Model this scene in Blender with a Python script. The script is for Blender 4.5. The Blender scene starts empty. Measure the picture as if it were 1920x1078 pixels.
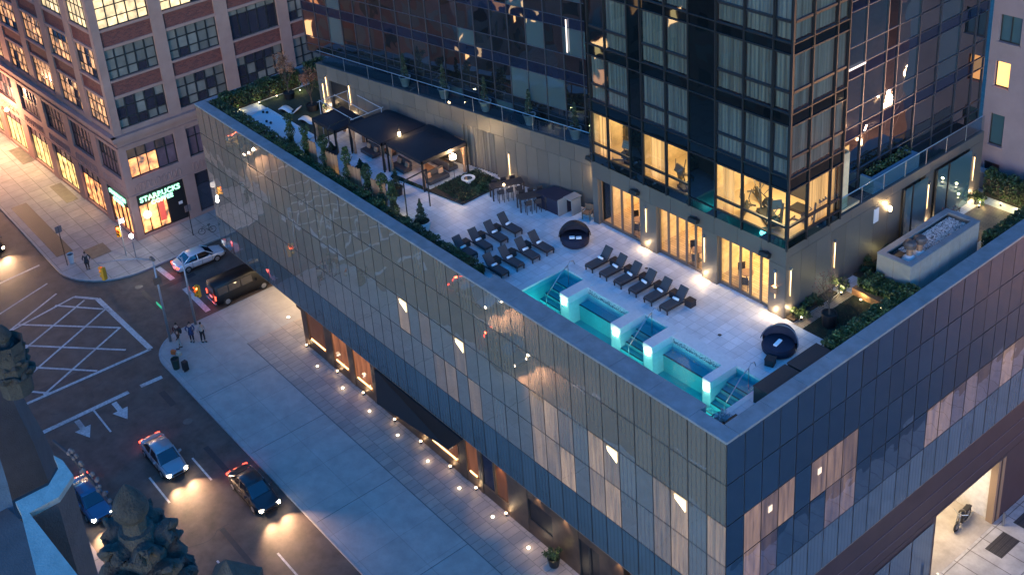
import bpy, bmesh, math, random
from mathutils import Vector, Matrix, Euler
R = math.radians
random.seed(7)
scn = bpy.context.scene
COL = scn.collection

# ------------------------------------------------------------------ camera
cam_d = bpy.data.cameras.new("camera"); cam = bpy.data.objects.new("camera", cam_d); COL.objects.link(cam)
rt = Vector((-0.5966292, -0.79690674, -0.09472724)); up = Vector((0.27577371, -0.31443946, 0.90833732)); fw = Vector((0.75364611, -0.51581728, -0.40736969))
cam.matrix_world = Matrix(((rt.x, up.x, -fw.x, -29.324), (rt.y, up.y, -fw.y, 34.7857), (rt.z, up.z, -fw.z, 56.8108), (0, 0, 0, 1)))
cam_d.sensor_width = 36; cam_d.lens = 41.866; cam_d.shift_x = 0.07962; cam_d.shift_y = -0.19261
cam_d.clip_start = 0.5; cam_d.clip_end = 3000
scn.camera = cam
# ------------------------------------------------------------------ world, sun, exposure
w = bpy.data.worlds.new("World"); scn.world = w; w.use_nodes = True
nt = w.node_tree; bg = nt.nodes["Background"]
sky = nt.nodes.new("ShaderNodeTexSky"); sky.sky_type = 'NISHITA'; sky.sun_disc = False
sky.sun_elevation = R(4.0); sky.sun_rotation = R(-36); sky.ozone_density = 6.0; sky.air_density = 1.0; sky.dust_density = 0.3
tnt = nt.nodes.new('ShaderNodeVectorMath'); tnt.operation = 'MULTIPLY'; tnt.inputs[1].default_value = (.90, 1.27, 1.14); nt.links.new(sky.outputs[0], tnt.inputs[0]); nt.links.new(tnt.outputs[0], bg.inputs[0]); bg.inputs[1].default_value = 0.15
sl = bpy.data.lights.new("sun", 'SUN'); sl.energy = 0.17; sl.angle = R(18); sl.color = (1.0, 0.70, 0.56)
so = bpy.data.objects.new("sun", sl); COL.objects.link(so); so.rotation_euler = Vector((.58, -.80, -.22)).to_track_quat('-Z', 'Y').to_euler()
scn.view_settings.view_transform = 'Standard'; scn.view_settings.look = 'None'
scn.view_settings.exposure = 2.85; scn.view_settings.gamma = 1.0
try:
    scn.cycles.use_denoising = True; scn.cycles.max_bounces = 7; scn.cycles.diffuse_bounces = 3; scn.cycles.glossy_bounces = 4
    scn.cycles.transparent_max_bounces = 12; scn.cycles.sample_clamp_indirect = 3.0; scn.cycles.caustics_reflective = False; scn.cycles.caustics_refractive = False
except Exception: pass

# ------------------------------------------------------------------ helpers
def tag(o, label=None, cat=None, group=None, kind=None):
    if label: o['label'] = label
    if cat: o['category'] = cat
    if group: o['group'] = group
    if kind: o['kind'] = kind
    return o
def thing(name, label, cat, loc=(0, 0, 0), rz=0, group=None, kind=None):
    o = bpy.data.objects.new(name, None); COL.objects.link(o); o.location = loc; o.rotation_euler = (0, 0, rz)
    o.empty_display_size = 0.2
    return tag(o, label, cat, group, kind)
def copy_tree(o, parent=None):
    c = o.copy(); COL.objects.link(c)
    if parent: c.parent = parent
    for ch in list(o.children): copy_tree(ch, c)
    return c
def put(o, loc, rz=None, label=None, group=None):
    o.location = loc
    if rz is not None: o.rotation_euler = (0, 0, rz)
    if label: o['label'] = label
    if group: o['group'] = group
    return o
LK = .42; EK = .40  # lamp strength against the long exposure
def light(name, kind, loc, power, color=(1, .72, .42), size=.1, rot=None, spot=None, parent=None, blend=.6, sx=None, sy=None):
    l = bpy.data.lights.new(name, kind); l.energy = power*LK; l.color = color
    if kind == 'AREA':
        l.size = size
        if sy: l.shape = 'RECTANGLE'; l.size = sx; l.size_y = sy
    else: l.shadow_soft_size = size
    if kind == 'SPOT': l.spot_size = spot or R(90); l.spot_blend = blend
    o = bpy.data.objects.new(name, l); COL.objects.link(o); o.location = loc
    if rot: o.rotation_euler = rot
    if parent: o.parent = parent
    return o
class MB:
    def __init__(s): s.v = []; s.f = []
    def add(s, vs, fs):
        n = len(s.v); s.v += [tuple(p) for p in vs]; s.f += [tuple(i + n for i in f) for f in fs]; return s
    def quad(s, a, b, c, d): return s.add([a, b, c, d], [(0, 1, 2, 3)])
    def box(s, x0, y0, z0, x1, y1, z1, M=None):
        x0, x1 = sorted((x0, x1)); y0, y1 = sorted((y0, y1)); z0, z1 = sorted((z0, z1))
        vs = [Vector(p) for p in ((x0,y0,z0),(x1,y0,z0),(x1,y1,z0),(x0,y1,z0),(x0,y0,z1),(x1,y0,z1),(x1,y1,z1),(x0,y1,z1))]
        if M is not None: vs = [M @ p for p in vs]
        return s.add(vs, [(0,3,2,1),(4,5,6,7),(0,1,5,4),(1,2,6,5),(2,3,7,6),(3,0,4,7)])
    def cbox(s, c, size, e=(0, 0, 0)):
        M = Matrix.Translation(c) @ Euler(e).to_matrix().to_4x4(); a, b, d = [q / 2 for q in size]
        return s.box(-a, -b, -d, a, b, d, M)
    def tube(s, pts, r, n=8, cap=True, r1=None):
        pts = [Vector(p) for p in pts]; rings = []; ref = None
        for i, p in enumerate(pts):
            d = (pts[min(i + 1, len(pts) - 1)] - pts[max(i - 1, 0)]).normalized()
            a = d.cross(Vector((0, 0, 1)))
            if a.length < .05: a = d.cross(Vector((1, 0, 0)))
            a.normalize(); b = d.cross(a)
            if ref and a.dot(ref) < 0: a, b = -a, -b
            ref = a
            rr = r if r1 is None else r + (r1 - r) * i / (len(pts) - 1)
            rings.append([p + a * rr * math.cos(2 * math.pi * k / n) + b * rr * math.sin(2 * math.pi * k / n) for k in range(n)])
        vs = [q for g in rings for q in g]; fs = []
        for i in range(len(rings) - 1):
            for k in range(n): fs.append((i*n+k, i*n+(k+1) % n, (i+1)*n+(k+1) % n, (i+1)*n+k))
        if cap: fs += [tuple(range(n))[::-1], tuple((len(rings)-1)*n+k for k in range(n))]
        return s.add(vs, fs)
    def lathe(s, prof, c=(0, 0, 0), n=20, cap=True, sx=1, sy=1):
        vs = []; fs = []; m = len(prof)
        for (r, z) in prof:
            for k in range(n): t = 2*math.pi*k/n; vs.append((c[0]+r*math.cos(t)*sx, c[1]+r*math.sin(t)*sy, c[2]+z))
        for i in range(m-1):
            for k in range(n): fs.append((i*n+k, i*n+(k+1) % n, (i+1)*n+(k+1) % n, (i+1)*n+k))
        if cap: fs += [tuple(range(n))[::-1], tuple((m-1)*n+k for k in range(n))]
        return s.add(vs, fs)
    def prism(s, poly, z0, z1):
        n = len(poly); vs = [(p[0], p[1], z0) for p in poly] + [(p[0], p[1], z1) for p in poly]
        return s.add(vs, [tuple(range(n))[::-1], tuple(range(n, 2*n))] + [(i, (i+1) % n, (i+1) % n+n, i+n) for i in range(n)])
    def leaf(s, p, sz, rnd=random):
        e = Euler((rnd.uniform(-1.3, 1.3), rnd.uniform(-1.3, 1.3), rnd.uniform(0, 6.3))).to_matrix(); w_ = sz*rnd.uniform(.6, 1.2); h = w_*rnd.uniform(.45, .8); p = Vector(p)
        return s.add([p + e @ Vector(q) for q in ((-w_, 0, 0), (0, -h, .1*w_), (w_, 0, 0), (0, h, -.1*w_))], [(0, 1, 2, 3)])
    def build(s, name, mat, parent=None, smooth=False, bevel=0, M=None):
        me = bpy.data.meshes.new(name); me.from_pydata([tuple(q) for q in s.v], [], s.f); me.materials.append(mat)
        if smooth: me.polygons.foreach_set('use_smooth', [True]*len(me.polygons))
        me.update()
        o = bpy.data.objects.new(name, me); COL.objects.link(o)
        if parent: o.parent = parent
        if M is not None: o.matrix_world = M
        if bevel:
            b = o.modifiers.new("bevel", 'BEVEL'); b.width = bevel; b.segments = 2; b.limit_method = 'ANGLE'
        return o
def solo(mb, name, mat, label, cat, group=None, loc=(0,0,0), rz=0, **k):
    o = mb.build(name, mat, **k); o.location = loc; o.rotation_euler = (0, 0, rz)
    return tag(o, label, cat, group)
def struct(mb, name, mat, **k):
    o = mb.build(name, mat, **k); o['kind'] = 'structure'; return o

# ------------------------------------------------------------------ materials
def newmat(name):
    m = bpy.data.materials.new(name); m.use_nodes = True; return m, m.node_tree, m.node_tree.nodes["Principled BSDF"]
def N(t, kind, **k):
    n = t.nodes.new(kind)
    for a, b in k.items():
        if a.startswith('i_'): n.inputs[int(a[2:])].default_value = b
        else: setattr(n, a, b)
    return n
def coords(t, scale=None, gen='Object'):
    tc = N(t, "ShaderNodeTexCoord"); mp = N(t, "ShaderNodeMapping"); t.links.new(tc.outputs[gen], mp.inputs[0])
    if scale: mp.inputs['Scale'].default_value = scale
    return mp.outputs[0]
def mat(name, c, rough=.7, metal=0, var=.0, vs=3.0, bump=0, bs=20, spec=.5, scale=None, stain=0, stain_c=None, isl=0):
    m, t, b = newmat(name)
    b.inputs['Base Color'].default_value = (*c, 1); b.inputs['Roughness'].default_value = rough; b.inputs['Metallic'].default_value = metal
    b.inputs['Specular IOR Level'].default_value = spec
    if not (var or bump or stain or isl): return m
    co = coords(t, scale); src = None
    if var:
        n = N(t, "ShaderNodeTexNoise"); n.inputs['Scale'].default_value = vs; n.inputs['Detail'].default_value = 6; n.inputs['Roughness'].default_value = .65; t.links.new(co, n.inputs[0])
        rmp = N(t, "ShaderNodeMapRange"); rmp.inputs['From Min'].default_value = .3; rmp.inputs['From Max'].default_value = .7; rmp.inputs['To Min'].default_value = 1-var; rmp.inputs['To Max'].default_value = 1+var
        t.links.new(n.outputs[0], rmp.inputs[0]); mx = N(t, "ShaderNodeVectorMath", operation='SCALE'); mx.inputs[0].default_value = c; t.links.new(rmp.outputs[0], mx.inputs['Scale']); src = mx.outputs[0]
    if isl:
        g = N(t, "ShaderNodeNewGeometry"); r2 = N(t, "ShaderNodeMapRange"); r2.inputs['To Min'].default_value = 1-isl; r2.inputs['To Max'].default_value = 1+isl
        t.links.new(g.outputs['Random Per Island'], r2.inputs[0]); m2 = N(t, "ShaderNodeVectorMath", operation='SCALE')
        if src: t.links.new(src, m2.inputs[0])
        else: m2.inputs[0].default_value = c
        t.links.new(r2.outputs[0], m2.inputs['Scale']); src = m2.outputs[0]
    if stain:
        n = N(t, "ShaderNodeTexNoise"); n.inputs['Scale'].default_value = .35; n.inputs['Detail'].default_value = 8; n.inputs['Roughness'].default_value = .7; t.links.new(co, n.inputs[0])
        cr = N(t, "ShaderNodeValToRGB"); cr.color_ramp.elements[0].position = .5; cr.color_ramp.elements[1].position = .72; cr.color_ramp.elements[1].color = (stain,)*3+(1,); t.links.new(n.outputs[0], cr.inputs[0])
        mi = N(t, "ShaderNodeMix", data_type='RGBA'); t.links.new(cr.outputs[0], mi.inputs[0]); mi.inputs[7].default_value = (*(stain_c or [q*.5 for q in c]), 1)
        if src: t.links.new(src, mi.inputs[6])
        else: mi.inputs[6].default_value = (*c, 1)
        src = mi.outputs[2]
    if src: t.links.new(src, b.inputs['Base Color'])
    if bump:
        n = N(t, "ShaderNodeTexNoise"); n.inputs['Scale'].default_value = bs; n.inputs['Detail'].default_value = 5; t.links.new(co, n.inputs[0])
        bp = N(t, "ShaderNodeBump"); bp.inputs['Strength'].default_value = bump; bp.inputs['Distance'].default_value = .02; t.links.new(n.outputs[0], bp.inputs['Height']); t.links.new(bp.outputs[0], b.inputs['Normal'])
    return m
def emis(name, c, s, base=(.1, .1, .1)):
    m, t, b = newmat(name); b.inputs['Base Color'].default_value = (*base, 1); b.inputs['Emission Color'].default_value = (*c, 1); b.inputs['Emission Strength'].default_value = s*EK; return m
def tiles(name, c1, c2, mortar, bw, bh, off=.5, ms=.02, rough=.6, rot=0, bump=.15, var=.12):
    m, t, b = newmat(name); b.inputs['Roughness'].default_value = rough
    co = coords(t); mp = N(t, "ShaderNodeMapping"); mp.inputs['Rotation'].default_value = (0, 0, rot); t.links.new(co, mp.inputs[0])
    br = N(t, "ShaderNodeTexBrick"); br.offset = off; br.inputs['Scale'].default_value = 1; br.inputs['Brick Width'].default_value = bw; br.inputs['Row Height'].default_value = bh
    br.inputs['Mortar Size'].default_value = ms; br.inputs['Mortar Smooth'].default_value = .1; br.inputs['Color1'].default_value = (*c1, 1); br.inputs['Color2'].default_value = (*c2, 1); br.inputs['Mortar'].default_value = (*mortar, 1)
    t.links.new(mp.outputs[0], br.inputs[0])
    n = N(t, "ShaderNodeTexNoise"); n.inputs['Scale'].default_value = .8; n.inputs['Detail'].default_value = 8; n.inputs['Roughness'].default_value = .7; t.links.new(co, n.inputs[0])
    rmp = N(t, "ShaderNodeMapRange"); rmp.inputs['From Min'].default_value = .3; rmp.inputs['From Max'].default_value = .7; rmp.inputs['To Min'].default_value = 1-var; rmp.inputs['To Max'].default_value = 1+var; t.links.new(n.outputs[0], rmp.inputs[0])
    mx = N(t, "ShaderNodeVectorMath", operation='SCALE'); t.links.new(br.outputs[0], mx.inputs[0]); t.links.new(rmp.outputs[0], mx.inputs['Scale']); t.links.new(mx.outputs[0], b.inputs['Base Color'])
    bp = N(t, "ShaderNodeBump"); bp.inputs['Strength'].default_value = bump; bp.inputs['Distance'].default_value = .01; bp.invert = True; t.links.new(br.outputs['Fac'], bp.inputs['Height']); t.links.new(bp.outputs[0], b.inputs['Normal'])
    return m
def schlick(t):
    lw = N(t, "ShaderNodeLayerWeight"); lw.inputs[0].default_value = .5; pw = N(t, "ShaderNodeMath", operation='POWER'); pw.inputs[1].default_value = 5; t.links.new(lw.outputs['Facing'], pw.inputs[0])
    a = N(t, "ShaderNodeMath", operation='MULTIPLY_ADD'); a.inputs[1].default_value = .9; a.inputs[2].default_value = .03; t.links.new(pw.outputs[0], a.inputs[0]); return a
def mixglass(name, tint=(.8, .9, .9), base=.12, rough=.02, gcol=(.9, .95, 1), bump=0, bs=.6):
    """clear pane: see-through with a mirror layer"""
    m, t, b = newmat(name); t.nodes.remove(b); out = t.nodes['Material Output']
    tr = N(t, "ShaderNodeBsdfTransparent"); tr.inputs[0].default_value = (*tint, 1); gl = N(t, "ShaderNodeBsdfGlossy"); gl.inputs[0].default_value = (*gcol, 1); gl.inputs['Roughness'].default_value = rough
    fr = schlick(t); ad = N(t, "ShaderNodeMath", operation='ADD', use_clamp=True); ad.inputs[1].default_value = base; t.links.new(fr.outputs[0], ad.inputs[0])
    mx = N(t, "ShaderNodeMixShader"); t.links.new(ad.outputs[0], mx.inputs[0]); t.links.new(tr.outputs[0], mx.inputs[1]); t.links.new(gl.outputs[0], mx.inputs[2]); t.links.new(mx.outputs[0], out.inputs[0])
    if bump:
        n = N(t, "ShaderNodeTexNoise"); n.inputs['Scale'].default_value = bs; n.inputs['Detail'].default_value = 1; t.links.new(coords(t), n.inputs[0])
        bp = N(t, "ShaderNodeBump"); bp.inputs['Strength'].default_value = bump; bp.inputs['Distance'].default_value = .1; t.links.new(n.outputs[0], bp.inputs['Height']); t.links.new(bp.outputs[0], gl.inputs['Normal'])
    return m
def facade_glass(name, dif, fac=.4, stripes=0, axis=0, bump=.25, bs=.5, gcol=(.85, .88, .92), emit=None, est=0, isl=.25, rough=.02):
    """fritted facade panel: body colour with fine vertical ribs under a wavy mirror layer, each panel slightly different"""
    m, t, b = newmat(name); out = t.nodes['Material Output']; t.nodes.remove(b)
    df = N(t, "ShaderNodeBsdfDiffuse"); gl = N(t, "ShaderNodeBsdfGlossy"); gl.inputs[0].default_value = (*gcol, 1); gl.inputs['Roughness'].default_value = rough
    co = coords(t); g = N(t, "ShaderNodeNewGeometry")
    r2 = N(t, "ShaderNodeMapRange"); r2.inputs['To Min'].default_value = 1-isl; r2.inputs['To Max'].default_value = 1+isl; t.links.new(g.outputs['Random Per Island'], r2.inputs[0])
    val = r2.outputs[0]
    if stripes:
        sx = N(t, "ShaderNodeSeparateXYZ"); t.links.new(co, sx.inputs[0]); mu = N(t, "ShaderNodeMath", operation='MULTIPLY'); mu.inputs[1].default_value = stripes*6.28318; t.links.new(sx.outputs[axis], mu.inputs[0])
        sn = N(t, "ShaderNodeMath", operation='SINE'); t.links.new(mu.outputs[0], sn.inputs[0]); r3 = N(t, "ShaderNodeMapRange"); r3.inputs['From Min'].default_value = .2; r3.inputs['To Min'].default_value = 1.07; r3.inputs['To Max'].default_value = .88; t.links.new(sn.outputs[0], r3.inputs[0])
        m3 = N(t, "ShaderNodeMath", operation='MULTIPLY'); t.links.new(val, m3.inputs[0]); t.links.new(r3.outputs[0], m3.inputs[1]); val = m3.outputs[0]
    mx = N(t, "ShaderNodeVectorMath", operation='SCALE'); mx.inputs[0].default_value = dif; t.links.new(val, mx.inputs['Scale']); t.links.new(mx.outputs[0], df.inputs[0])
    # each pane bows differently: noise offset by island id
    ofs = N(t, "ShaderNodeVectorMath", operation='SCALE'); ofs.inputs[0].default_value = (37, 19, 53); t.links.new(g.outputs['Random Per Island'], ofs.inputs['Scale'])
    av = N(t, "ShaderNodeVectorMath", operation='ADD'); t.links.new(co, av.inputs[0]); t.links.new(ofs.outputs[0], av.inputs[1])
    n = N(t, "ShaderNodeTexNoise"); n.inputs['Scale'].default_value = bs; n.inputs['Detail'].default_value = 1.0; t.links.new(av.outputs[0], n.inputs[0])
    bp = N(t, "ShaderNodeBump"); bp.inputs['Strength'].default_value = bump; bp.inputs['Distance'].default_value = .1; t.links.new(n.outputs[0], bp.inputs['Height']); t.links.new(bp.outputs[0], gl.inputs['Normal'])
    lw = schlick(t); ad = N(t, "ShaderNodeMath", operation='ADD', use_clamp=True); ad.inputs[1].default_value = fac; t.links.new(lw.outputs[0], ad.inputs[0])
    body = df.outputs[0]
    if emit:
        em = N(t, "ShaderNodeEmission"); em.inputs['Strength'].default_value = est*EK
        nn = N(t, "ShaderNodeTexNoise"); nn.inputs['Scale'].default_value = 1.1; nn.inputs['Detail'].default_value = 3; mp = N(t, "ShaderNodeMapping"); mp.inputs['Scale'].default_value = (3.5, 3.5, .35) ; t.links.new(av.outputs[0], mp.inputs[0]); t.links.new(mp.outputs[0], nn.inputs[0])
        rr = N(t, "ShaderNodeMapRange"); rr.inputs['From Min'].default_value = .35; rr.inputs['From Max'].default_value = .68; rr.inputs['To Min'].default_value = .45; rr.inputs['To Max'].default_value = 1.25; t.links.new(nn.outputs[0], rr.inputs[0])
        sc = N(t, "ShaderNodeVectorMath", operation='SCALE'); sc.inputs[0].default_value = emit; t.links.new(rr.outputs[0], sc.inputs['Scale']); oi_ = N(t, 'ShaderNodeObjectInfo'); r5 = N(t, 'ShaderNodeMapRange'); r5.inputs['To Min'].default_value = .25; r5.inputs['To Max'].default_value = 1.7; t.links.new(oi_.outputs['Random'], r5.inputs[0]); s2 = N(t, "ShaderNodeVectorMath", operation='SCALE'); t.links.new(sc.outputs[0], s2.inputs[0]); t.links.new(r5.outputs[0], s2.inputs['Scale']); t.links.new(s2.outputs[0], em.inputs[0])
        ads = N(t, "ShaderNodeAddShader"); t.links.new(df.outputs[0], ads.inputs[0]); t.links.new(em.outputs[0], ads.inputs[1]); body = ads.outputs[0]
    ms = N(t, "ShaderNodeMixShader"); t.links.new(ad.outputs[0], ms.inputs[0]); t.links.new(body, ms.inputs[1]); t.links.new(gl.outputs[0], ms.inputs[2]); t.links.new(ms.outputs[0], out.inputs[0])
    return m
def leafmat(name, c, isl=.55, tr=.25):
    m, t, b = newmat(name); b.inputs['Roughness'].default_value = .6
    g = N(t, "ShaderNodeNewGeometry"); r2 = N(t, "ShaderNodeMapRange"); r2.inputs['To Min'].default_value = 1-isl; r2.inputs['To Max'].default_value = 1+isl; t.links.new(g.outputs['Random Per Island'], r2.inputs[0])
    n = N(t, "ShaderNodeTexNoise"); n.inputs['Scale'].default_value = 1.6; n.inputs['Detail'].default_value = 3; t.links.new(coords(t), n.inputs[0]); r3 = N(t, "ShaderNodeMapRange"); r3.inputs['From Min'].default_value = .35; r3.inputs['From Max'].default_value = .65; r3.inputs['To Min'].default_value = .6; r3.inputs['To Max'].default_value = 1.4; t.links.new(n.outputs[0], r3.inputs[0])
    mu = N(t, "ShaderNodeMath", operation='MULTIPLY'); t.links.new(r2.outputs[0], mu.inputs[0]); t.links.new(r3.outputs[0], mu.inputs[1])
    s = N(t, "ShaderNodeVectorMath", operation='SCALE'); s.inputs[0].default_value = c; t.links.new(mu.outputs[0], s.inputs['Scale']); t.links.new(s.outputs[0], b.inputs['Base Color'])
    return m
def curtain_mat(name, c, k=9, emit=None, es=0):
    m, t, b = newmat(name); b.inputs['Roughness'].default_value = .9; co = coords(t)
    mp = N(t, "ShaderNodeMapping"); mp.inputs['Scale'].default_value = (k, k, .12); t.links.new(co, mp.inputs[0]); n = N(t, "ShaderNodeTexNoise"); n.inputs['Scale'].default_value = 1; n.inputs['Detail'].default_value = 3; t.links.new(mp.outputs[0], n.inputs[0])
    r = N(t, "ShaderNodeMapRange"); r.inputs['From Min'].default_value = .35; r.inputs['From Max'].default_value = .65; r.inputs['To Min'].default_value = .55; r.inputs['To Max'].default_value = 1.25; t.links.new(n.outputs[0], r.inputs[0])
    s = N(t, "ShaderNodeVectorMath", operation='SCALE'); s.inputs[0].default_value = c; t.links.new(r.outputs[0], s.inputs['Scale']); t.links.new(s.outputs[0], b.inputs['Base Color'])
    if emit:
        s2 = N(t, "ShaderNodeVectorMath", operation='SCALE'); s2.inputs[0].default_value = emit; t.links.new(r.outputs[0], s2.inputs['Scale']); t.links.new(s2.outputs[0], b.inputs['Emission Color']); b.inputs['Emission Strength'].default_value = es*EK
    bp = N(t, "ShaderNodeBump"); bp.inputs['Strength'].default_value = .6; bp.inputs['Distance'].default_value = .05; t.links.new(n.outputs[0], bp.inputs['Height']); t.links.new(bp.outputs[0], b.inputs['Normal'])
    return m

asphalt = mat('asphalt', (.085, .06, .048), .7, var=.45, vs=.8, bump=.4, bs=35, stain=.55, stain_c=(.11, .09, .08))
paint = mat('road_paint', (.5, .48, .46), .6, var=.35, vs=5, stain=.8, stain_c=(.12, .11, .1))
paint_old = mat('worn_paint', (.45, .45, .46), .7, var=.35, vs=4, stain=.6, stain_c=(.15, .15, .15))
concrete = mat('concrete', (.3, .31, .33), .8, var=.16, vs=.7, bump=.15, bs=30, stain=.5, stain_c=(.24, .25, .27))
kerbm = mat('kerb_stone', (.33, .32, .31), .8, var=.15)
paver = tiles('plaza_paver', (.42, .33, .28), (.31, .255, .23), (.2, .165, .15), .6, 1.15, .5, .022, .6, rot=0, var=.15)
slab = tiles('pavement_slab', (.37, .33, .30), (.40, .35, .32), (.29, .26, .24), 3.05, 3.05, 0, .02, .75, var=.16)
slab2 = tiles('sidewalk_slab', (.33, .3, .28), (.28, .26, .25), (.14, .13, .12), 1.5, 1.5, 0, .03, .75, var=.2)
decktile = tiles('deck_tile', (.66, .66, .68), (.54, .54, .56), (.38, .38, .39), .61, .61, 0, .012, .5, var=.17, bump=.1)
coping = mat('coping_stone', (.18, .2, .22), .6, var=.22, vs=1.2, stain=.5, stain_c=(.16, .18, .2))
whitestone = mat('pool_stone', (.62, .62, .62), .5, var=.08, vs=4)
wallpanel_unused = mat('wall_panel', (.30, .29, .28), .5, var=.1, vs=.8, isl=.08)
jointm = mat('joint', (.14, .135, .13), .9)
darkmetal = mat('dark_metal', (.035, .037, .042), .45, .3, var=.1)
blackm = mat('black', (.01, .01, .012), .5)
bronze = mat('bronze_cladding', (.09, .058, .042), .45, .35, var=.3, vs=1.2, isl=.15)
purpleclad = mat('dark_cladding', (.06, .042, .05), .5, .2, var=.15, vs=.6)
frame = mat('window_frame_dark', (.02, .022, .025), .5)
doorframe = mat('door_frame', (.15, .12, .10), .4, .3)
steel = mat('stainless', (.35, .38, .42), .35, .9)
whitep = mat('white_paint', (.6, .6, .6), .5)
wicker = mat('dark_wicker', (.035, .024, .024), .7, bump=.8, bs=60)
cushion = mat('charcoal_cushion', (.055, .05, .055), .85, var=.1, bump=.2, bs=40)
towelm = mat('white_towel', (.85, .86, .88), .9, bump=.5, bs=50)
navy = mat('navy_fabric', (.012, .012, .03), .8, var=.15)
greyfab = mat('grey_fabric', (.12, .13, .16), .9, var=.12)
tentm = mat('tent_fabric', (.007, .006, .012), .85, var=.1, bump=.3, bs=3)
canvasm = mat('cabana_curtain', (.3, .17, .1), .9, var=.2, scale=(1, 1, .1), vs=8)
woodm = mat('wood', (.24, .13, .075), .6, var=.35, vs=3, scale=(1, 12, 12))
deckwood = tiles('wood_deck', (.3, .21, .16), (.24, .17, .13), (.05, .04, .03), 3.0, .14, .5, .012, .6, rot=0, var=.25)
soilm = mat('soil', (.025, .02, .015), .95, var=.4, vs=8, bump=.6, bs=20)
gravel = mat('white_gravel', (.62, .63, .66), .85, var=.15, vs=25, bump=.8, bs=60)
leafd = leafmat('leaf_dark', (.018, .042, .014)); leafm = leafmat('leaf_mid', (.034, .062, .016)); leaft = leafmat('leaf_conifer', (.014, .034, .018)); leafa = leafmat('leaf_autumn', (.24, .1, .05)); leafr = leafmat('leaf_red', (.12, .05, .045))
barkm = mat('bark', (.06, .04, .03), .9, var=.3, vs=6)
warm = emis('warm_lamp', (1, .68, .36), 10); warm_soft = emis('warm_glow', (1, .62, .3), 3.0); warm_strip = emis('warm_strip', (1, .5, .17), 3.2); white_l = emis('white_lamp', (1, .93, .8), 9)
clear = mixglass('clear_glass', (.86, .92, .9), .1)
tintg = mixglass('tower_glass', (.78, .88, .88), .17, gcol=(.8, .9, 1), bump=.12, bs=.5)
doorg = mixglass('door_glass', (.95, .93, .88), .05)
rail_g = mixglass('rail_glass', (.5, .68, .75), .08)
# ================================================================== GROUND, ROADS, PAVEMENTS
ZD = 16.44; H = 17.64; LOW = -5.5
g = MB()
g.quad((-150, -1, 0), (500, -1, 0), (500, 500, 0), (-150, 500, 0)); g.quad((.3, -400, 0), (500, -400, 0), (500, -1, 0), (.3, -1, 0))
struct(g, 'road', asphalt)
g = MB(); g.quad((-150, -400, LOW), (-9, -400, LOW), (-9, -1, LOW), (-150, -1, LOW)); struct(g, 'side_road', asphalt)
g = MB(); g.quad((-9, -400, LOW+.05), (.3, -400, LOW+.0), (.3, -1, LOW+.0), (-9, -1, LOW+.05)); struct(g, 'yard_ground', tiles('yard_slab', (.42, .39, .36), (.36, .34, .32), (.14, .12, .11), 3.2, 1.5, 0, .03, .7, rot=0, var=.3))
g = MB(); g.box(-150, -1.0, LOW, .25, -.7, -.01); struct(g, 'retaining_wall_of_yard', concrete)
# corner pavement in front of the glass building (0.14 m kerb)
def arc(cx, cy, r, a0, a1, n=10): return [(cx+r*math.cos(R(a0+(a1-a0)*i/n)), cy+r*math.sin(R(a0+(a1-a0)*i/n))) for i in range(n+1)]
KZ = .14
edge = [(-60, 9.6)] + arc(49.2, 6.15, 3.45, 90, 0, 12)[0:] + [(52.66, 4.7), (52.66, -60)]
ins = lambda d: [(-60, 9.6-d)] + arc(49.2, 6.15, 3.45-d, 90, 0, 12) + [(52.66-d, 4.7), (52.66-d, -60)]
# pavement slabs: wide band, then paver band near the wall
band = [(x, y) for x, y in ins(.18)]
g = MB(); pl = band + [(46.8, -60), (46.8, 3.2), (-60, 3.2)]
g.prism(pl, 0.0, KZ); struct(g, 'pavement', slab)
g = MB(); g.box(-60, -.9, 0, 46.8, 3.2, KZ); g.box(43.2, -60, 0, 46.8, -.9, KZ); struct(g, 'plaza_pavement', paver)
g = MB(); o_, i_ = edge, ins(.18)
for k in range(len(o_)-1):
    a, b, c, d = o_[k], o_[k+1], i_[k+1], i_[k]
    g.add([(a[0],a[1],0),(b[0],b[1],0),(b[0],b[1],KZ+.01),(a[0],a[1],KZ+.01),(d[0],d[1],KZ+.01),(c[0],c[1],KZ+.01)], [(0,1,2,3),(3,2,5,4)])
struct(g, 'kerb', kerbm)
# large cast panels: dark joints on the pavement
g = MB()
for x in (43.0, 34.9, 26.0, 17.9, 9.8): g.box(x-.02, 3.2, KZ, x+.02, 9.4, KZ+.006)
g.box(-60, 3.17, KZ, 46.8, 3.24, KZ+.007)
struct(g, 'pavement_joint', jointm)
# far corner pavement (around the brick building)
RF = 6.2
edge = [(160, 10.75)] + [(70.0, 10.75)] + arc(69.7, 4.6, 6.15, 90, 180, 12) + [(63.55, 3.4), (63.55, -80)]
ins2 = [(160, 10.55), (70.0, 10.55)] + arc(69.7, 4.6, 5.95, 90, 180, 12) + [(63.75, 3.4), (63.75, -80)]
g = MB(); g.prism(ins2 + [(160, -80)], 0, KZ); struct(g, 'sidewalk', slab2)
g = MB()
for k in range(len(edge)-1):
    a, b, c, d = edge[k], edge[k+1], ins2[k+1], ins2[k]
    g.add([(a[0],a[1],0),(b[0],b[1],0),(b[0],b[1],KZ+.01),(a[0],a[1],KZ+.01),(d[0],d[1],KZ+.01),(c[0],c[1],KZ+.01)], [(3,2,1,0),(4,5,2,3)])
struct(g, 'sidewalk_kerb', kerbm)
g = MB(); g.box(-60, 21.6, 0, 160, 60, KZ); struct(g, 'opposite_sidewalk', slab2)
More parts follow.
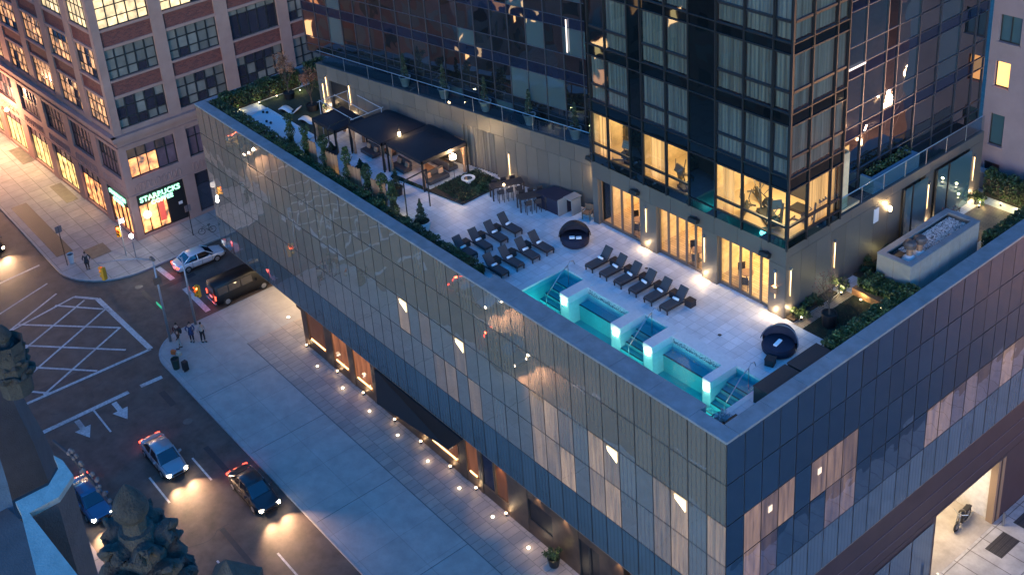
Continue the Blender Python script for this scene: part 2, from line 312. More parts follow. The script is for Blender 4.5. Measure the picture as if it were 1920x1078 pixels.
# dark grates and cellar hatches in the far sidewalk
gr = mat('hatch_metal', (.13, .115, .1), .55, .3, var=.3, vs=2)
for i, (x0, x1, y0, y1) in enumerate(((81.6, 86.6, 3.95, 5.2), (94.1, 99.0, 4.1, 5.45))):
    g = MB(); g.box(x0, y0, KZ, x1, y1, KZ+.012); solo(g, 'cellar_hatch', gr, ('metal cellar hatch in the sidewalk below the second lit shop window', 'metal cellar hatch in the sidewalk at the far end of the shop windows')[i], 'hatch', 'cellar hatches in the sidewalk')
gm = tiles('grate_metal', (.07, .055, .055), (.05, .045, .045), (.015, .015, .015), .4, .12, 0, .03, .6)
g = MB(); g.box(71.9, 8.3, KZ, 85, 9.9, KZ+.012); solo(g, 'subway_grate', gm, 'long dark ventilation grate along the kerb of the far sidewalk', 'grate')
g = MB(); g.box(69.0, 5.6, KZ, 71.2, 7.6, KZ+.012); solo(g, 'utility_cover', gr, 'square metal cover in the sidewalk at the brick building corner', 'cover')
for i, (y0, y1) in enumerate(((-21.6, -19.4), (-25.0, -22.8), (-28.3, -26.1))):
    g = MB(); x0, x1 = (-3.3+.9, -2.1+.9)
    g.box(-1.7, y0-5.4, LOW, -.55, y1-5.4, LOW+.015); solo(g, 'yard_grate', gm, ('dark grate in the side pavement nearest the garage mouth', 'middle dark grate of the side pavement', 'dark grate of the side pavement cut by the right edge of the photo')[i], 'grate', 'grates in the side pavement')
# ------------------------------------------------------------------ road markings
Zm = .005
def stripe(g, a, b, wd, z=Zm):
    a, b = Vector((*a, z)), Vector((*b, z)); d = (b-a).normalized(); n = Vector((-d.y, d.x, 0))*wd/2
    L = (b-a).length; k = max(1, int(L/1.6))
    for i in range(k):
        p, q = a+(b-a)*i/k, a+(b-a)*(i+1)/k; g.quad(p-n, q-n, q+n, p+n)
g = MB()
stripe(g, (48.1, 20.6), (48.0, 13.1), .42); stripe(g, (48.0, 12.1), (47.9, 10.3), .42)
for (x0, x1, y) in ((47.9, 44.5, 16.05), (37.9, 34.6, 15.95), (37.6, 34.6, 12.75), (27.7, 24.6, 15.9), (25.6, 22.6, 12.65), (15.5, 12.5, 12.6)): stripe(g, (x0, y), (x1, y), .14)
struct(g, 'lane_marking', paint)
for i, (ty, lab) in enumerate(((17.5, 0), (14.5, 1))):
    g = MB(); g.quad((47.6, ty-.2, Zm), (46.4, ty-.2, Zm), (46.4, ty+.2, Zm), (47.6, ty+.2, Zm)); g.add([(46.4, ty-.62, Zm), (45.0, ty, Zm), (46.4, ty+.62, Zm)], [(0, 2, 1)]); struct(g, 'arrow_marking', paint)
# yellow-box style junction hatching
g = MB(); z2 = Zm+.004
stripe(g, (52.0, 9.4), (62.4, 9.75), .45, z2); stripe(g, (52.0, 9.4), (52.4, 20.6), .3, z2); stripe(g, (62.4, 9.75), (64.3, 11.2), .3, z2); stripe(g, (64.3, 11.2), (63.0, 18.6), .22, z2); stripe(g, (63.0, 18.6), (52.4, 20.0), .22, z2)
struct(g, 'junction_box_marking', paint)
g = MB()
for a, b in (((64.2, 13.0), (60.5, 10.0)), ((63.8, 16.6), (56.8, 10.1)), ((61.8, 18.6), (53.4, 11.0)), ((58.6, 19.4), (52.4, 13.9)), ((54.8, 19.9), (52.4, 17.9))): stripe(g, a, b, .2, Zm)
for a, b in (((63.1, 10.7), (58.8, 19.1)), ((60.4, 9.8), (54.9, 20.0)), ((56.8, 10.0), (52.5, 18.3)), ((66.0, 12.2), (62.0, 20.0))): stripe(g, a, b, .2, Zm+.002)
struct(g, 'junction_hatching', paint)
g = MB()
for a, b in (((63.3, 3.55), (60.4, 3.4)), ((58.3, 3.25), (53.5, 3.35))): stripe(g, a, b, .5)
struct(g, 'side_stop_line', paint)
g = MB(); stripe(g, (72.0, 11.6), (71.6, 15.6), .25); stripe(g, (71.4, 15.8), (68.0, 16.8), .2); stripe(g, (66.2, 8.2), (64.9, 7.6), .35); stripe(g, (68.3, 12.2), (66.5, 17.3), .18)
struct(g, 'crossing_marking', paint_old)
# tar patches and manholes
g = MB()
for x, y, a, b in ((44, 10.9, 2.2, .5), (33, 11.3, 5, .4), (57, 6.0, 3.5, .5), (59.5, 1.5, .6, 3.5)): g.box(x, y, .001, x+a, y+b, .0035)
for x, y, a, b in ((70, 12.3, 4, .5), (24, 14.2, 6, .35), (53, 14, .4, 5)): g.box(x, y, .001, x+a, y+b, .0035)
rc = random.Random(77)
for _ in range(34):  # cracks
    x, y = rc.uniform(18, 80), rc.uniform(10, 20.5); a_ = rc.uniform(0, 6.28)
    for _ in range(rc.randint(4, 10)):
        nx, ny = x+.45*math.cos(a_), y+.45*math.sin(a_); w2 = rc.uniform(.008, .022); px_, py_ = -math.sin(a_)*w2, math.cos(a_)*w2
        if 9.75 < ny < 21.4: g.quad((x-px_, y-py_, .0036), (nx-px_, ny-py_, .0036), (nx+px_, ny+py_, .0036), (x+px_, y+py_, .0036))
        x, y = nx, ny; a_ += rc.uniform(-.7, .7)
struct(g, 'asphalt_patch', mat('tar', (.025, .025, .028), .6, var=.2))
for i, (x, y, z) in enumerate(((58.8, 18.7, 0), (41.5, 11.2, 0), (36.5, 14.2, 0), (61.5, 6.2, 0))):
    g = MB(); g.lathe([(.36, 0.0), (.36, .012), (.3, .012), (.29, .009)], (x, y, z), 20); solo(g, 'manhole_cover', gr, ('round manhole cover inside the hatched junction box', 'round manhole cover near the kerb of the right lane', 'round manhole cover in the middle lane', 'round manhole cover in the side street behind the junction')[i], 'manhole cover', 'manhole covers in the road')

# ================================================================== PODIUM BUILDING (glass box with the terrace on top)
pod = thing('podium_building', 'low glass block with reflective panels carrying the pool terrace', 'building')
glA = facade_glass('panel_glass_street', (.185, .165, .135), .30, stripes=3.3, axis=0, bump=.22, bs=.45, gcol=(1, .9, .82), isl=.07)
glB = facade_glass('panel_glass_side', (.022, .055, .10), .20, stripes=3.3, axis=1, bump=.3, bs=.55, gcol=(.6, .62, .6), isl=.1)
glAl = facade_glass('lit_panel_street', (.15, .13, .10), .28, stripes=3.3, axis=0, bump=.35, bs=.55, gcol=(.82, .8, .8), emit=(1, .62, .34), est=.10)
glBl = facade_glass('lit_panel_side', (.04, .05, .08), .2, stripes=3.3, axis=1, bump=.3, bs=.55, gcol=(.7, .8, .95), emit=(1, .6, .38), est=.085)
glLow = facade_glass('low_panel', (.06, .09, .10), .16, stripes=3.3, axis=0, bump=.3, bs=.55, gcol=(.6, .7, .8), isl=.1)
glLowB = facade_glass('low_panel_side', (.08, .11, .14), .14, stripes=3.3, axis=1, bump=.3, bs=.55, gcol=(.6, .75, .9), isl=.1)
rows = [4.1, 7.0, 9.75, 12.37, 14.97, 17.5]
PW = 56.0/46; PB = 1.325
litA = {(10, 1): 1.0, (11, 1): 1.2, (10, 2): .8, (11, 2): 1.1, (9, 2): .9, (9, 1): .5, (7, 2): .45, (7, 1): .6, (6, 2): .8, (6, 1): .5, (3, 2): .7, (3, 1): .6, (2, 2): .75, (2, 1): .6, (0, 2): .5, (0, 1): .45,
        (18, 1): .9, (19, 1): 1.0, (17, 2): .35, (16, 1): .5, (22, 2): .6, (20, 2): .4, }
litB = {1: (1, 2), 2: (1, 2), 3: (2,), 5: (2,), 6: (1, 2), 7: (1, 2), 14: (1,), 15: (1,), 16: (1,), 17: (1,), 18: (1,), 19: (1,), 20: (1,), 13: (1,)}
A = MB(); AL = MB(); B = MB(); BL = MB(); gap = .03; rnd = random.Random(3)
lit_obs = []
def panel(mb, axis, u0, u1, z0, z1):
    # every pane hangs at its own tiny angle
    t1 = rnd.uniform(-.006, .006); t2 = rnd.uniform(-.008, .008)
    if axis == 0: vs = [(u0, t1, z0), (u1, -t1, z0), (u1, -t1+t2, z1), (u0, t1+t2, z1)]; vs = [(a, b+.0, c) for a, b, c in vs][::-1]
    else: vs = [(t1, -u0, z0), (-t1, -u1, z0), (-t1+t2, -u1, z1), (t1+t2, -u0, z1)][::-1]
    mb.add(vs, [(0, 1, 2, 3)])
for c in range(46):
    for r in range(5):
        a = (c*PW+gap, (c+1)*PW-gap, rows[r]+gap, rows[r+1]-gap)
        if r == 0: panel(AL, 0, *a)
        elif (c, r) in litA:
            m_ = MB(); panel(m_, 0, *a); o = m_.build('lit_window', glAl, pod)
            if (c, r) in ((6, 2), (22, 2), (17, 2), (2, 2)):
                k = MB(); z1 = a[3]-.1; x0 = a[0]+.15; k.add([(x0, .03, z1), (x0+.75, .03, z1), (x0+.7, .03, z1-.28), (x0, .03, z1-.75)], [(0, 1, 2, 3)]); k.build('ceiling_lamp', emis('lamp_seen_%d' % c, (1, .8, .42), 1.5), o)
        else: panel(A, 0, *a)
for c in range(24):
    for r in range(5):
        a = (c*PB+gap, (c+1)*PB-gap, rows[r]+gap, rows[r+1]-gap)
        if r == 0: panel(BL, 1, *a)
        elif c in litB and r in litB[c]:
            m_ = MB(); panel(m_, 1, *a); o = m_.build('lit_window', glBl, pod)
            if (c, r) in ((2, 2), (5, 2), (5, 1)): k = MB(); k.box(-.03, -a[0]-.5, a[3]-1.1, -.025, -a[0]-.8, a[3]-.7); k.build('ceiling_lamp', emis('lamp_b_%d' % c, (1, .75, .55), .5), o)
        else: panel(B, 1, *a)
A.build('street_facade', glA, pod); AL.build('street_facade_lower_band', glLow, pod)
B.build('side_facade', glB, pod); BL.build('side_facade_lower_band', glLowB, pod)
k = MB(); k.box(.03, -31.5, 4.12, 55.95, -.03, 14.2); k.box(.03, -.55, 14.2, 55.95, -.03, 15.9); k.box(.03, -31.5, 14.2, .55, -.55, 15.9); k.box(55.6, -20, 14.2, 55.95, -.55, 15.9)  # dark body behind the panels
k.box(.03, -.55, 15.9, 55.95, -.03, 17.5); k.box(.03, -31.5, 15.9, .55, -.55, 17.5); k.box(55.6, -20, 15.9, 55.95, -.55, 17.5)
k.build('backing_wall', mat('backing', (.02, .022, .026), .8), pod)
k = MB(); k.box(.02, -31.4, 4.06, 55.97, -.02, 4.12); k.build('soffit', mat('soffit', (.22, .17, .13), .6, var=.1), pod)
# end facade over the side street
k = MB()
for c in range(16):
    for r in range(5): k.add([(56.0, -c*PB-gap, rows[r]+gap), (56.0, -(c+1)*PB+gap, rows[r]+gap), (56.0, -(c+1)*PB+gap, rows[r+1]-gap), (56.0, -c*PB-gap, rows[r+1]-gap)], [(0, 1, 2, 3)])
k.build('end_facade', glA, pod)
# parapet coping
def slabs(mb, x0, x1, y0, y1, z0, z1, n, ax):
    for i in range(n):
        if ax == 0: a = x0+(x1-x0)*i/n; b = x0+(x1-x0)*(i+1)/n; mb.box(a+.008, y0, z0, b-.008, y1, z1)
        else: a = y0+(y1-y0)*i/n; b = y0+(y1-y0)*(i+1)/n; mb.box(x0, a+.008, z0, x1, b-.008, z1)
k = MB(); slabs(k, 18.7, 56.03, -.88, .03, 17.5, H, 14, 0); slabs(k, 2.42, 18.7, -1.38, .03, 17.5, H, 6, 0); slabs(k, -.03, 2.42, -.88, .03, 17.5, H, 1, 0)
slabs(k, -.03, .92, -31.5, -.9, 17.5, H, 12, 1); slabs(k, 55.55, 56.03, -14, -.9, 17.5, H, 5, 1); slabs(k, .92, 14, -31.6, -31.0, 17.5, H+.02, 4, 0)
k.build('parapet_coping', coping, pod, bevel=.012)
k = MB(); k.box(18.7, -.85, ZD, 55.6, -.55, 17.5); k.box(2.45, -1.34, 15.2, 18.68, -.55, 17.5); k.box(.55, -31, ZD, .88, -.55, 17.5); k.box(55.4, -14, ZD, 55.62, -.85, 17.5); k.box(.9, -31.5, ZD, 14, -31.05, 17.5)
k.box(.88, -.85, ZD-1.2, 2.45, -.55, 17.5)
k.build('parapet_wall', coping, pod)
# terrace floor around the pool pit
k = MB()
k.box(.88, -31.2, ZD-.12, 55.6, -5.96, ZD); k.box(18.0, -5.96, ZD-.12, 55.6, -.85, ZD); k.box(.88, -5.96, ZD-.12, 2.3, -.85, ZD)
k.build('terrace_floor', decktile, pod)
# ground floor: recessed bronze wall
W0 = -.28
k = MB()
for (a, b) in ((43.3, 42.6), (39.9, 38.9), (36.6, 35.9), (33.4, 32.9), (23.0, 22.3), (20.9, 20.6), (17.9, 16.0), (13.7, 11.35), (9.6, 7.6), (7.1, -.0)): k.box(min(a, b), -3, 0, max(a, b), W0, 4.06)
for (a, b) in ((42.6, 39.9), (38.9, 36.6), (35.9, 33.4), (32.9, 23.0), (22.3, 20.9), (20.6, 17.9)): k.box(min(a, b), -3, 0, max(a, b), W0-.04, .95)
k.box(13.7, -3, 0, 16.0, W0-.02, 1.3); k.box(13.7, -3, 3.0, 16.0, W0-.02, 4.06); k.box(9.6, -3, 3.1, 11.35, W0-.02, 4.06)
k.build('street_wall', bronze, pod)
k = MB(); k.box(42.9, -31, 0, 43.3, -.3, 4.06); k.box(43.25, -31, 3.2, 44.2, -.4, 3.45); k.build('end_wall', bronze, pod)
winw = facade_glass('shop_glass', (.09, .035, .02), .05, bump=.2, bs=1.5, gcol=(.6, .6, .6), emit=(1, .33, .12), est=.1)
wind = facade_glass('dark_shop_glass', (.02, .02, .03), .08, bump=.15, bs=1.5, gcol=(.5, .6, .8))
for (a, b, m_, lab) in ((42.6, 39.9, winw, 0), (38.9, 36.6, winw, 0), (35.9, 33.4, winw, 0), (32.9, 30.2, winw, 0), (30.0, 26.7, wind, 0), (26.5, 23.1, winw, 0), (22.3, 20.9, winw, 0), (20.6, 19.3, wind, 0), (19.2, 17.9, winw, 0), (16.0, 13.7, blackm, 1), (11.35, 10.5, blackm, 2), (10.45, 9.6, blackm, 2)):
    z0, z1 = (.95, 4.06) if lab == 0 else ((1.3, 3.0) if lab == 1 else (.15, 3.1))
    m2 = MB(); m2.box(b+.03, W0-.14, z0, a-.03, W0-.1, z1); o = m2.build('shop_window' if lab < 2 else 'entrance_door', m_, pod)
    f_ = MB(); f_.box(b, W0-.14, z0, b+.06, W0-.02, z1); f_.box(a-.06, W0-.14, z0, a, W0-.02, z1); f_.box(b, W0-.14, z0, a, W0-.03, z0+.07); f_.build('frame', frame if lab else mat('bronze_frame', (.2, .13, .08), .4, .5), o)
    if m_ is winw and a > 19.5: s_ = MB(); s_.box(b+.35, W0-.09, 1.08, a-.3, W0-.05, 1.17); s_.build('sill_light', warm_strip, o)
# small uplights on the sill
for i, x in enumerate((42.9, 38.3, 34.7, 30.6, 27.4, 24.0, 21.2, 18.1)):
    t = thing('wall_uplight', 'small brass lamp at the shop fronts, %s from the side street' % ('first', 'second', 'third', 'fourth', 'fifth', 'sixth', 'seventh', 'eighth')[i], 'lamp', (x, W0+.16, .14), group='small lamps at the foot of the shop fronts')
    m2 = MB(); m2.lathe([(.07, 0), (.07, .12), (.09, .14), (.09, .2)], (0, 0, 0), 10); m2.build('housing', bronze, t)
    m2 = MB(); m2.lathe([(.075, .2), (.085, .23), (.04, .25)], (0, 0, 0), 10); m2.build('lens', warm, t)
    light('lamp_light', 'POINT', (0, .1, .45), 2.5, (1, .7, .35), .06, parent=t)
for i, (x, z) in enumerate(((14.9, 3.9), (12.4, 3.9), (7.9, 3.9), (18.6, 3.9))):
    t = thing('soffit_downlight', ('downlight above the black square window', 'downlight over the pier beside the dark entrance door', 'downlight at the bottom edge past the entrance door', 'downlight over the last reddish shop window')[i], 'lamp', (x, -.12, 4.0), group='downlights under the glass box')
    m2 = MB(); m2.lathe([(.07, 0), (.07, .055)], (0, 0, 0), 10); m2.build('housing', whitep, t); m2 = MB(); m2.lathe([(.05, -.01), (.05, 0)], (0, 0, 0), 10); m2.build('lens', warm, t)
    light('lamp_light', 'SPOT', (0, .0, -.05), 60, (1, .66, .34), .04, spot=R(75), parent=t)
# black folded entrance canopy
k = MB(); p_ = [(32.1, .14, 4.05), (21.9, .14, 4.05), (23.4, .3, 2.4), (30.6, 1.15, 2.45), (32.1, W0, 4.05), (21.9, W0, 4.05), (23.4, W0, 2.4), (32.2, W0, .5)]
k.add(p_, [(0, 3, 2, 1), (0, 1, 5, 4), (1, 2, 6, 5), (2, 3, 7, 6), (3, 0, 4, 7), (4, 5, 6, 7)])
solo(k, 'entrance_canopy', mat('canopy_black', (.006, .005, .005), .6, var=.3, scale=(4, 1, .3), vs=3), 'black folded entrance canopy hung under the glass facade', 'canopy')
# east base wall below the side facade
k = MB(); XB = .32
k.box(XB, -20.0, LOW, 1.2, -.5, 3.95); k.box(XB, -44, LOW, 1.2, -27.3, 3.95); k.box(XB, -27.3, -.2, 1.2, -20.0, 3.95)
for z in (-.25, .9, 2.2): pass
k.build('side_base_wall', purpleclad, pod)
k = MB()
for z in (.75, 2.0): k.box(XB-.03, -44, z, XB+.01, -.5, z+.05)
k.build('cladding_rail', mat('rail_trim', (.16, .12, .14), .4, .3), pod)
k = MB()
for c in range(5): k.quad((XB-.05, -8.3-c*2.3, LOW+.1), (XB-.05, -10.5-c*2.3, LOW+.1), (XB-.05, -10.5-c*2.3, -.5), (XB-.05, -8.3-c*2.3, -.5))
k.build('side_glazing', glLowB, pod)
k = MB(); k.box(.76, -27.6, LOW+.0, 9, -27.28, -.22); k.box(1.2, -20.02, LOW, 9, -19.7, -.22); k.box(9, -27.6, LOW, 9.3, -19.7, -.2); k.build('garage_wall', mat('garage_white', (.6, .56, .5), .7, var=.15), pod)
k = MB(); k.box(1.2, -27.3, -.2, 9, -20, -.1); k.build('garage_ceiling', concrete, pod)
k = MB(); k.box(.2, -27.3, LOW+.002, 9, -20, LOW+.01); k.build('garage_floor', mat('garage_floor', (.34, .3, .26), .7, var=.25, vs=1), pod)
k = MB(); k.box(.28, -27.3, LOW, .75, -27.05, -.2); k.box(.28, -27.9, LOW, .5, -27.55, -.2); k.build('garage_door_jamb', mat('jamb', (.35, .24, .15), .5, .3), pod)
light('garage_light', 'AREA', (3.4, -24.0, -.35), 260, (1, .78, .5), parent=pod, sx=3.5, sy=4, size=2, rot=(0, 0, 0))
for i, y in enumerate((-19.8, -27.5)):
    m2 = MB(); m2.tube([(0, 0, 0), (0, 0, 1.1)], .08, 12); solo(m2, 'steel_bollard', steel, ('slim steel bollard left of the garage opening', 'slim steel bollard in front of the garage door jamb')[i], 'bollard', 'bollards at the garage', loc=(-.25, y, LOW))
# in-ground lights
for i, x in enumerate((40.15, 36.5, 32.85, 29.25, 25.65, 22.1, 18.6, 15.1, 11.6)):
    t = thing('ground_light', 'round glowing light in the plaza paving, %s in the row from the side street' % ('first', 'second', 'third', 'fourth', 'fifth', 'sixth', 'seventh', 'eighth', 'ninth')[i], 'ground light', (x, .6, KZ), group='ground lights in a row along the plaza')
    m2 = MB(); m2.lathe([(.17, 0), (.17, .02), (.13, .022)], (0, 0, 0), 16); m2.build('ring', steel, t); m2 = MB(); m2.lathe([(.09, .012), (.09, .026)], (0, 0, 0), 16); m2.build('lens', emis('gl%d' % i, (1, .86, .62), 6+(i*7) % 9), t)
    light('lamp_light', 'POINT', (0, 0, .22), 1.2+(i*5) % 3, (1, .78, .5), .12, parent=t)
t = thing('ground_light', 'single glowing ground light beside the end wall under the overhang', 'ground light', (47.56, -1.14, KZ)); m2 = MB(); m2.lathe([(.17, 0), (.17, .02), (.13, .022)], (0, 0, 0), 16); m2.build('ring', steel, t); m2 = MB(); m2.lathe([(.125, .012), (.125, .026)], (0, 0, 0), 16); m2.build('lens', warm, t)
light('overhang_light', 'AREA', (48.5, -3.5, 3.95), 190, (1, .74, .44), parent=pod, sx=7, sy=4, size=4, rot=(0, 0, 0))
# ================================================================== SWIMMING POOL
pool = thing('swimming_pool', 'long turquoise pool split into five basins along the parapet', 'swimming pool')
basin = mat('pool_tile', (.05, .40, .44), .35, var=.1, vs=1.5); stepm = mat('pool_step', (.07, .40, .44), .4, var=.08); edgem = mat('step_edge', (.008, .06, .09), .5)
k = MB(); k.box(2.2, -6.1, 14.3, 18.0, -1.34, 14.5); k.box(17.75, -6.1, 14.5, 18.0, -1.34, ZD-.13); k.box(2.2, -6.1, 14.5, 2.5, -1.34, ZD-.13); k.box(2.5, -6.1, 14.5, 17.75, -5.95, ZD-.13); k.build('basin', basin, pool)
k = MB(); k.box(17.75, -5.95, ZD-.13, 18.15, -1.36, ZD+.015); k.box(2.2, -5.95, ZD-.13, 2.52, -1.36, ZD+.015)
k.box(2.2, -6.3, ZD-.13, 18.15, -5.95, ZD+.015); k.build('coping', whitestone, pool, bevel=.01)
for i, (a, b) in enumerate(((11.7, 15.2), (4.95, 8.5))):
    k = MB(); k.box(a, -5.95, 14.5, b, -5.45, ZD+.02); o = k.build('far_wall', whitestone, pool)
    # mosaic band
    k = MB(); r_ = random.Random(i)
    for _ in range(330): x = r_.uniform(a+.05, b-.1); z = 16.06+abs(r_.gauss(0, .14)); k.box(x, -5.452, z, x+.045, -5.444, z+.03) if z < ZD-.03 else None
    k.build('mosaic', mat('mosaic%d' % i, (.1, .16, .18), .3, isl=.5), o)
    k = MB(); k.box(a, -5.44, 14.5, b, -4.75, 15.6); k.build('bench', stepm, pool); k = MB(); k.box(a+.15, -4.8, 15.6, b, -4.7, 15.615); k.build('bench_edge', edgem, pool)
for a, b in ((15.2, 15.95), (10.95, 11.7), (8.5, 9.2), (4.4, 4.95)):
    k = MB(); k.box(a, -5.94, 14.5, b, -3.9, ZD+.06); k.build('divider_wall', whitestone, pool, bevel=.012)
for (a, b) in ((15.97, 17.73), (9.22, 10.93), (2.54, 4.38)):
    k = MB(); e_ = MB()
    for s_ in range(6):
        y1 = -5.1+s_*.42; z = 15.85-s_*.22
        k.box(a, -5.94 if s_ == 0 else y1-.42, 14.5, b, y1, z); e_.box(a+.02, y1-.09, z, b-.02, y1+.004, z+.008)
    k.build('steps', stepm, pool); e_.build('step_edges', edgem, pool)
m_, t_, b_ = newmat('pool_water'); t_.nodes.remove(b_); ou = t_.nodes['Material Output']
tr = N(t_, "ShaderNodeBsdfTransparent"); tr.inputs[0].default_value = (.36, .86, .90, 1); gl = N(t_, "ShaderNodeBsdfGlossy"); gl.inputs['Roughness'].default_value = .04; fr = schlick(t_)
nn = N(t_, "ShaderNodeTexNoise"); nn.inputs['Scale'].default_value = 4; nn.inputs['Detail'].default_value = 3; t_.links.new(coords(t_), nn.inputs[0]); bp = N(t_, "ShaderNodeBump"); bp.inputs['Strength'].default_value = .5; bp.inputs['Distance'].default_value = .04; t_.links.new(nn.outputs[0], bp.inputs['Height']); t_.links.new(bp.outputs[0], gl.inputs['Normal'])
mx = N(t_, "ShaderNodeMixShader"); t_.links.new(fr.outputs[0], mx.inputs[0]); t_.links.new(tr.outputs[0], mx.inputs[1]); t_.links.new(gl.outputs[0], mx.inputs[2]); t_.links.new(mx.outputs[0], ou.inputs[0])
k = MB(); k.quad((2.5, -5.95, 16.04), (17.75, -5.95, 16.04), (17.75, -1.34, 16.04), (2.5, -1.34, 16.04)); o = k.build('water', m_, pool)
for x in (15.58, 11.32, 8.85, 4.68):
    k = MB(); k.lathe([(.11, 0), (.11, .05), (.03, .07)], (0, 0, 0), 14); o = k.build('pool_light', emis('pool_lamp%d' % int(x), (1, .86, .55), 40), pool); o.rotation_euler = (R(-90), 0, 0); o.location = (x, -3.88, 15.98)
    light('pool_light_glow', 'POINT', (x, -3.74, 16.10), 3.2, (1, .85, .5), .12, parent=pool)
for x in (17.2, 13.4, 10.1, 6.7, 3.4): light('underwater_light', 'POINT', (x, -2.5, 14.95), 32, (.5, 1, .9), .2, parent=pool)
# handrails
for i, x in enumerate((16.85, 10.0, 3.2)):
    k = MB(); k.tube([(0, -5.45, 15.5), (0, -5.45, 17.25), (0, -5.62, 17.45), (0, -5.9, 17.4), (0, -6.0, 17.1)], .028, 8); k.tube([(0, -5.5, 17.28), (0, -4.9, 17.0), (0, -3.6, 15.9), (0, -3.6, 15.0)], .028, 8)
    solo(k, 'handrail', steel, ('steel handrail over the steps of the far left basin', 'steel handrail over the steps of the middle basin', 'steel handrail over the steps of the near right basin')[i], 'handrail', 'handrails at the pool steps', loc=(x, 0, 0), smooth=True)

# ================================================================== TOWER
tow = thing('tower_building', 'tall dark glass tower rising behind the terrace', 'building')
WT = 21.0
stone = mat('tower_stone', (.088, .080, .074), .5, var=.08, vs=.7, isl=.1)
def vpanels(mb, p0, p1, z0, z1, wd, thick=.06, g_=.012):
    """cladding slabs along a line p0->p1 (outer face on the line), outward normal to the left of travel"""
    p0 = Vector((*p0, 0)); p1 = Vector((*p1, 0)); L = (p1-p0).length; d = (p1-p0)/L; n = Vector((d.y, -d.x, 0)); c = max(1, round(L/wd))
    for i in range(c):
        a = p0+d*(L*i/c+g_); b = p0+d*(L*(i+1)/c-g_); q = [a, b, b-n*thick, a-n*thick]
        mb.add([(v.x, v.y, z0) for v in q]+[(v.x, v.y, z1) for v in q], [(0, 1, 5, 4), (1, 2, 6, 5), (2, 3, 7, 6), (3, 0, 4, 7), (4, 5, 6, 7), (3, 2, 1, 0)])
# base: front wall y=-11 from x 5.3 to 20.35, with three door bays
bays = ((16.25, 19.9), (11.25, 14.85), (6.45, 10.1))
k = MB(); y = -11.0
for a, b in ((5.3, 6.45), (10.1, 11.25), (14.85, 16.25), (19.9, 20.4)): vpanels(k, (b, y), (a, y), ZD, 19.78, 1.4, .35)
vpanels(k, (20.4, y), (5.3, y), 19.8, WT, 1.6, .35)
k.build('front_base_wall', stone, tow)
# end return and angled wing wall
ang = R(9.43); wd = Vector((math.cos(ang), math.sin(ang), 0)); wn = Vector((-math.sin(ang), math.cos(ang), 0)); WO = Vector((22.9, -11.7, 0))
def wp(s_, off=0, z=0): p = WO+wd*s_+wn*off; return (p.x, p.y, z)
k = MB()
for a, b in ((-2.6, 6.9), (9.9, 22.1), (24.3, 25.65)): vpanels(k, wp(b)[:2], wp(a)[:2], ZD, 19.78, .92, .35)
vpanels(k, wp(25.65)[:2], wp(-2.6)[:2], 19.8, WT, 1.25, .35)
k.box(20.0, -12.3, ZD, 20.37, -11.03, WT-.01)
# side wall x=5.3 -> y -30
for a, b in ((-11, -21.6), (-24.0, -24.9), (-28.7, -30.2)): vpanels(k, (5.3, a), (5.3, b), ZD, 20.35, 1.3, .35)
k2 = MB(); vpanels(k2, (5.3, -11), (5.3, -30.2), 20.37, WT, 1.9, .35); k2.build('side_fascia', stone, tow)
k.build('base_wall', stone, tow)
k = MB(); k.box(5.66, -30.1, ZD, 20.3, -17.5, 20.85); k.box(5.66, -17.5, ZD, 5.9, -11.4, 20.9); k.box(20.1, -17.5, ZD, 20.3, -12.3, 20.9)
k.add([wp(-2.6, -.4, ZD), wp(25.6, -.4, ZD), wp(25.6, -14, ZD), wp(-2.6, -14, ZD), wp(-2.6, -.4, 20.98), wp(25.6, -.4, 20.98), wp(25.6, -14, 20.98), wp(-2.6, -14, 20.98)], [(4, 5, 6, 7), (0, 1, 5, 4), (1, 2, 6, 5), (0, 4, 7, 3)])
k.box(5.4, -30.2, 20.9, 20.3, -11.05, 20.97)
k.build('base_core', mat('core', (.05, .055, .06), .8), tow)
# curtain in the wing opening, side openings with blue glass
vc = curtain_mat('outdoor_drape', (.11, .1, .09), 5)
k = MB(); n_ = 40
vs = []
for i in range(n_+1): s_ = 6.9+3.0*i/n_; p = wp(s_, -.22+.06*math.sin(i*1.9)); vs += [(p[0], p[1], ZD), (p[0], p[1], 19.75)]
k.add(vs, [(2*i, 2*i+1, 2*i+3, 2*i+2) for i in range(n_)]); k.build('drape', vc, tow)
k = MB(); k.add([wp(22.1, -.2, ZD), wp(24.3, -.2, ZD), wp(24.3, -.2, 19.78), wp(22.1, -.2, 19.78)], [(0, 1, 2, 3)]); k.build('doorway', blackm, tow)
bg_ = facade_glass('teal_window', (.05, .1, .12), .16, bump=.1, gcol=(.7, .85, 1))
for a, b in ((-21.6, -22.4), (-22.45, -24.0), (-24.9, -26.1), (-26.2, -28.7)):
    k = MB(); k.quad((5.1, a-.03, ZD+.1), (5.1, b+.03, ZD+.1), (5.1, b+.03, 20.35), (5.1, a-.03, 20.35)); o = k.build('side_window', bg_, tow)
    k = MB(); k.box(5.06, a-.05, ZD, 5.16, a+.03, 20.36); k.build('frame', frame, o)
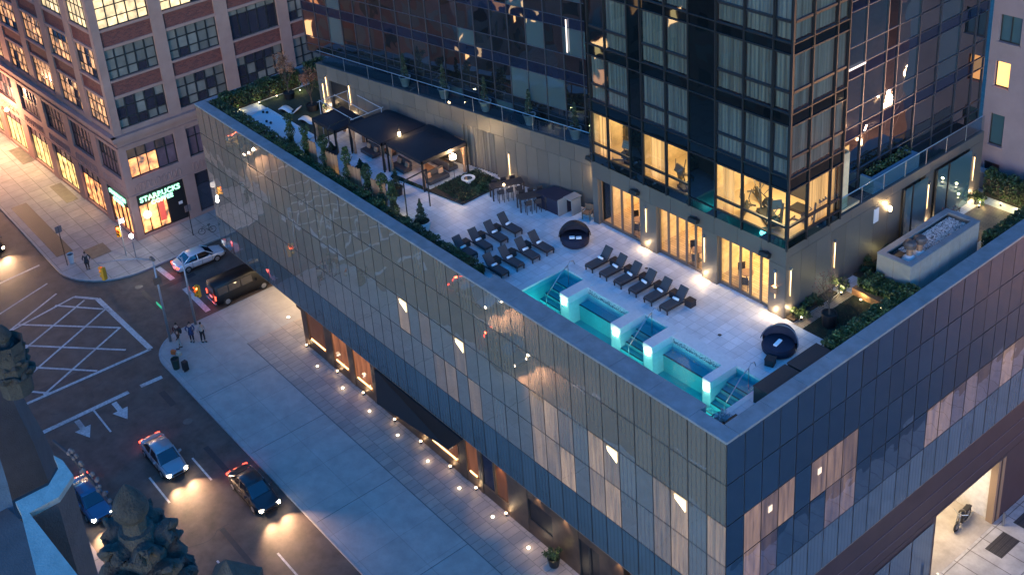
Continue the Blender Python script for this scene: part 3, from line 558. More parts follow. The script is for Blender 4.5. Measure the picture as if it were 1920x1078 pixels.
# folding glass doors + lit rooms
roomw = mat('room_wall', (.66, .52, .3), .8, var=.35, vs=1.2); roomf = tiles('room_floor', (.55, .40, .24), (.42, .30, .17), (.15, .1, .06), 1.6, .2, .5, .012, .35, var=.3)
for i, (a, b) in enumerate(bays):
    dr = thing('door_tmp', None, None); dr.parent = tow; dr.name = 'folding_door'
    n = 5 if i else 4; ww = (b-a)/n
    for q in range(n):
        x0 = a+q*ww; k = MB(); k.box(x0, -11.36, ZD, x0+.065, -11.26, 19.75); k.box(x0+ww-.065, -11.36, ZD, x0+ww, -11.26, 19.75); k.box(x0+.1, -11.36, ZD, x0+ww-.1, -11.26, ZD+.22); k.box(x0+.1, -11.36, 19.6, x0+ww-.1, -11.26, 19.75); k.build('door_frame', doorframe, dr)
        k = MB(); k.quad((x0+.06, -11.31, ZD+.2), (x0+ww-.06, -11.31, ZD+.2), (x0+ww-.06, -11.31, 19.62), (x0+.06, -11.31, 19.62)); k.build('pane', doorg, dr)
    k = MB(); k.box(a-.3, -11.35, ZD, a, -11.0, 19.78) if False else None
k = MB(); k.box(5.9, -17.4, ZD-.02, 20.1, -11.36, ZD+.03); k.build('room_floor', roomf, tow)
k = MB(); k.box(5.9, -17.5, ZD, 20.1, -17.4, 20); k.box(10.6, -17.4, ZD, 10.75, -11.4, 20); k.box(15.5, -17.4, ZD, 15.65, -11.4, 20); k.box(20.0, -17.4, ZD, 20.1, -11.4, 20); k.box(5.9, -17.4, ZD, 6.0, -11.4, 20); k.build('room_wall', roomw, tow)
k = MB(); k.box(5.9, -17.4, 19.85, 20.1, -11.36, 19.95); k.build('room_ceiling', mat('ceil', (.6, .55, .45), .8), tow)
for x, pw, c_ in ((18, 100, (1, .66, .32)), (13, 120, (1, .7, .36)), (8.2, 175, (1, .76, .38))): light('room_light', 'AREA', (x, -14.6, 19.7), pw, c_, parent=tow, sx=2.6, sy=2, size=2)
# ---- tower glazing
TOP = 62.0
sills = [21.6, 25.35, 29.1, 33.0, 36.85, 40.7]; heads = [24.58, 28.4, 32.4, 36.25, 40.1, 44.0]; trans = [22.38, 26.5, 30.3, 34.15, 38.0, 41.9]
span = facade_glass('spandrel_glass', (.004, .007, .009), .07, bump=.12, bs=.5, gcol=(.5, .72, .8))
mull = mat('mullion', (.03, .034, .04), .35, .5)
curt = curtain_mat('pale_curtain', (.19, .18, .155), 7); curtgold = curtain_mat('gold_curtain', (.55, .36, .15), 6, emit=(1, .5, .15), es=.25)
gymw = mat('gym_wall', (.62, .48, .28), .7, var=.35, vs=.8)
cols = [(18.72, 20.1), (16.82, 18.68), (13.9, 15.72), (12.15, 13.84), (8.3, 10.15), (6.42, 8.26), (5.3, 6.36)]
scols = [(-12.5, -10.98), (-14.45, -12.56), (-15.45, -14.5)]
def wavy(mb, P0, P1, z0, z1, amp=.04, freq=9, n=None):
    P0 = Vector(P0); P1 = Vector(P1); L = (P1-P0).length; n = n or max(6, int(L*14)); d = (P1-P0)/n; nn = Vector((d.y, -d.x)).normalized(); vs = []
    for i in range(n+1): p = P0+d*i+nn*amp*math.sin(i*freq/5.0+.7*math.sin(i*.9)); vs += [(p.x, p.y, z0), (p.x, p.y, z1)]
    mb.add(vs, [(2*i, 2*i+1, 2*i+3, 2*i+2) for i in range(n)])
def window(P0, P1, f, gym=False, cm=None, side=False):
    """P0->P1 seen left to right from outside at plan points; frame, two panes, cloth behind"""
    (x0, y0), (x1, y1) = P0, P1; z0, zt, z1 = sills[f], trans[f], heads[f]
    d = Vector((x1-x0, y1-y0)).normalized(); n = Vector((d.y, -d.x))
    def Q(u, off, z): return (x0+d.x*u+n.x*off, y0+d.y*u+n.y*off, z)
    L = math.hypot(x1-x0, y1-y0)
    k = MB()
    def bar(u0, u1, za, zb, o0=-.09, o1=.03):
        v = [Q(u0, o0, za), Q(u1, o0, za), Q(u1, o1, za), Q(u0, o1, za), Q(u0, o0, zb), Q(u1, o0, zb), Q(u1, o1, zb), Q(u0, o1, zb)]
        k.add(v, [(0, 3, 2, 1), (4, 5, 6, 7), (0, 1, 5, 4), (1, 2, 6, 5), (2, 3, 7, 6), (3, 0, 4, 7)])
    bar(0, .05, z0, z1); bar(L-.05, L, z0, z1); bar(.09, L-.09, z0, z0+.06); bar(.09, L-.09, z1-.06, z1); bar(.09, L-.09, zt-.07, zt+.07)
    o = k.build('window', mull, tow)
    k = MB(); k.quad(Q(.09, -.02, z0+.06), Q(L-.09, -.02, z0+.06), Q(L-.09, -.02, zt-.07), Q(.09, -.02, zt-.07)); k.quad(Q(.09, -.02, zt+.07), Q(L-.09, -.02, zt+.07), Q(L-.09, -.02, z1-.06), Q(.09, -.02, z1-.06)); k.build('pane', tintg if not gym else doorg, o)
    if cm:
        k = MB(); a, b = Q(.05, -.16, 0), Q(L-.05, -.16, 0); wavy(k, a[:2], b[:2], z0+.12, z1-.02); k.build('curtain', cm, o)
    return o
for f in range(0, 5):
    for i, (a, b) in enumerate(cols): window((b, -10.9), (a, -10.9), f, gym=(f == 0), cm=None if f == 0 or (f == 2 and i == 0) else curt)
    for i, (a, b) in enumerate(scols): window((5.2, b), (5.2, a), f, gym=(f == 0), cm=None if f == 0 else curt)
# spandrels, piers, tower bodies
k = MB()
def spq(P0, P1, z0, z1, off=0, seg=None):
    P0 = Vector(P0); P1 = Vector(P1); L = (P1-P0).length; c = max(1, round(L/(seg or 1.9))); d = (P1-P0)/c; n = Vector((d.y, -d.x)).normalized()*off
    for i in range(c): a = P0+d*(i+.012)+n; b = P0+d*(i+.988)+n; k.quad((a.x, a.y, z0), (b.x, b.y, z0), (b.x, b.y, z1), (a.x, a.y, z1))
lv = [WT] + [z for f in range(5) for z in (sills[f], heads[f])] + [40.7]
for j in range(0, len(lv), 2):
    z0 = lv[j]; z1 = lv[j+1] if j+1 < len(lv) else TOP
    for a, b in ((20.15, 18.7), (18.7, 16.8), (15.75, 13.87), (13.87, 12.12), (10.2, 8.28), (8.28, 6.4), (6.4, 5.22)): spq((a, -10.9), (b, -10.9), z0+.01, z1-.01, -.02, 3)
    for a, b in ((-10.9, -12.53), (-12.53, -14.48), (-14.48, -15.5)): spq((5.2, a), (5.2, b), z0+.01, z1-.01, -.02, 3)
zz = [WT, 24.6, 28.4, 32.4, 36.25, 40.1, 44, 48, 52, 56, TOP]
for j in range(len(zz)-1):
    spq((16.8, -10.9), (15.75, -10.9), zz[j]+.01, zz[j+1]-.01, -.01); spq((12.12, -10.9), (10.2, -10.9), zz[j]+.01, zz[j+1]-.01, -.01, 3); spq((20.35, -10.9), (20.15, -10.9), zz[j]+.01, zz[j+1]-.01, -.01)
    spq((20.4, -13.6), (20.4, -10.9), zz[j]+.01, zz[j+1]-.01, 0)
for z0, z1 in ((40.7, TOP),):
    spq((20.35, -10.9), (5.2, -10.9), z0, z1, -.03, 1.5); spq((5.2, -10.9), (5.2, -15.5), z0, z1, -.03, 1.5)
k.build('spandrel', span, tow)
k = MB()
for x in (20.12, 18.7, 16.8, 15.75, 13.87, 12.12, 10.18, 8.28, 6.4): k.box(x-.035, -10.92, WT, x+.035, -10.83, TOP)
for y in (-12.53, -14.48, -15.5): k.box(5.13, y-.035, WT, 5.22, y+.035, TOP)
k.box(5.13, -10.93, WT-.05, 5.24, -10.82, TOP)
for f in range(5):
    for z in (sills[f], heads[f]): k.box(5.14, -10.9, z-.03, 20.3, -10.85, z+.03); k.box(5.14, -15.5, z-.03, 5.2, -10.9, z+.03)
k.build('mullions', mull, tow)
k = MB(); k.box(5.6, -15.4, 24.75, 20.3, -11.6, 25.2); 
for f in range(1, 5): k.box(5.6, -15.4, heads[f]+.1, 20.3, -11.3, sills[f+1]-.1 if f < 5 else 41)
k.box(5.7, -15.4, 25.2, 20.2, -12.6, TOP-1); k.build('tower_core', mat('dark_interior', (.035, .04, .045), .9), tow)
# gym room
k = MB(); k.box(5.35, -17.5, 21.15, 20.2, -11.0, 21.3); k.build('gym_floor', mat('gym_floor', (.5, .38, .22), .4), tow)
k = MB(); k.box(5.6, -16.6, 21.3, 20.2, -16.5, 24.75); k.box(11.0, -16.5, 21.3, 11.2, -11.2, 24.75); k.box(16.2, -16.5, 21.3, 16.4, -11.2, 24.75); k.box(20.2, -16.5, 21.3, 20.3, -11.2, 24.75); k.box(5.45, -16.5, 21.3, 5.55, -15.5, 24.75); k.build('gym_wall', gymw, tow)
k = MB(); wavy(k, (19.9, -11.35), (18.9, -11.35), 21.35, 24.5); wavy(k, (15.5, -11.35), (14.2, -11.4), 21.35, 24.5); wavy(k, (10.0, -11.35), (9.2, -11.4), 21.35, 24.5); wavy(k, (5.55, -12.9), (5.55, -15.3), 21.35, 24.5); wavy(k, (18.6, -13.4), (17.9, -13.4), 21.35, 24.5); k.build('gym_curtain', curtgold, tow)
for x, p_ in ((18.2, 70), (13.8, 90), (8.2, 150)): light('gym_light', 'AREA', (x, -13.6, 24.6), p_, (1, .74, .38), parent=tow, sx=2, sy=2, size=2)
# gym machines
eqm = mat('gym_grey', (.12, .11, .1), .4, .4); eqd = mat('gym_black', (.02, .02, .02), .5)
def treadmill():
    t = thing('treadmill', 'x', 'treadmill'); k = MB(); k.box(-.4, -.9, 0, .4, .9, .2); k.build('deck', eqd, t); k = MB()
    for s_ in (-.38, .38): k.tube([(s_, .7, .15), (s_, .95, 1.3), (s_, .5, 1.2)], .04, 6)
    k.build('side_rail', eqm, t); k = MB(); k.cbox((0, .95, 1.4), (.8, .12, .5), (.4, 0, 0)); k.build('console', eqm, t); return t
def bike():
    t = thing('elliptical_trainer', 'x', 'exercise machine'); k = MB(); k.tube([(0, -.8, .08), (0, .8, .08)], .05, 6); k.tube([(-.3, -.8, .05), (.3, -.8, .05)], .05, 6); k.tube([(0, .5, .08), (0, .6, 1.5)], .06, 6); k.tube([(-.3, .1, 1.6), (-.25, .5, 1.2), (-.2, -.2, .3)], .03, 6); k.tube([(.3, .1, 1.6), (.25, .5, 1.2), (.2, -.2, .3)], .03, 6); k.build('frame', eqm, t)
    k = MB(); k.add([(.04*q, .1+.35*math.cos(a_/12*6.283), .45+.35*math.sin(a_/12*6.283)) for q in (-1, 1) for a_ in range(12)], [tuple(range(12)), tuple(range(12, 24))[::-1]]+[(a_, a_+12, (a_+1) % 12+12, (a_+1) % 12) for a_ in range(12)]); k.build('flywheel', eqd, t); return t
tm = treadmill(); bk = bike(); first = {id(tm): True, id(bk): True}
for src, x, y, rz, lab in ((tm, 17.9, -12.6, .2, 'treadmill in the leftmost lit gym window'), (bk, 17.0, -12.4, 1.2, 'upright exercise machine in the leftmost lit gym window'), (tm, 13.1, -12.4, -.3, 'treadmill in the middle lit gym window'), (bk, 14.0, -12.3, .6, 'exercise machine in the middle lit gym window beside the golden curtain'),
        (bk, 9.0, -12.2, .4, 'exercise machine at the left side of the right lit gym window'), (tm, 7.7, -12.5, 1.0, 'treadmill in the middle of the right lit gym window'), (bk, 8.3, -13.3, -.4, 'exercise machine deep inside the right lit gym window'), (bk, 5.95, -13.4, 1.7, 'exercise machine behind the gym window round the tower corner'), (bk, 18.3, -11.9, 2.2, 'exercise machine at the curtain of the leftmost lit gym window'), (tm, 17.3, -13.8, .1, 'treadmill deep inside the leftmost lit gym window'), (bk, 12.7, -11.9, 2.0, 'exercise machine right up at the middle gym window'), (bk, 9.6, -13.8, 1.0, 'exercise machine beside the curtain of the right lit gym window'), (bk, 6.9, -11.8, 2.6, 'exercise machine near the corner column of the gym'), (tm, 6.6, -14.4, 1.6, 'treadmill facing the side window of the gym')):
    o = src if first.pop(id(src), None) else copy_tree(src); put(o, (x, y, 21.3), rz, lab, 'gym machines on the lit floor')
# angled curtain wall above the wing, 1.5 m back
cw = facade_glass('curtain_wall_glass', (.010, .014, .018), .24, bump=.32, bs=.4, gcol=(.8, .76, .8), isl=.5); cwt = facade_glass('curtain_wall_lit', (.05, .08, .09), .16, bump=.3, bs=.5, gcol=(.7, .8, .9), isl=.3)
sp2 = facade_glass('curtain_wall_spandrel', (.008, .014, .03), .12, bump=.4, bs=.5, gcol=(.5, .6, .8))
k = MB(); k3 = MB(); k4 = MB(); S0 = -3.2; n_ = 20; step = (28.3-S0)/n_; OFF = -1.5; r_ = random.Random(5)
zr = [WT, 21.7] + [z for f in range(5) for z in (trans[f], heads[f], sills[f+1])] + [43.5, 44.5, 47.5, 48.3, 51.3, 52.1, 55, 56, 59, TOP]
for i in range(n_):
    s0 = S0+i*step; s1 = s0+step
    for j in range(len(zr)-1):
        z0, z1 = zr[j], zr[j+1]; t_ = r_.uniform(-.012, .012); a = wp(s0+.03, OFF+t_); b = wp(s1-.03, OFF-t_)
        tgt = k3 if (z1-z0 < 1.0 and j > 1) else (MB() if (i < 6 and r_.random() < .5 and z0 > 22 and z1-z0 > 1.6) or r_.random() < .04 else k)
        tgt.quad((b[0], b[1], z0+.025), (a[0], a[1], z0+.025), (a[0], a[1], z1-.025), (b[0], b[1], z1-.025))
        if tgt is not k and tgt is not k3 and z0 < 48: tgt.build('blinded_window', cwt, tow)
k.build('curtain_wall', cw, tow); k3.build('curtain_wall_spandrel', sp2, tow)
k = MB()
for i in range(n_+1): s0 = S0+i*step; a = wp(s0-.03, OFF+.06); b = wp(s0+.03, OFF+.06); c = wp(s0+.03, OFF-.03); d = wp(s0-.03, OFF-.03); k.prism([a[:2], b[:2], c[:2], d[:2]], WT, TOP)
for z in zr: a = wp(S0, OFF+.04); b = wp(28.3, OFF+.04); c = wp(28.3, OFF-.03); d = wp(S0, OFF-.03); k.prism([a[:2], b[:2], c[:2], d[:2]], z-.02, z+.02)
k.build('curtain_wall_mullions', mat('cw_mullion', (.10, .11, .14), .3, .7), tow)
k = MB(); a = wp(S0, OFF-.1); b = wp(28.25, OFF-.1); c = wp(28.25, -16); d = wp(S0, -16); k.prism([a[:2], b[:2], c[:2], d[:2]], WT, TOP-.1); k.build('wing_body', bpy.data.materials['dark_interior'], tow)
# ledge floor on the wing + side
k = MB(); k.prism([wp(-2.6, -.36)[:2], wp(25.6, -.36)[:2], wp(25.6, -2)[:2], wp(-2.6, -2)[:2]], 20.6, 20.9); k.build('ledge', coping, tow)
# side curtain wall set back at x=6.5, y -15.5..-31
cwb = facade_glass('side_blind_glass', (.018, .04, .055), .16, bump=.3, bs=.45, gcol=(.75, .8, .85), isl=.3)
k = MB(); k3 = MB(); ys = [-15.5, -16.9, -18.9, -20.9, -22.0, -24.1, -26.2, -28.4, -30.2, -31.4]
for i in range(len(ys)-1):
    for j in range(len(zr)-1):
        z0, z1 = zr[j], zr[j+1]; t_ = r_.uniform(-.012, .012)
        tgt = k3 if (z1-z0 < 1.0 and j > 1) else (MB() if (z0 > 24 and z0 < 46 and i in (0, 1, 2, 4, 6) and z1-z0 > 1.0) else k)
        tgt.quad((6.5+t_, ys[i]-.03, z0+.025), (6.5-t_, ys[i+1]+.03, z0+.025), (6.5-t_, ys[i+1]+.03, z1-.025), (6.5+t_, ys[i]-.03, z1-.025))
        if tgt is not k and tgt is not k3: tgt.build('side_blinded_window', cwb, tow)
k.build('side_curtain_wall', cw, tow); k3.build('side_spandrel', sp2, tow)
k = MB()
for y in ys: k.box(6.42, y-.03, WT, 6.52, y+.03, TOP)
for z in zr: k.box(6.44, -31.4, z-.02, 6.52, -15.5, z+.02)
k.build('side_mullions', bpy.data.materials['cw_mullion'], tow)
k = MB(); k.box(6.6, -31.4, WT, 20, -15.4, TOP-.1); k.box(5.3, -15.55, WT, 6.6, -15.5, TOP); k.build('side_body', bpy.data.materials['dark_interior'], tow)
k = MB(); k.quad((6.47, -15.9, 21.3), (6.47, -17.9, 21.3), (6.47, -17.9, 24.3), (6.47, -15.9, 24.3)); k.build('lit_curtain_window', facade_glass('gold_pane', (.3, .18, .06), .12, stripes=6, axis=1, emit=(1, .55, .2), est=.25), tow)
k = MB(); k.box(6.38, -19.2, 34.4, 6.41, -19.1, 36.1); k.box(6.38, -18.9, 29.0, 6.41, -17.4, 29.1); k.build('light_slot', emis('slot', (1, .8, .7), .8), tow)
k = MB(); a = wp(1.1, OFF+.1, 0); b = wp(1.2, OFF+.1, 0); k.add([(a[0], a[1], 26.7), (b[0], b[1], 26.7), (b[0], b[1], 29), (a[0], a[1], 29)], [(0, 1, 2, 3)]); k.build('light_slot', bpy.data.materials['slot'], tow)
# glass balustrades along the ledges
k = MB(); pst = MB()
for i in range(10):
    a = wp(-2+i*2.7, -.12); b = wp(-2+(i+1)*2.7-.08, -.12); k.quad((b[0], b[1], WT), (a[0], a[1], WT), (a[0], a[1], 22.05), (b[0], b[1], 22.05)); pst.tube([(a[0], a[1], WT), (a[0], a[1], 22.1)], .025, 6)
pst.tube([wp(-2.4, -.12, 22.1), wp(25.4, -.12, 22.1)], .03, 6)
o = k.build('balustrade_glass', rail_g, tow); pst.build('balustrade_rail', steel, o)
k = MB(); pst = MB()
for i in range(7): y = -15.7-i*2.1; k.quad((5.42, y, WT), (5.42, y-2.0, WT), (5.42, y-2.0, 22.0), (5.42, y, 22.0)); pst.tube([(5.42, y, WT), (5.42, y, 22.05)], .025, 6)
pst.tube([(5.42, -15.6, 22.05), (5.42, -30, 22.05)], .03, 6); o = k.build('balustrade_glass', rail_g, tow); pst.build('balustrade_rail', steel, o)
k = MB(); k.box(5.5, -19.0, WT, 5.8, -23.5, 21.95); k.box(5.8, -23.5, WT, 6.4, -23.2, 21.95); k.box(5.8, -19.2, WT, 6.4, -19.0, 21.95); solo(k, 'ledge_planter', mat('blue_planter', (.1, .2, .28), .5), 'blue-rimmed box planter on the ledge above the side wall', 'planter')
k = MB(); r_ = random.Random(2)
for _ in range(700): k.leaf((r_.uniform(5.8, 6.4), r_.uniform(-23.2, -19.2), r_.uniform(21.6, 22.3)), .09, r_)
solo(k, 'ledge_shrub', leafd, 'dark shrub growing in the box planter on the side ledge', 'shrub')
# white tapered pots with trees on the ledge
def ledge_pot():
    t = thing('ledge_pot', 'x', 'planter'); k = MB(); k.lathe([(.24, 0), (.42, .8), (.46, .82), (.46, .88), (.4, .88), (.38, .74)], (0, 0, 0), 20, cap=False); k.build('pot', mat('pot_grey', (.2, .21, .23), .5), t, smooth=True)
    k = MB(); k.lathe([(.38, .76), (.01, .78)], (0, 0, 0), 14); k.build('soil', soilm, t); return t
def ledge_tree(seed=1):
    k = MB(); r_ = random.Random(seed)
    for _ in range(420):
        z = r_.uniform(0, 1.9); rr = .33*(1-z/2.4); a_ = r_.uniform(0, 6.28); q = rr*math.sqrt(r_.random()); k.leaf((q*math.cos(a_), q*math.sin(a_), .8+z), .07, r_)
    t = thing('potted_conifer', 'x', 'tree'); k.build('crown', leaft, t); k = MB(); k.tube([(0, 0, .72), (0, 0, 2.4)], .03, 6, r1=.01); k.build('trunk', barkm, t); return t
lp = ledge_pot(); lt = ledge_tree()
for i, s_ in enumerate((.3, 4.2, 8.2, 12.2, 16.2)):
    p = wp(s_, -.75, 20.9); o = lp if i == 0 else copy_tree(lp); put(o, p, 0, ('white tapered pot on the high ledge nearest the tower corner', 'second white pot on the high ledge from the tower corner', 'third white pot on the high ledge from the tower corner', 'fourth pot on the high ledge above the cabana', 'fifth pot on the high ledge, farthest from the tower corner')[i], 'pots on the high ledge')
    o = lt if i == 0 else copy_tree(lt); put(o, p, i, ('slim conifer in the ledge pot nearest the tower corner', 'slim conifer in the second ledge pot', 'slim conifer in the third ledge pot', 'slim conifer in the fourth ledge pot', 'slim conifer in the fifth ledge pot')[i], 'conifers on the high ledge')
# wall sconces: emissive taper stands in for the beam grazing the wall
def sconce():
    t = thing('wall_sconce', 'x', 'wall light'); k = MB(); k.box(-.06, 0, -.05, .06, .1, .1); k.build('housing', steel, t)
    k = MB(); k.add([(-.025, .012, -.05), (.025, .012, -.05), (.045, .012, -2.0), (-.045, .012, -2.0)], [(0, 1, 2, 3)]); k = MB(); k.add([(-.02, .02, -.06), (.02, .02, -.06), (.006, .02, -1.75), (-.006, .02, -1.75), (-.02, .045, -.06), (.02, .045, -.06), (.006, .03, -1.75), (-.006, .03, -1.75)], [(0, 1, 2, 3), (4, 7, 6, 5), (0, 4, 5, 1), (1, 5, 6, 2), (2, 6, 7, 3), (3, 7, 4, 0)]); k.build('beam_streak', emis('beam_streak_glow', (1, .6, .24), 3.2), t); return t
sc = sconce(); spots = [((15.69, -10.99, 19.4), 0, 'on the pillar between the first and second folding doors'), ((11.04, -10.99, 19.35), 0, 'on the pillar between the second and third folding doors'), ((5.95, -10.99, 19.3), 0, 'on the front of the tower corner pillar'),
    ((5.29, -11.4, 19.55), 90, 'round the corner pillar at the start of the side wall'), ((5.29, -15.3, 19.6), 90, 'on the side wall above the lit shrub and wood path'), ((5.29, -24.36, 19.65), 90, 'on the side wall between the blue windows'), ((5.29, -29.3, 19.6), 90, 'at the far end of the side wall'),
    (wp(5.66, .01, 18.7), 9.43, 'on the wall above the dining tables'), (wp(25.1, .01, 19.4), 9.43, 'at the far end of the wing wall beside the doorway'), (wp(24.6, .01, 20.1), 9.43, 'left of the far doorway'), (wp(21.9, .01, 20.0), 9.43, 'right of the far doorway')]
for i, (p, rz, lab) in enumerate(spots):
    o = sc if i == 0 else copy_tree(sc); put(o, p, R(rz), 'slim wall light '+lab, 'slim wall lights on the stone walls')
    M = Matrix.Rotation(R(rz), 3, 'Z'); q = Vector(p)+M @ Vector((0, .085, -.1))
    if rz == 90: q = Vector(p)+Vector((-.085, 0, -.1)); o.rotation_euler = (0, 0, R(90))
    light('sconce_light', 'SPOT', (0, .1, -.11), 260, (1, .6, .25), .012, spot=R(22), parent=o, blend=.6)
    light('sconce_glow', 'POINT', (0, .16, -2.55 if p[2] > 19 else -1.9), 13 if i < 3 else 3.5, (1, .7, .38), .08, parent=o)
# bare star-like lamp on the side wall + lantern lamps
def lantern(p, lab, pw, r=.09, post=None, grp='small bright lanterns'):
    t = thing('lantern', lab, 'lantern', p, group=grp); k = MB(); k.lathe([(r*.6, -.16), (r, -.12), (r, .12), (r*.5, .18)], (0, 0, 0), 10); k.build('glass', emis('lan%d' % int(p[0]*10), (1, .72, .38), 14), t); k = MB(); k.lathe([(r*.7, .18), (r*.3, .28)], (0, 0, 0), 10); k.lathe([(r*.7, -.2), (r*.7, -.16)], (0, 0, 0), 10); 
    if post: k.tube([(0, 0, -.2), (0, 0, post)], .02, 6)
    k.build('holder', darkmetal, t); light('lantern_light', 'POINT', (0, .2 if post is None else 0, .35), pw, (1, .64, .28), .1, parent=t)
lantern((5.16, -20.3, 19.65), 'bright bare lamp high on the side wall above the roof box', 26)
lantern((21.08, -11.86, 18.9), 'bright lantern on the wall left of the first folding door', 22)
# black box heaters above the doors
def heater():
    t = thing('wall_heater', 'x', 'heater'); k = MB(); k.cbox((0, .28, 0), (.62, .38, .26), (R(18), 0, 0)); k.build('housing', blackm, t, bevel=.03); k = MB(); k.box(-.05, 0, -.1, .05, .14, .1); k.build('bracket', darkmetal, t); return t
ht_ = heater()
for i, (x, y, z) in enumerate(((21.27, -12.0, 20.45), (16.39, -11.0, 20.3), (11.63, -11.0, 20.3), (6.51, -11.0, 20.25))):
    o = ht_ if i == 0 else copy_tree(ht_); put(o, (x, y+.0, z), 0, ('black box heater on the wall left of the folding doors', 'black box heater above the first folding door', 'black box heater above the second folding door', 'black box heater above the third folding door')[i], 'black heaters on the stone wall')
k = MB(); k.box(5.26, -19.35, 19.2, 5.3, -18.9, 20.1); solo(k, 'wall_plaque', mat('plaque', (.45, .48, .55), .5), 'pale square plaque on the dark side wall', 'plaque')
k = MB(); k.box(5.75, -10.99, 18.2, 6.2, -10.85, 18.35); k.box(5.75, -10.9, 17.9, 6.2, -10.86, 18.2); solo(k, 'wall_shelf_sign', woodm, 'small brown board on the corner pillar under the wall light', 'board')
# ================================================================== PALE BUILDING BEHIND
pk = thing('pale_building', 'pale plastered building with small dark windows beyond the far end of the terrace', 'building')
pkm = mat('pale_plaster', (.24, .18, .2), .85, var=.1, vs=.5, bump=.2, bs=12, stain=.3, stain_c=(.3, .27, .28))
YP = -32.2
wins = [(4.72, 6.1, 26.2, 28.0, 0), (5.15, 6.1, 23.15, 24.9, 1), (5.15, 6.1, 19.1, 21.3, 0), (5.15, 6.2, 17.2, 17.85, 2), (2.9, 3.7, 17.05, 17.4, 2), (4.72, 6.1, 29.8, 31.8, 0), (4.72, 6.1, 33.4, 35.4, 0)]
k = MB(); k.box(1.0, -50, LOW, 6.6, YP-.25, 60)
# face with recesses: build as strips
xs = sorted({1.0, 6.6} | {w_[0] for w_ in wins} | {w_[1] for w_ in wins}); zs = sorted({LOW, 60} | {w_[2] for w_ in wins} | {w_[3] for w_ in wins})
for i in range(len(xs)-1):
    for j in range(len(zs)-1):
        cx_, cz_ = (xs[i]+xs[i+1])/2, (zs[j]+zs[j+1])/2
        if any(w_[0] < cx_ < w_[1] and w_[2] < cz_ < w_[3] for w_ in wins): continue
        k.box(xs[i], YP-.249, zs[j], xs[i+1], YP, zs[j+1])
k.build('wall', pkm, pk)
for i, (a, b, c, d, kind) in enumerate(wins):
    k = MB(); k.box(a, YP-.2, c, b, YP-.16, c+.07); k.box(a, YP-.2, d-.07, b, YP-.16, d); k.box(a, YP-.2, c, a+.07, YP-.16, d); k.box(b-.07, YP-.2, c, b, YP-.16, d); k.box((a+b)/2-.03, YP-.2, c, (a+b)/2+.03, YP-.16, d) if b-a > 1.2 else None; o = k.build('window', frame, pk)
    k = MB(); k.quad((b, YP-.22, c), (a, YP-.22, c), (a, YP-.22, d), (b, YP-.22, d)); k.build('pane', (bg_, emis('amber_window', (1, .45, .12), 1.0), mat('vent', (.08, .03, .03), .6))[kind], o)
    k = MB(); k.box(a-.08, YP, c-.1, b+.08, YP+.08, c); k.build('sill', pkm, o)
# ================================================================== TERRACE FURNITURE
def rnd_towel():
    t = MB(); t.tube([(-.19, 0, 0), (.19, 0, 0)], .075, 12); return t
def make_lounger():
    t = thing('sun_lounger', 'x', 'sun lounger'); r_ = R(52)
    k = MB(); k.box(-.31, 0, .28, .31, 1.32, .34); k.box(-.31, 0, .22, -.27, 1.9, .3); k.box(.27, 0, .22, .31, 1.9, .3); k.build('frame', wicker, t)
    for sx, sy in ((-1, .04), (1, .04), (-1, 1.82), (1, 1.82)): k = MB(); k.box(sx*.31-.03*sx-.03, sy, 0, sx*.31-.03*sx+.03, sy+.06, .24); k.build('leg', wicker, t)
    k = MB(); k.cbox((0, .66, .39), (.6, 1.3, .1)); k.build('cushion', cushion, t, bevel=.03)
    k = MB(); L = .82; k.cbox((0, 1.3+math.cos(r_)*L/2, .36+math.sin(r_)*L/2), (.6, L, .1), (r_, 0, 0)); k.build('backrest', cushion, t, bevel=.03)
    k = MB(); k.cbox((0, 1.36+math.cos(r_)*L/2, .32+math.sin(r_)*L/2), (.56, L-.05, .03), (r_, 0, 0)); k.build('back_panel', wicker, t); return t
L0 = make_lounger(); tw = MB(); tw.tube([(-.19, 0, 0), (.19, 0, 0)], .078, 12); tw = tw.build('towel', towelm, smooth=True)
def side_table():
    t = thing('side_table', 'x', 'side table'); k = MB(); k.box(-.24, -.24, 0, .24, .24, .38); k.build('body', wicker, t, bevel=.02); k = MB(); k.box(-.26, -.26, .38, .26, .26, .42); k.build('table_top', wicker, t, bevel=.01); return t
ST = side_table(); cnt = [0]
ords = ('first', 'second', 'third', 'fourth', 'fifth', 'sixth')
def add_lounger(x, y, rz, lab, tlab, grp):
    o = L0 if cnt[0] == 0 else copy_tree(L0); put(o, (x, y, ZD), rz, lab, grp)
    v = Matrix.Rotation(rz, 3, 'Z') @ Vector((random.uniform(-.03, .03), 1.05, .52)); t = tw if cnt[0] == 0 else copy_tree(tw); t.location = (x+v.x, y+v.y, ZD+v.z); t.rotation_euler = (0, 0, rz+random.uniform(-.12, .12)); tag(t, tlab, 'towel', 'rolled white towels on the loungers'); cnt[0] += 1
tcnt = [0]
def add_table(x, y, lab):
    o = ST if tcnt[0] == 0 else copy_tree(ST); put(o, (x, y, ZD), 0, lab, 'dark wicker side tables'); tcnt[0] += 1
for i in range(6):
    x = 16.4-i*1.215; add_lounger(x, -6.68, R(180)+random.uniform(-.03, .03), 'charcoal sun lounger, %s from the left in the row facing the pool' % ords[i], 'rolled white towel on the %s lounger from the left by the pool' % ords[i], 'sun loungers in a row facing the pool')
for i in range(6): add_table(15.8-i*1.215-(0.0 if i < 5 else -.05), -8.35, 'dark side table right of the %s lounger in the row by the pool' % ords[i])
for i, y in enumerate((-6.45, -5.12, -3.83, -2.62)):
    add_lounger(22.4+(.15 if i == 0 else 0), y, R(-90)+random.uniform(-.03, .03), 'charcoal sun lounger, %s from the wall in the rear row of four' % ords[i], 'rolled white towel on the %s rear row lounger from the wall' % ords[i], 'sun loungers in the two rows of four')
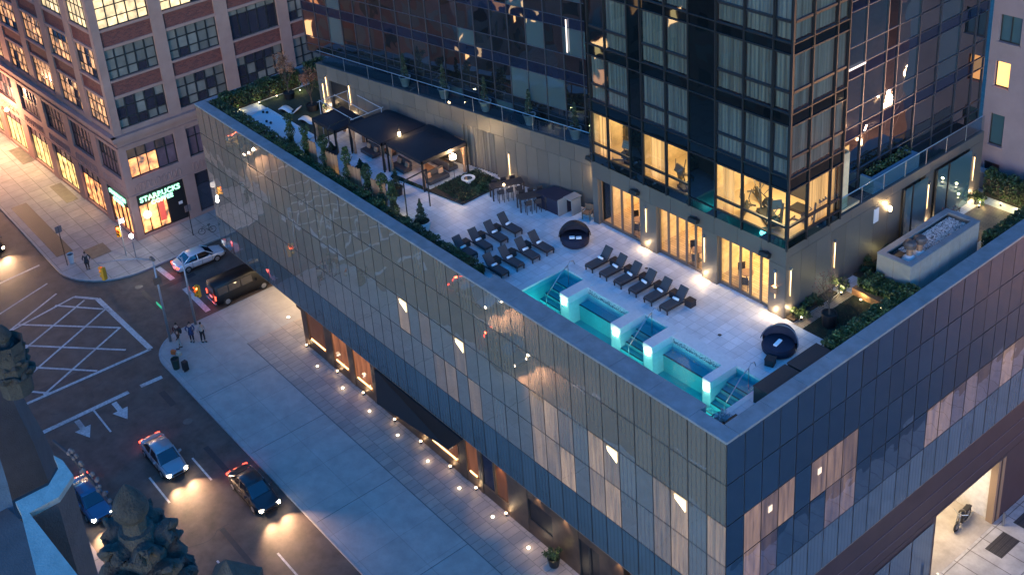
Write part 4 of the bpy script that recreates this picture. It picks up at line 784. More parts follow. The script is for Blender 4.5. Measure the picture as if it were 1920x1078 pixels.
for i, y in enumerate((-6.35, -5.18, -3.9, -2.66)):
    add_lounger(19.4, y, R(-90)+random.uniform(-.03, .03), 'charcoal sun lounger, %s from the wall in the front row of four' % ords[i], 'rolled white towel on the %s front row lounger from the wall' % ords[i], 'sun loungers in the two rows of four')
for i, y in enumerate((-5.8, -4.5, -3.25)): add_table(24.1, y, 'dark side table %s from the wall between the rear row loungers' % ords[i])
for i, y in enumerate((-5.78, -4.55, -3.3)): add_table(21.1, y, 'dark side table %s from the wall between the front row loungers' % ords[i])
add_table(21.1, -2.0, 'dark side table next to the hedge end at the front row loungers')
# round daybeds
def daybed(name, lab, loc, rz, hood, hoodm):
    t = thing('round_daybed', lab, 'daybed', loc, rz); k = MB(); k.lathe([(.74, 0), (.86, .1), (.9, .35), (.86, .42)], (0, 0, 0), 28); k.build('base', navy, t, smooth=False)
    k = MB(); k.lathe([(.84, .42), (.84, .5), (.78, .55), (.01, .56)], (0, 0, 0), 28, cap=False); k.build('mattress', navy, t, smooth=True)
    k = MB(); vs = []; n_ = 22
    for i in range(n_+1):
        a_ = R(10+160*i/n_); h = .45+.6*math.sin(a_)
        for r__, z in ((.92, .05), (.97, h*.55+.2), (.93, h+.1), (.85, h+.12), (.8, .45)): vs.append((r__*math.cos(a_), r__*math.sin(a_), z))
    fs = [(i*5+j, (i+1)*5+j, (i+1)*5+j+1, i*5+j+1) for i in range(n_) for j in range(4)]; k.add(vs, fs); k.build('back_shell', navy, t, smooth=True)
    k = MB(); vs = []; m = 8
    for j in range(m+1):
        e = R(hood[0]+(hood[1]-hood[0])*j/m); rad = 1.0+.02*(j % 2)
        for i in range(n_+1): a_ = math.pi*i/n_; vs.append((rad*math.cos(a_), rad*math.sin(a_)*math.cos(e), .5+rad*math.sin(a_)*math.sin(e)))
    k.add(vs, [(j*(n_+1)+i, j*(n_+1)+i+1, (j+1)*(n_+1)+i+1, (j+1)*(n_+1)+i) for j in range(m) for i in range(n_)]); o = k.build('hood', hoodm, t, smooth=False); s_ = o.modifiers.new('s', 'SOLIDIFY'); s_.thickness = .03
    return t
daybed('', 'round navy daybed with its dark hood raised beside the front row loungers', (19.35, -8.35, ZD), R(-129), (12, 100), mat('hood_black', (.012, .013, .02), .8))
for i, (dx, dy) in enumerate(((-.25, .32), (.17, .42))):
    k = MB(); k.box(-.17, -.12, 0, .17, .12, .09); solo(k, 'folded_towel', towelm, ('folded white towel, left of the pair in the hooded daybed', 'folded white towel, right of the pair in the hooded daybed')[i], 'towel', 'folded towels on the daybed', loc=(19.25-i*.33, -8.02-i*.27, ZD+.57), rz=R(-129), bevel=.02)
daybed('', 'round navy daybed with a folded grey hood near the corner benches', (3.75, -8.55, ZD), R(-160), (5, 50), greyfab)
k = MB(); k.box(-.32, -.1, 0, .32, .1, .09); solo(k, 'folded_towel', towelm, 'long white towel on the daybed with the grey hood', 'towel', loc=(3.7, -8.4, ZD+.57), rz=R(100), bevel=.02)
t = copy_tree(ST); put(t, (3.3, -7.3, ZD), R(20), 'dark wicker stool standing before the daybed with the grey hood', 'dark wicker side tables')
for i, (x, y) in enumerate(((25.5, -4.6), (14.2, -9.4), (6.8, -7.4))):
    k = MB(); k.lathe([(.11, 0), (.11, .006), (.09, .008)], (0, 0, 0), 16); solo(k, 'floor_drain', darkmetal, ('small round drain in the paving behind the rear row of loungers', 'small round drain in the paving between the doors and the pool row', 'small round drain in the paving left of the grey hooded daybed')[i], 'drain', 'round drains in the terrace paving', loc=(x, y, ZD))
# dark corner boxes
for i, (x0, y0, x1, y1) in enumerate(((1.05, -6.75, 1.95, -4.3), (1.05, -9.3, 1.95, -6.95))):
    t = thing('storage_bench', ('dark storage box beside the parapet nearest the pool', 'dark storage box beside the parapet next to the hedge')[i], 'storage box', (x0, y0, ZD), group='dark storage boxes along the side parapet'); k = MB(); k.box(0, 0, 0, x1-x0, y1-y0, .98); k.build('body', wicker, t); k = MB(); k.box(-.03, -.03, .98, x1-x0+.03, y1-y0+.03, 1.05); k.build('lid', wicker, t, bevel=.01)
# small planter and plant in the corner
t = thing('corner_planter', 'dark square planter at the pool corner under the wilted plant', 'planter', (1.15, -1.5, ZD)); k = MB(); k.box(-.2, -.8, 0, .25, .15, .75); k.build('box', blackm, t); 
t = thing('corner_plant', 'spiky grey-green plant beside the corner of the pool', 'plant', (1.75, -1.75, ZD-.1)); k = MB(); r_ = random.Random(4)
for i in range(26): a_ = r_.uniform(0, 6.28); l = r_.uniform(.6, 1.1); k.tube([(0, 0, .05), (.2*l*math.cos(a_), .2*l*math.sin(a_), .6*l), (.42*l*math.cos(a_), .42*l*math.sin(a_), .75*l)], .02, 5, r1=.012)
k.build('stems', mat('agave', (.2, .26, .25), .6, isl=.4), t); k = MB()
for i in range(26): 
    for _ in range(6): k.leaf((r_.uniform(-.4, .4), r_.uniform(-.4, .4), r_.uniform(.6, .95)), .09, r_)
k.build('leaves', mat('plume', (.3, .33, .36), .8, isl=.5), t)
k = MB(); k.box(1.3, -2.4, ZD, 2.4, -.9, ZD+.05); solo(k, 'stone_ledge', whitestone, 'white stone ledge round the corner plant', 'ledge')
# dining tables with stools
def dining(x0, lab, rz, sl_lab):
    t = thing('bar_table', lab, 'table', (x0[0], x0[1], ZD), rz, group='high dark dining tables by the wall'); k = MB(); k.box(-1.15, -.4, .95, 1.15, .4, 1.02)
    k.build('table_top', wicker, t)
    for sx in (-1.1, 1.1):
        for sy in (-.35, .35): k = MB(); k.box(sx-.04, sy-.04, 0, sx+.04, sy+.04, .95); k.build('leg', wicker, t)
    return t
dining((27.1, -9.3), 'high dark table nearest the planted bed, under the wall light', R(68), '')
dining((24.6, -9.6), 'high dark table beside the service counter', R(68), '')
def stool():
    t = thing('bar_stool', 'x', 'stool'); k = MB(); k.box(-.2, -.2, .68, .2, .2, .76); k.build('seat', wicker, t); k = MB(); k.box(-.2, .16, .76, .2, .2, 1.05); k.build('backrest', wicker, t)
    for sx in (-.17, .17):
        for sy in (-.17, .17): k = MB(); k.box(sx-.02, sy-.02, 0, sx+.02, sy+.02, .68); k.build('leg', wicker, t)
    return t
s0 = stool(); c_ = 0
for tx, ty, nm in ((27.1, -9.3, 'table by the planted bed'), (24.6, -9.6, 'table by the counter')):
    for sgn, sd in ((1, 'left'), (-1, 'right')):
        for q, qn in ((-.65, 'outer'), (0, 'middle'), (.65, 'wall')):
            a_ = R(68); dx, dy = math.cos(a_)*q*-1-math.sin(a_)*.62*sgn*-1, math.sin(a_)*q*-1+math.cos(a_)*.62*sgn*-1
            o = s0 if c_ == 0 else copy_tree(s0); put(o, (tx+dx, ty+dy, ZD), R(68)+(0 if sgn < 0 else math.pi), 'dark stool, %s place, %s side of the high %s' % (qn, sd, nm), 'dark stools round the high tables'); c_ += 1
k = MB(); k.lathe([(.05, 0), (.07, .12), (.03, .16)], (0, 0, 0), 10); solo(k, 'table_candle', warm, 'glowing candle lamp on the high table nearest the planted bed', 'candle', loc=(26.9, -8.9, ZD+1.02))
t = thing('service_counter', 'dark boxed service counter with a pale end panel against the wall', 'counter', (0, 0, 0)); k = MB(); k.add([(24.6, -9.75, ZD), (22.6, -9.9, ZD), (22.4, -11.5, ZD), (24.4, -11.2, ZD), (24.6, -9.75, ZD+1.05), (22.6, -9.9, ZD+1.05), (22.4, -11.5, ZD+1.05), (24.4, -11.2, ZD+1.05)], [(4, 5, 6, 7), (0, 1, 5, 4), (1, 2, 6, 5), (2, 3, 7, 6), (3, 0, 4, 7)]); k.build('body', navy, t)
k = MB(); k.box(22.5, -10.6, ZD, 22.57, -9.85, ZD+1.2); k.box(21.9, -11.3, ZD, 21.97, -10.5, ZD+1.2); k.box(21.9, -11.4, ZD+1.15, 22.6, -10.4, ZD+1.22); k.build('towel_stand', mat('stand_grey', (.22, .22, .22), .5), t)
t = thing('wooden_chair', 'pale wooden armchair between the counter and the first folding door', 'chair', (21.0, -11.05, ZD), R(200)); k = MB(); k.box(-.3, -.3, .4, .3, .3, .46); k.build('seat', woodm, t); k = MB(); k.box(-.3, .26, .46, .3, .3, .9); k.build('backrest', woodm, t)
for sx in (-.27, .27):
    for sy in (-.27, .27): k = MB(); k.box(sx-.025, sy-.025, 0, sx+.025, sy+.025, .62); k.build('leg', woodm, t)
    k = MB(); k.box(sx-.03, -.3, .62, sx+.03, .3, .66); k.build('armrest', woodm, t)
# furniture seen through the doors
def rtable():
    t = thing('cafe_table', 'x', 'table'); k = MB(); k.lathe([(.4, .72), (.4, .76)], (0, 0, 0), 20); k.build('table_top', woodm, t); k = MB(); k.lathe([(.25, 0), (.04, .05), (.04, .72)], (0, 0, 0), 12); k.build('leg', blackm, t); return t
def cchair():
    t = thing('cafe_chair', 'x', 'chair'); k = MB(); k.box(-.22, -.22, .42, .22, .22, .48); k.build('seat', blackm, t); k = MB(); k.box(-.22, .18, .48, .22, .22, .92); k.build('backrest', blackm, t)
    for sx in (-.2, .2):
        for sy in (-.2, .2): k = MB(); k.tube([(sx, sy, 0), (sx*.9, sy*.9, .43)], .018, 6); k.build('leg', blackm, t)
    return t
ct, cc = rtable(), cchair()
for i, (x, y, d) in enumerate(((17.6, -12.3, 'first'), (12.6, -12.2, 'second'), (9.0, -12.3, 'third'))):
    o = ct if i == 0 else copy_tree(ct); put(o, (x, y, ZD+.03), 0, 'round cafe table behind the %s folding door' % d, 'cafe tables in the lit rooms')
    for j, a_ in enumerate((R(120), R(-30))):
        o = cc if i+j == 0 else copy_tree(cc); put(o, (x+.65*math.cos(a_), y+.65*math.sin(a_), ZD+.03), a_-R(90), 'dark cafe chair %s the round table behind the %s folding door' % (('left of', 'right of')[j], d), 'cafe chairs in the lit rooms')
t = thing('bar_cabinet', 'tall brown cabinet behind the third folding door', 'cabinet', (7.3, -13.2, ZD+.03)); k = MB(); k.box(-.35, -.3, 0, .35, .3, 1.3); k.build('body', woodm, t)

# ================================================================== CABANA
def canopy(x0, y0, x1, y1, ze, zp, name, lab):
    t = thing(name, lab, 'canopy', ((x0+x1)/2, (y0+y1)/2, ZD)); cx_, cy_ = (x0+x1)/2, (y0+y1)/2; a, b = (x1-x0)/2, (y1-y0)/2; n_ = 8; k = MB(); vs = []
    for i in range(n_+1):
        for j in range(n_+1):
            u, v = -1+2*i/n_, -1+2*j/n_; r__ = max(abs(u), abs(v)); h = (1-r__)*(zp-ze)-.12*math.sin(r__*math.pi); vs.append((u*a, v*b, ze-ZD+h))
    k.add(vs, [(i*(n_+1)+j, (i+1)*(n_+1)+j, (i+1)*(n_+1)+j+1, i*(n_+1)+j+1) for i in range(n_) for j in range(n_)]); k.build('roof', tentm, t, smooth=True)
    k = MB()
    for (p, q) in (((-a, -b), (a, -b)), ((a, -b), (a, b)), ((a, b), (-a, b)), ((-a, b), (-a, -b))): k.quad((p[0], p[1], ze-ZD-.28), (q[0], q[1], ze-ZD-.28), (q[0], q[1], ze-ZD), (p[0], p[1], ze-ZD))
    k.build('valance', tentm, t)
    for sx in (-1, 1):
        for sy in (-1, 1):
            k = MB(); k.box(sx*(a-.05)-.05, sy*(b-.05)-.05, 0, sx*(a-.05)+.05, sy*(b-.05)+.05, ze-ZD-.02); k.build('post', blackm, t)
            k = MB(); k.lathe([(.13, .05), (.1, .9), (.06, 1.1), (.11, 1.4), (.17, ze-ZD-.2)], (sx*(a-.24), sy*(b-.2), 0), 12, cap=False); k.build('tied_curtain', canvasm, t)
    return t
canopy(31.7, -9.6, 36.1, -5.6, 18.85, 19.75, 'cabana_canopy', 'dark tent canopy with the bright lamp at its right end')
canopy(36.2, -9.3, 40.6, -5.3, 18.85, 19.75, 'cabana_canopy', 'dark tent canopy in the middle, left of the lamp canopy')
canopy(41.2, -7.2, 44.4, -4.4, 18.5, 19.1, 'small_canopy', 'small dark canopy at the left end near the white pergola frame')
def sofa(x, y, rz, lab, w_=2.0):
    t = thing('outdoor_sofa', lab, 'sofa', (x, y, ZD), rz, 'dark sofas under the canopies'); k = MB(); k.box(-w_/2, -.4, .1, w_/2, .4, .4); k.build('seat', cushion, t, bevel=.03); k = MB(); k.box(-w_/2, .32, .4, w_/2, .45, .8); k.build('backrest', cushion, t, bevel=.03)
    for s_ in (-1, 1): k = MB(); k.cbox((s_*w_*.3, .2, .55), (.42, .14, .38), (R(-15), 0, 0)); k.build('pillow', mat('pillow_tan', (.4, .22, .13), .9), t, bevel=.05)
sofa(33.9, -8.9, R(180)*0, 'dark sofa against the wall under the lamp canopy', 2.6); sofa(38.4, -8.6, 0, 'dark sofa against the wall under the middle canopy', 2.6); sofa(32.4, -7.2, R(-90), 'dark sofa at the open right end of the lamp canopy', 1.8); sofa(35.6, -6.4, R(180), 'dark sofa with its back to the path under the lamp canopy', 1.6); sofa(39.3, -6.2, R(180), 'dark sofa with its back to the path under the middle canopy', 1.6)
for i, (x, y) in enumerate(((34, -7.6), (38.3, -7.3))):
    t = thing('coffee_table', ('low wooden table under the lamp canopy', 'low wooden table under the middle canopy')[i], 'table', (x, y, ZD), group='low tables under the canopies'); k = MB(); k.box(-.5, -.35, .3, .5, .35, .36); k.build('table_top', woodm, t); k = MB(); k.box(-.4, -.25, 0, .4, .25, .3); k.build('base', wicker, t)
light('canopy_light', 'POINT', (33.9, -7.4, 18.3), 12, (1, .5, .22), .15); light('canopy_light', 'POINT', (38.4, -7.2, 18.3), 5, (1, .45, .2), .15)
lantern((31.45, -8.1, 18.35), 'large glowing lamp at the right end of the tent canopy', 150, .24, -1.9)
lantern((38.0, -9.75, 19.2), 'small lantern high behind the middle canopy near the wall', 18, .08, -2.7)
lantern((36.15, -6.9, 19.9-.9), 'small lantern between the two tent canopies', 22, .09, .75)
# white pergola frame
polem2 = mat('pergola_white', (.32, .33, .36), .5)
t = thing('pergola_frame', 'open white tube pergola frame left of the tent canopies', 'pergola', (0, 0, 0)); k = MB()
for y in (-5.6, -7.0, -8.2): k.tube([(40.2, y, 19.3), (45.2, y-.1, 19.3)], .03, 6)
for x in (40.3, 45.0): k.tube([(x, -5.4, 19.3), (x, -8.4, 19.3)], .03, 6)
k.build('top_frame', polem2, t)
for x, y in ((40.3, -8.2), (45.0, -8.2), (45.0, -5.6)): k = MB(); k.tube([(x, y, ZD), (x, y, 19.3)], .035, 6); k.build('post', polem2, t)
# dark arbour posts near the hedge
for i, (x, y, lab) in enumerate(((40.7, -3.6, 'dark arched arbour frame behind the second climbing plant'), (29.75, -2.7, 'dark arched arbour frame beside the white bowl planter'))):
    t = thing('arbour_frame', lab, 'arbour', (x, y, ZD), group='dark arbour frames over the path'); k = MB(); k.tube([(0, 0, 0), (0, 0, 2.6), (.02, -.3, 2.8), (.1, -2.0, 2.85)], .05, 8); k.build('arch', blackm, t); k = MB(); k.tube([(.1, -2.0, 0), (.1, -2.0, 2.85)], .05, 8); k.build('post', blackm, t)
# ================================================================== PLANTING
def hedge(name, lab, x0, y0, x1, y1, z0, z1, n, m_=None, seed=0, sz=.075, grp=None, lump=.14):
    """clipped hedge: clumps of leaves on an uneven surface"""
    r_ = random.Random(seed); t = thing(name, lab, 'hedge', ((x0+x1)/2, (y0+y1)/2, z0), group=grp); cx_, cy_ = (x0+x1)/2, (y0+y1)/2; k = MB()
    a, b, h = abs(x1-x0)/2, abs(y1-y0)/2, z1-z0; nl = max(4, int(max(a, b)*2/.42)); tops = [r_.uniform(-lump, lump*.8) for _ in range(nl+1)]; outs = [r_.uniform(-lump, lump*.5) for _ in range(nl+1)]
    for _ in range(n):
        u, v = r_.uniform(-1, 1), r_.uniform(-1, 1); L = (u if a > b else v); i = int((L+1)/2*nl*.999); tp = h+tops[i]; side = r_.random()
        if side < .5: p = (u*a, v*b, tp*r_.uniform(.86, 1.02))
        elif side < .85:
            sgn = 1 if r_.random() < .5 else -1; w_ = r_.uniform(.15, 1.0)
            p = (u*a, sgn*(b+outs[i])*r_.uniform(.85, 1.02), tp*w_) if a > b else (sgn*(a+outs[i])*r_.uniform(.85, 1.02), v*b, tp*w_)
        else:
            sgn = 1 if r_.random() < .5 else -1; p = (sgn*a, v*b, tp*r_.uniform(.1, 1)) if a > b else (u*a, sgn*b, tp*r_.uniform(.1, 1))
        k.leaf(p, sz, r_)
    k.build('foliage', m_ or leafd, t); k = MB(); k.box(-a*.985, -b*.6, 0, a*.985, b*.6, h*.72) if a > b else k.box(-a*.6, -b*.985, 0, a*.6, b*.985, h*.72); k.build('branch_mass', soilm, t); return t
hedge('hedge', 'low clipped hedge along the street parapet behind the rear row loungers', 20.35, -1.75, 31.0, -.95, ZD, 17.5, 9500, leafd, 1)
hedge('hedge', 'clipped hedge along the street parapet below the climbing plants', 31.0, -1.9, 42.5, -.95, ZD, 17.45, 8500, leafm, 2)
hedge('hedge', 'clipped hedge along the street parapet beside the white gravel court', 42.5, -2.0, 55.2, -.95, ZD, 17.7, 9500, leafd, 3)
hedge('hedge', 'tall lit hedge along the end parapet beyond the gravel court', 54.4, -9.2, 55.35, -1.9, ZD, 18.0, 9000, leafd, 4, .09)
hedge('hedge', 'dark tall hedge corner beside the far doorway', 50.2, -11.6, 54.2, -9.5, ZD, 18.6, 5200, leafd, 5, .1)
hedge('hedge', 'hedge along the side parapet beside the potted red tree', .98, -17.1, 1.8, -9.5, ZD, 17.65, 6800, leafm, 6)
hedge('hedge', 'hedge along the side parapet beyond the roof box', .98, -30.6, 1.7, -24.4, ZD, 17.7, 4800, leafd, 7)
hedge('hedge', 'tall hedge along the far end parapet in front of the pale building', 1.8, -31.0, 5.0, -30.2, ZD, 18.2, 4200, leafd, 8, .09)
hedge('hedge', 'bushy hedge between the lawn and the roof box', 1.9, -17.0, 4.0, -15.75, ZD, 17.5, 4200, leafm, 9, .09)
def shrub(name, lab, p, rad, h, n, m_, seed, sz=.08, cat='shrub', grp=None):
    r_ = random.Random(seed); t = thing(name, lab, cat, p, group=grp); k = MB(); cl = [(r_.gauss(0, .45)*rad, r_.gauss(0, .45)*rad, r_.uniform(.25, .85)*h) for _ in range(9)]
    for _ in range(n):
        c = r_.choice(cl); d = Vector((r_.gauss(0, 1), r_.gauss(0, 1), r_.gauss(0, .8))); d = d.normalized()*rad*.42*r_.random()**.35; q = (c[0]+d.x, c[1]+d.y, max(.03, c[2]+d.z)); k.leaf(q, sz, r_)
    k.build('foliage', m_, t); k = MB()
    for c in cl[:6]: k.tube([(0, 0, 0), (c[0]*.5, c[1]*.5, c[2]*.5), c], .02, 5, r1=.006)
    k.build('stem', barkm, t); return t
shrub('shrub', 'yellow-lit shrub at the foot of the wall light on the tower corner', (4.75, -11.7, ZD+.1), .45, .6, 500, leafm, 1); shrub('shrub', 'yellow-lit round shrub beside the end of the wood path', (4.9, -15.4, ZD+.1), .6, .9, 900, leafm, 2)
shrub('shrub', 'low dark shrub along the side wall behind the potted red tree', (5.0, -13.2, ZD+.05), .5, .6, 600, leafd, 3); shrub('shrub', 'lit shrub under the bare bright lamp on the side wall', (4.9, -20.2, ZD), .5, .7, 600, leafm, 4); shrub('shrub', 'dark shrub on the side wall behind the roof box', (4.8, -18.3, ZD), .6, .8, 700, leafd, 5)
shrub('shrub', 'lit shrub below the farthest wall light of the side wall', (4.8, -29.0, ZD), .6, .9, 700, leafm, 6); shrub('shrub', 'reddish bare shrub beyond the roof box', (4.6, -25.9, ZD), .6, 1.3, 500, leafr, 7)
shrub('shrub', 'dark round shrub at the planted bed corner nearest the tables', (28.9, -8.9, ZD), .6, .7, 700, leafd, 8)
shrub('shrub', 'dark bushy shrub beside the white wave loungers', (47.5, -8.3, ZD), .8, 1.2, 1000, leafd, 10); shrub('shrub', 'golden shrub against the wall below the far doorway lights', (46.6, -8.2, ZD), .55, 1.5, 700, leafmat('leaf_gold', (.16, .12, .03)), 11)
# side garden beds
k = MB(); k.box(4.75, -15.0, ZD, 5.28, -11.1, ZD+.14); k.box(4.6, -24, ZD, 5.28, -17.2, ZD+.1); solo(k, 'planting_bed', soilm, 'narrow soil bed along the foot of the side wall', 'planting bed')
k = MB(); k.quad((4.1, -11.0, ZD+.012), (4.72, -11.0, ZD+.012), (4.72, -15.6, ZD+.012), (4.1, -15.6, ZD+.012)); k.quad((2.3, -29.5, ZD+.012), (4.6, -29.5, ZD+.012), (4.6, -25.0, ZD+.012), (2.3, -25.0, ZD+.012)); k.quad((3.95, -18.2, ZD+.012), (4.6, -18.2, ZD+.012), (4.6, -16.9, ZD+.012), (3.95, -16.9, ZD+.012)); struct(k, 'wood_path', deckwood)
k = MB(); k.box(1.85, -15.7, ZD, 4.08, -11.0, ZD+.02); struct(k, 'lawn_soil', soilm)
k = MB(); r_ = random.Random(9)
for _ in range(7000): x, y = r_.uniform(1.85, 4.07), r_.uniform(-15.65, -11.03); h = r_.uniform(.05, .13); a_ = r_.uniform(0, 6.3); k.add([(x-.008, y, ZD+.02), (x+.008, y, ZD+.02), (x+.05*math.cos(a_), y+.05*math.sin(a_), ZD+.02+h)], [(0, 1, 2)])
o = k.build('grass', leafmat('grass', (.03, .06, .03))); o['kind'] = 'stuff'; o['label'] = 'dark lawn between the wood path and the side hedge'; o['category'] = 'grass'
t = thing('rust_planter', 'rust-coloured low planter box lit beside the bushy hedge', 'planter', (0, 0, 0)); k = MB(); k.add([(4.2, -15.55, ZD), (2.3, -15.4, ZD), (2.3, -15.85, ZD), (4.2, -15.95, ZD), (4.2, -15.55, ZD+.45), (2.3, -15.4, ZD+.45), (2.3, -15.85, ZD+.45), (4.2, -15.95, ZD+.45)], [(4, 5, 6, 7), (0, 1, 5, 4), (1, 2, 6, 5), (2, 3, 7, 6), (3, 0, 4, 7)]); k.build('box', mat('corten', (.3, .14, .07), .6, var=.25), t)
def branchy(t, h, seed, m_, spread=.9, n=420, sz=.055, z0=0.0, thick=.05):
    r_ = random.Random(seed); k = MB(); lf = MB(); k.tube([(0, 0, z0), (.03, .02, z0+h*.25), (0, .05, z0+h*.45)], thick, 7, r1=thick*.7); tips = []
    for i in range(9):
        a_ = i*2.4+r_.uniform(-.3, .3); e = r_.uniform(.5, 1.1); b = Vector((0, .03, z0+h*r_.uniform(.2, .45))); m = b+Vector((math.cos(a_)*spread*.4, math.sin(a_)*spread*.4, h*.25)); q = b+Vector((math.cos(a_)*spread*e*.75, math.sin(a_)*spread*e*.75, h*r_.uniform(.35, .6)))
        k.tube([b, m, q], thick*.5, 5, r1=.008)
        for _ in range(4): w_ = m.lerp(q, r_.uniform(.2, 1)); u = w_+Vector((r_.gauss(0, .18)*spread, r_.gauss(0, .18)*spread, r_.uniform(.05, .25)*h)); k.tube([w_, u], .012, 4, r1=.004); tips.append(u)
    for _ in range(n): u = r_.choice(tips); lf.leaf((u.x+r_.gauss(0, .11), u.y+r_.gauss(0, .11), u.z+r_.gauss(0, .13)), sz, r_)
    k.build('branches', barkm, t); lf.build('crown', m_, t)
def tub(name, lab, p, rad, h, m_, grp=None):
    t = thing(name, lab, 'planter', p, group=grp); k = MB(); k.lathe([(rad*.86, 0), (rad, h), (rad*.9, h), (rad*.88, h*.85)], (0, 0, 0), 24, cap=False); k.build('tub', m_, t, smooth=False); k = MB(); k.lathe([(rad*.88, h*.86), (.01, h*.88)], (0, 0, 0), 18); k.build('soil', soilm, t)
tub('round_tub', 'large black round tub on the lawn under the bare red tree', (3.27, -12.2, ZD+.02), .42, .85, blackm); t = thing('small_tree', 'bare reddish tree growing in the black tub on the lawn', 'tree', (3.27, -12.2, ZD+.75)); branchy(t, 2.3, 3, leafr, .95, 420, .04)
# planted bed beside the canopies
k = MB(); P = [(28.35, -6.35), (35.3, -5.2), (35.5, -5.55), (31.6, -6.0), (31.6, -9.9), (28.5, -10.4)]; k.prism(P, ZD, ZD+.1); struct(k, 'bed_soil', soilm)
k = MB(); r_ = random.Random(12)
for _ in range(3800): x, y = r_.uniform(28.45, 31.6), r_.uniform(-10.2, -6.4); k.leaf((x, y, ZD+r_.uniform(.1, .2)), .06, r_)
for _ in range(500): x = r_.uniform(31.6, 35); k.leaf((x, -5.85+(x-31.6)*.13+r_.uniform(-.1, .1), ZD+r_.uniform(.1, .18)), .06, r_)
o = k.build('ground_cover', leafd); tag(o, 'dark ground cover plants in the bed right of the tent canopies', 'ground cover', kind='stuff')
t = thing('fire_bowl', 'round glass-topped ring table in the dark planted bed', 'table', (30.4, -8.5, ZD+.1)); k = MB(); k.lathe([(.2, 0), (.2, .3), (.5, .34), (.5, .4), (.42, .4), (.42, .36)], (0, 0, 0), 24); k.build('ring', whitep, t); k = MB(); k.lathe([(.3, .362), (.05, .37)], (0, 0, 0), 20); k.build('glass_top', facade_glass('bowl_glass', (.05, .08, .1), .2, bump=0), t)
# climbing columns and timber screens
for i, (x, y, h) in enumerate(((44.6, -2.5, 3.0), (42.2, -2.45, 2.8), (39.6, -2.45, 2.9), (36.6, -2.5, 3.0), (33.9, -2.4, 2.7), (32.5, -2.7, 2.3), (30.7, -2.3, 2.6))):
    r_ = random.Random(20+i); t = thing('climbing_plant', 'slender green climbing column, %s from the left behind the hedge' % ('first', 'second', 'third', 'fourth', 'fifth', 'sixth', 'seventh')[i], 'plant', (x, y, ZD), group='climbing columns behind the street hedge'); k = MB()
    for _ in range(1500):
        z = r_.uniform(0, h); a_ = r_.uniform(0, 6.28); q = (.27+.12*math.sin(z*5+i))*math.sqrt(r_.random())+.04; k.leaf((q*math.cos(a_), q*math.sin(a_), z), .075, r_)
    k.build('foliage', leafm if i % 2 else leafd, t); k = MB(); k.tube([(0, 0, 0), (0, 0, h)], .025, 5); k.build('support_pole', blackm, t)
scr = tiles('timber_screen', (.3, .17, .09), (.2, .11, .06), (.04, .02, .015), .09, 5, 0, .012, .65)
for i, x in enumerate((41.9, 38.9, 35.9, 32.8)):
    t = thing('timber_screen', 'brown upright timber screen panel, %s from the left behind the hedge' % ords[i], 'screen', (x, -2.55, ZD), R(8), group='brown timber screens behind the street hedge'); k = MB()
    for j in range(14): k.box(-.75+j*.105, -.02, .05, -.67+j*.105, .02, 1.75-.05*((j*7) % 3))
    k.build('boards', mat('screen_wood%d' % i, (.3, .16, .09), .7, isl=.3), t); k = MB(); k.box(-.78, -.05, .4, .78, -.02, .48); k.box(-.78, -.05, 1.3, .78, -.02, 1.38); k.build('rail', woodm, t)
# round dark tubs along the path, conifers
def conifer(t, h, rad, seed, n=1500, z0=0, m_=None):
    r_ = random.Random(seed); k = MB()
    for _ in range(n):
        z = r_.random()**1.3; layer = .75+.25*math.sin(z*26); rr = rad*(1-z)**.8*layer; a_ = r_.uniform(0, 6.28); q = rr*r_.uniform(.45, 1.08); k.leaf((q*math.cos(a_), q*math.sin(a_), z0+z*h-.08*q), .065, r_)
    k.build('crown', m_ or leaft, t); k = MB(); k.tube([(0, 0, z0-.15), (0, 0, z0+h*.97)], .045, 6, r1=.01); k.build('trunk', barkm, t)
tub('bowl_planter', 'wide white bowl planter near the hedge on the open terrace', (27.85, -2.55, ZD), .62, .62, whitep); t = thing('conifer', 'small dark conifer in the white bowl planter', 'tree', (27.85, -2.55, ZD+.5)); conifer(t, 1.75, .52, 1)
for i, (x, y, lab) in enumerate(((41.4, -4.1, 'round dark tub on the path nearest the gravel court'), (37.3, -4.0, 'round dark tub on the path in front of the middle canopy'), (32.9, -4.1, 'round dark tub on the path in front of the lamp canopy'))):
    tub('path_tub', lab, (x, y, ZD), .42, .6, blackm, 'dark tubs on the path'); t = thing('conifer', ('rounded bush in the dark tub nearest the gravel court', 'rounded bush in the dark tub before the middle canopy', 'dark conifer in the tub before the lamp canopy')[i], 'tree', (x, y, ZD+.45)); conifer(t, (.7, .8, 1.6)[i], (.4, .4, .48)[i], 5+i, 900)
# gravel court with balls
t = thing('gravel_court', 'white gravel games court framed in stone near the end hedge', 'court', (0, 0, ZD)); k = MB(); k.box(45.2, -4.75, 0, 52.6, -2.3, .03); k.build('gravel', gravel, t)
k = MB(); k.box(45.1, -4.9, 0, 52.75, -4.75, .14); k.box(52.6, -4.75, 0, 52.75, -2.15, .14); k.box(45.1, -2.3, 0, 52.6, -2.15, .14); k.box(45.05, -4.75, 0, 45.2, -2.3, .14); k.build('border', whitestone, t)
for i, (x, y) in enumerate(((50.4, -3.5), (49.9, -3.6), (52.2, -4.2), (51.9, -4.4))):
    k = MB(); k.lathe([(.01, 0)]+[(.11*math.sin(a_*math.pi/8), .11-.11*math.cos(a_*math.pi/8)) for a_ in range(1, 8)]+[(.01, .22)], (0, 0, 0), 14); solo(k, 'bocce_ball', blackm, ('dark ball in the middle of the gravel court, left one of two', 'dark ball in the middle of the gravel court, right one of two', 'dark ball against the left corner of the court border', 'dark ball by the far border of the court')[i], 'ball', 'dark balls on the gravel court', loc=(x, y, ZD+.03), smooth=True)
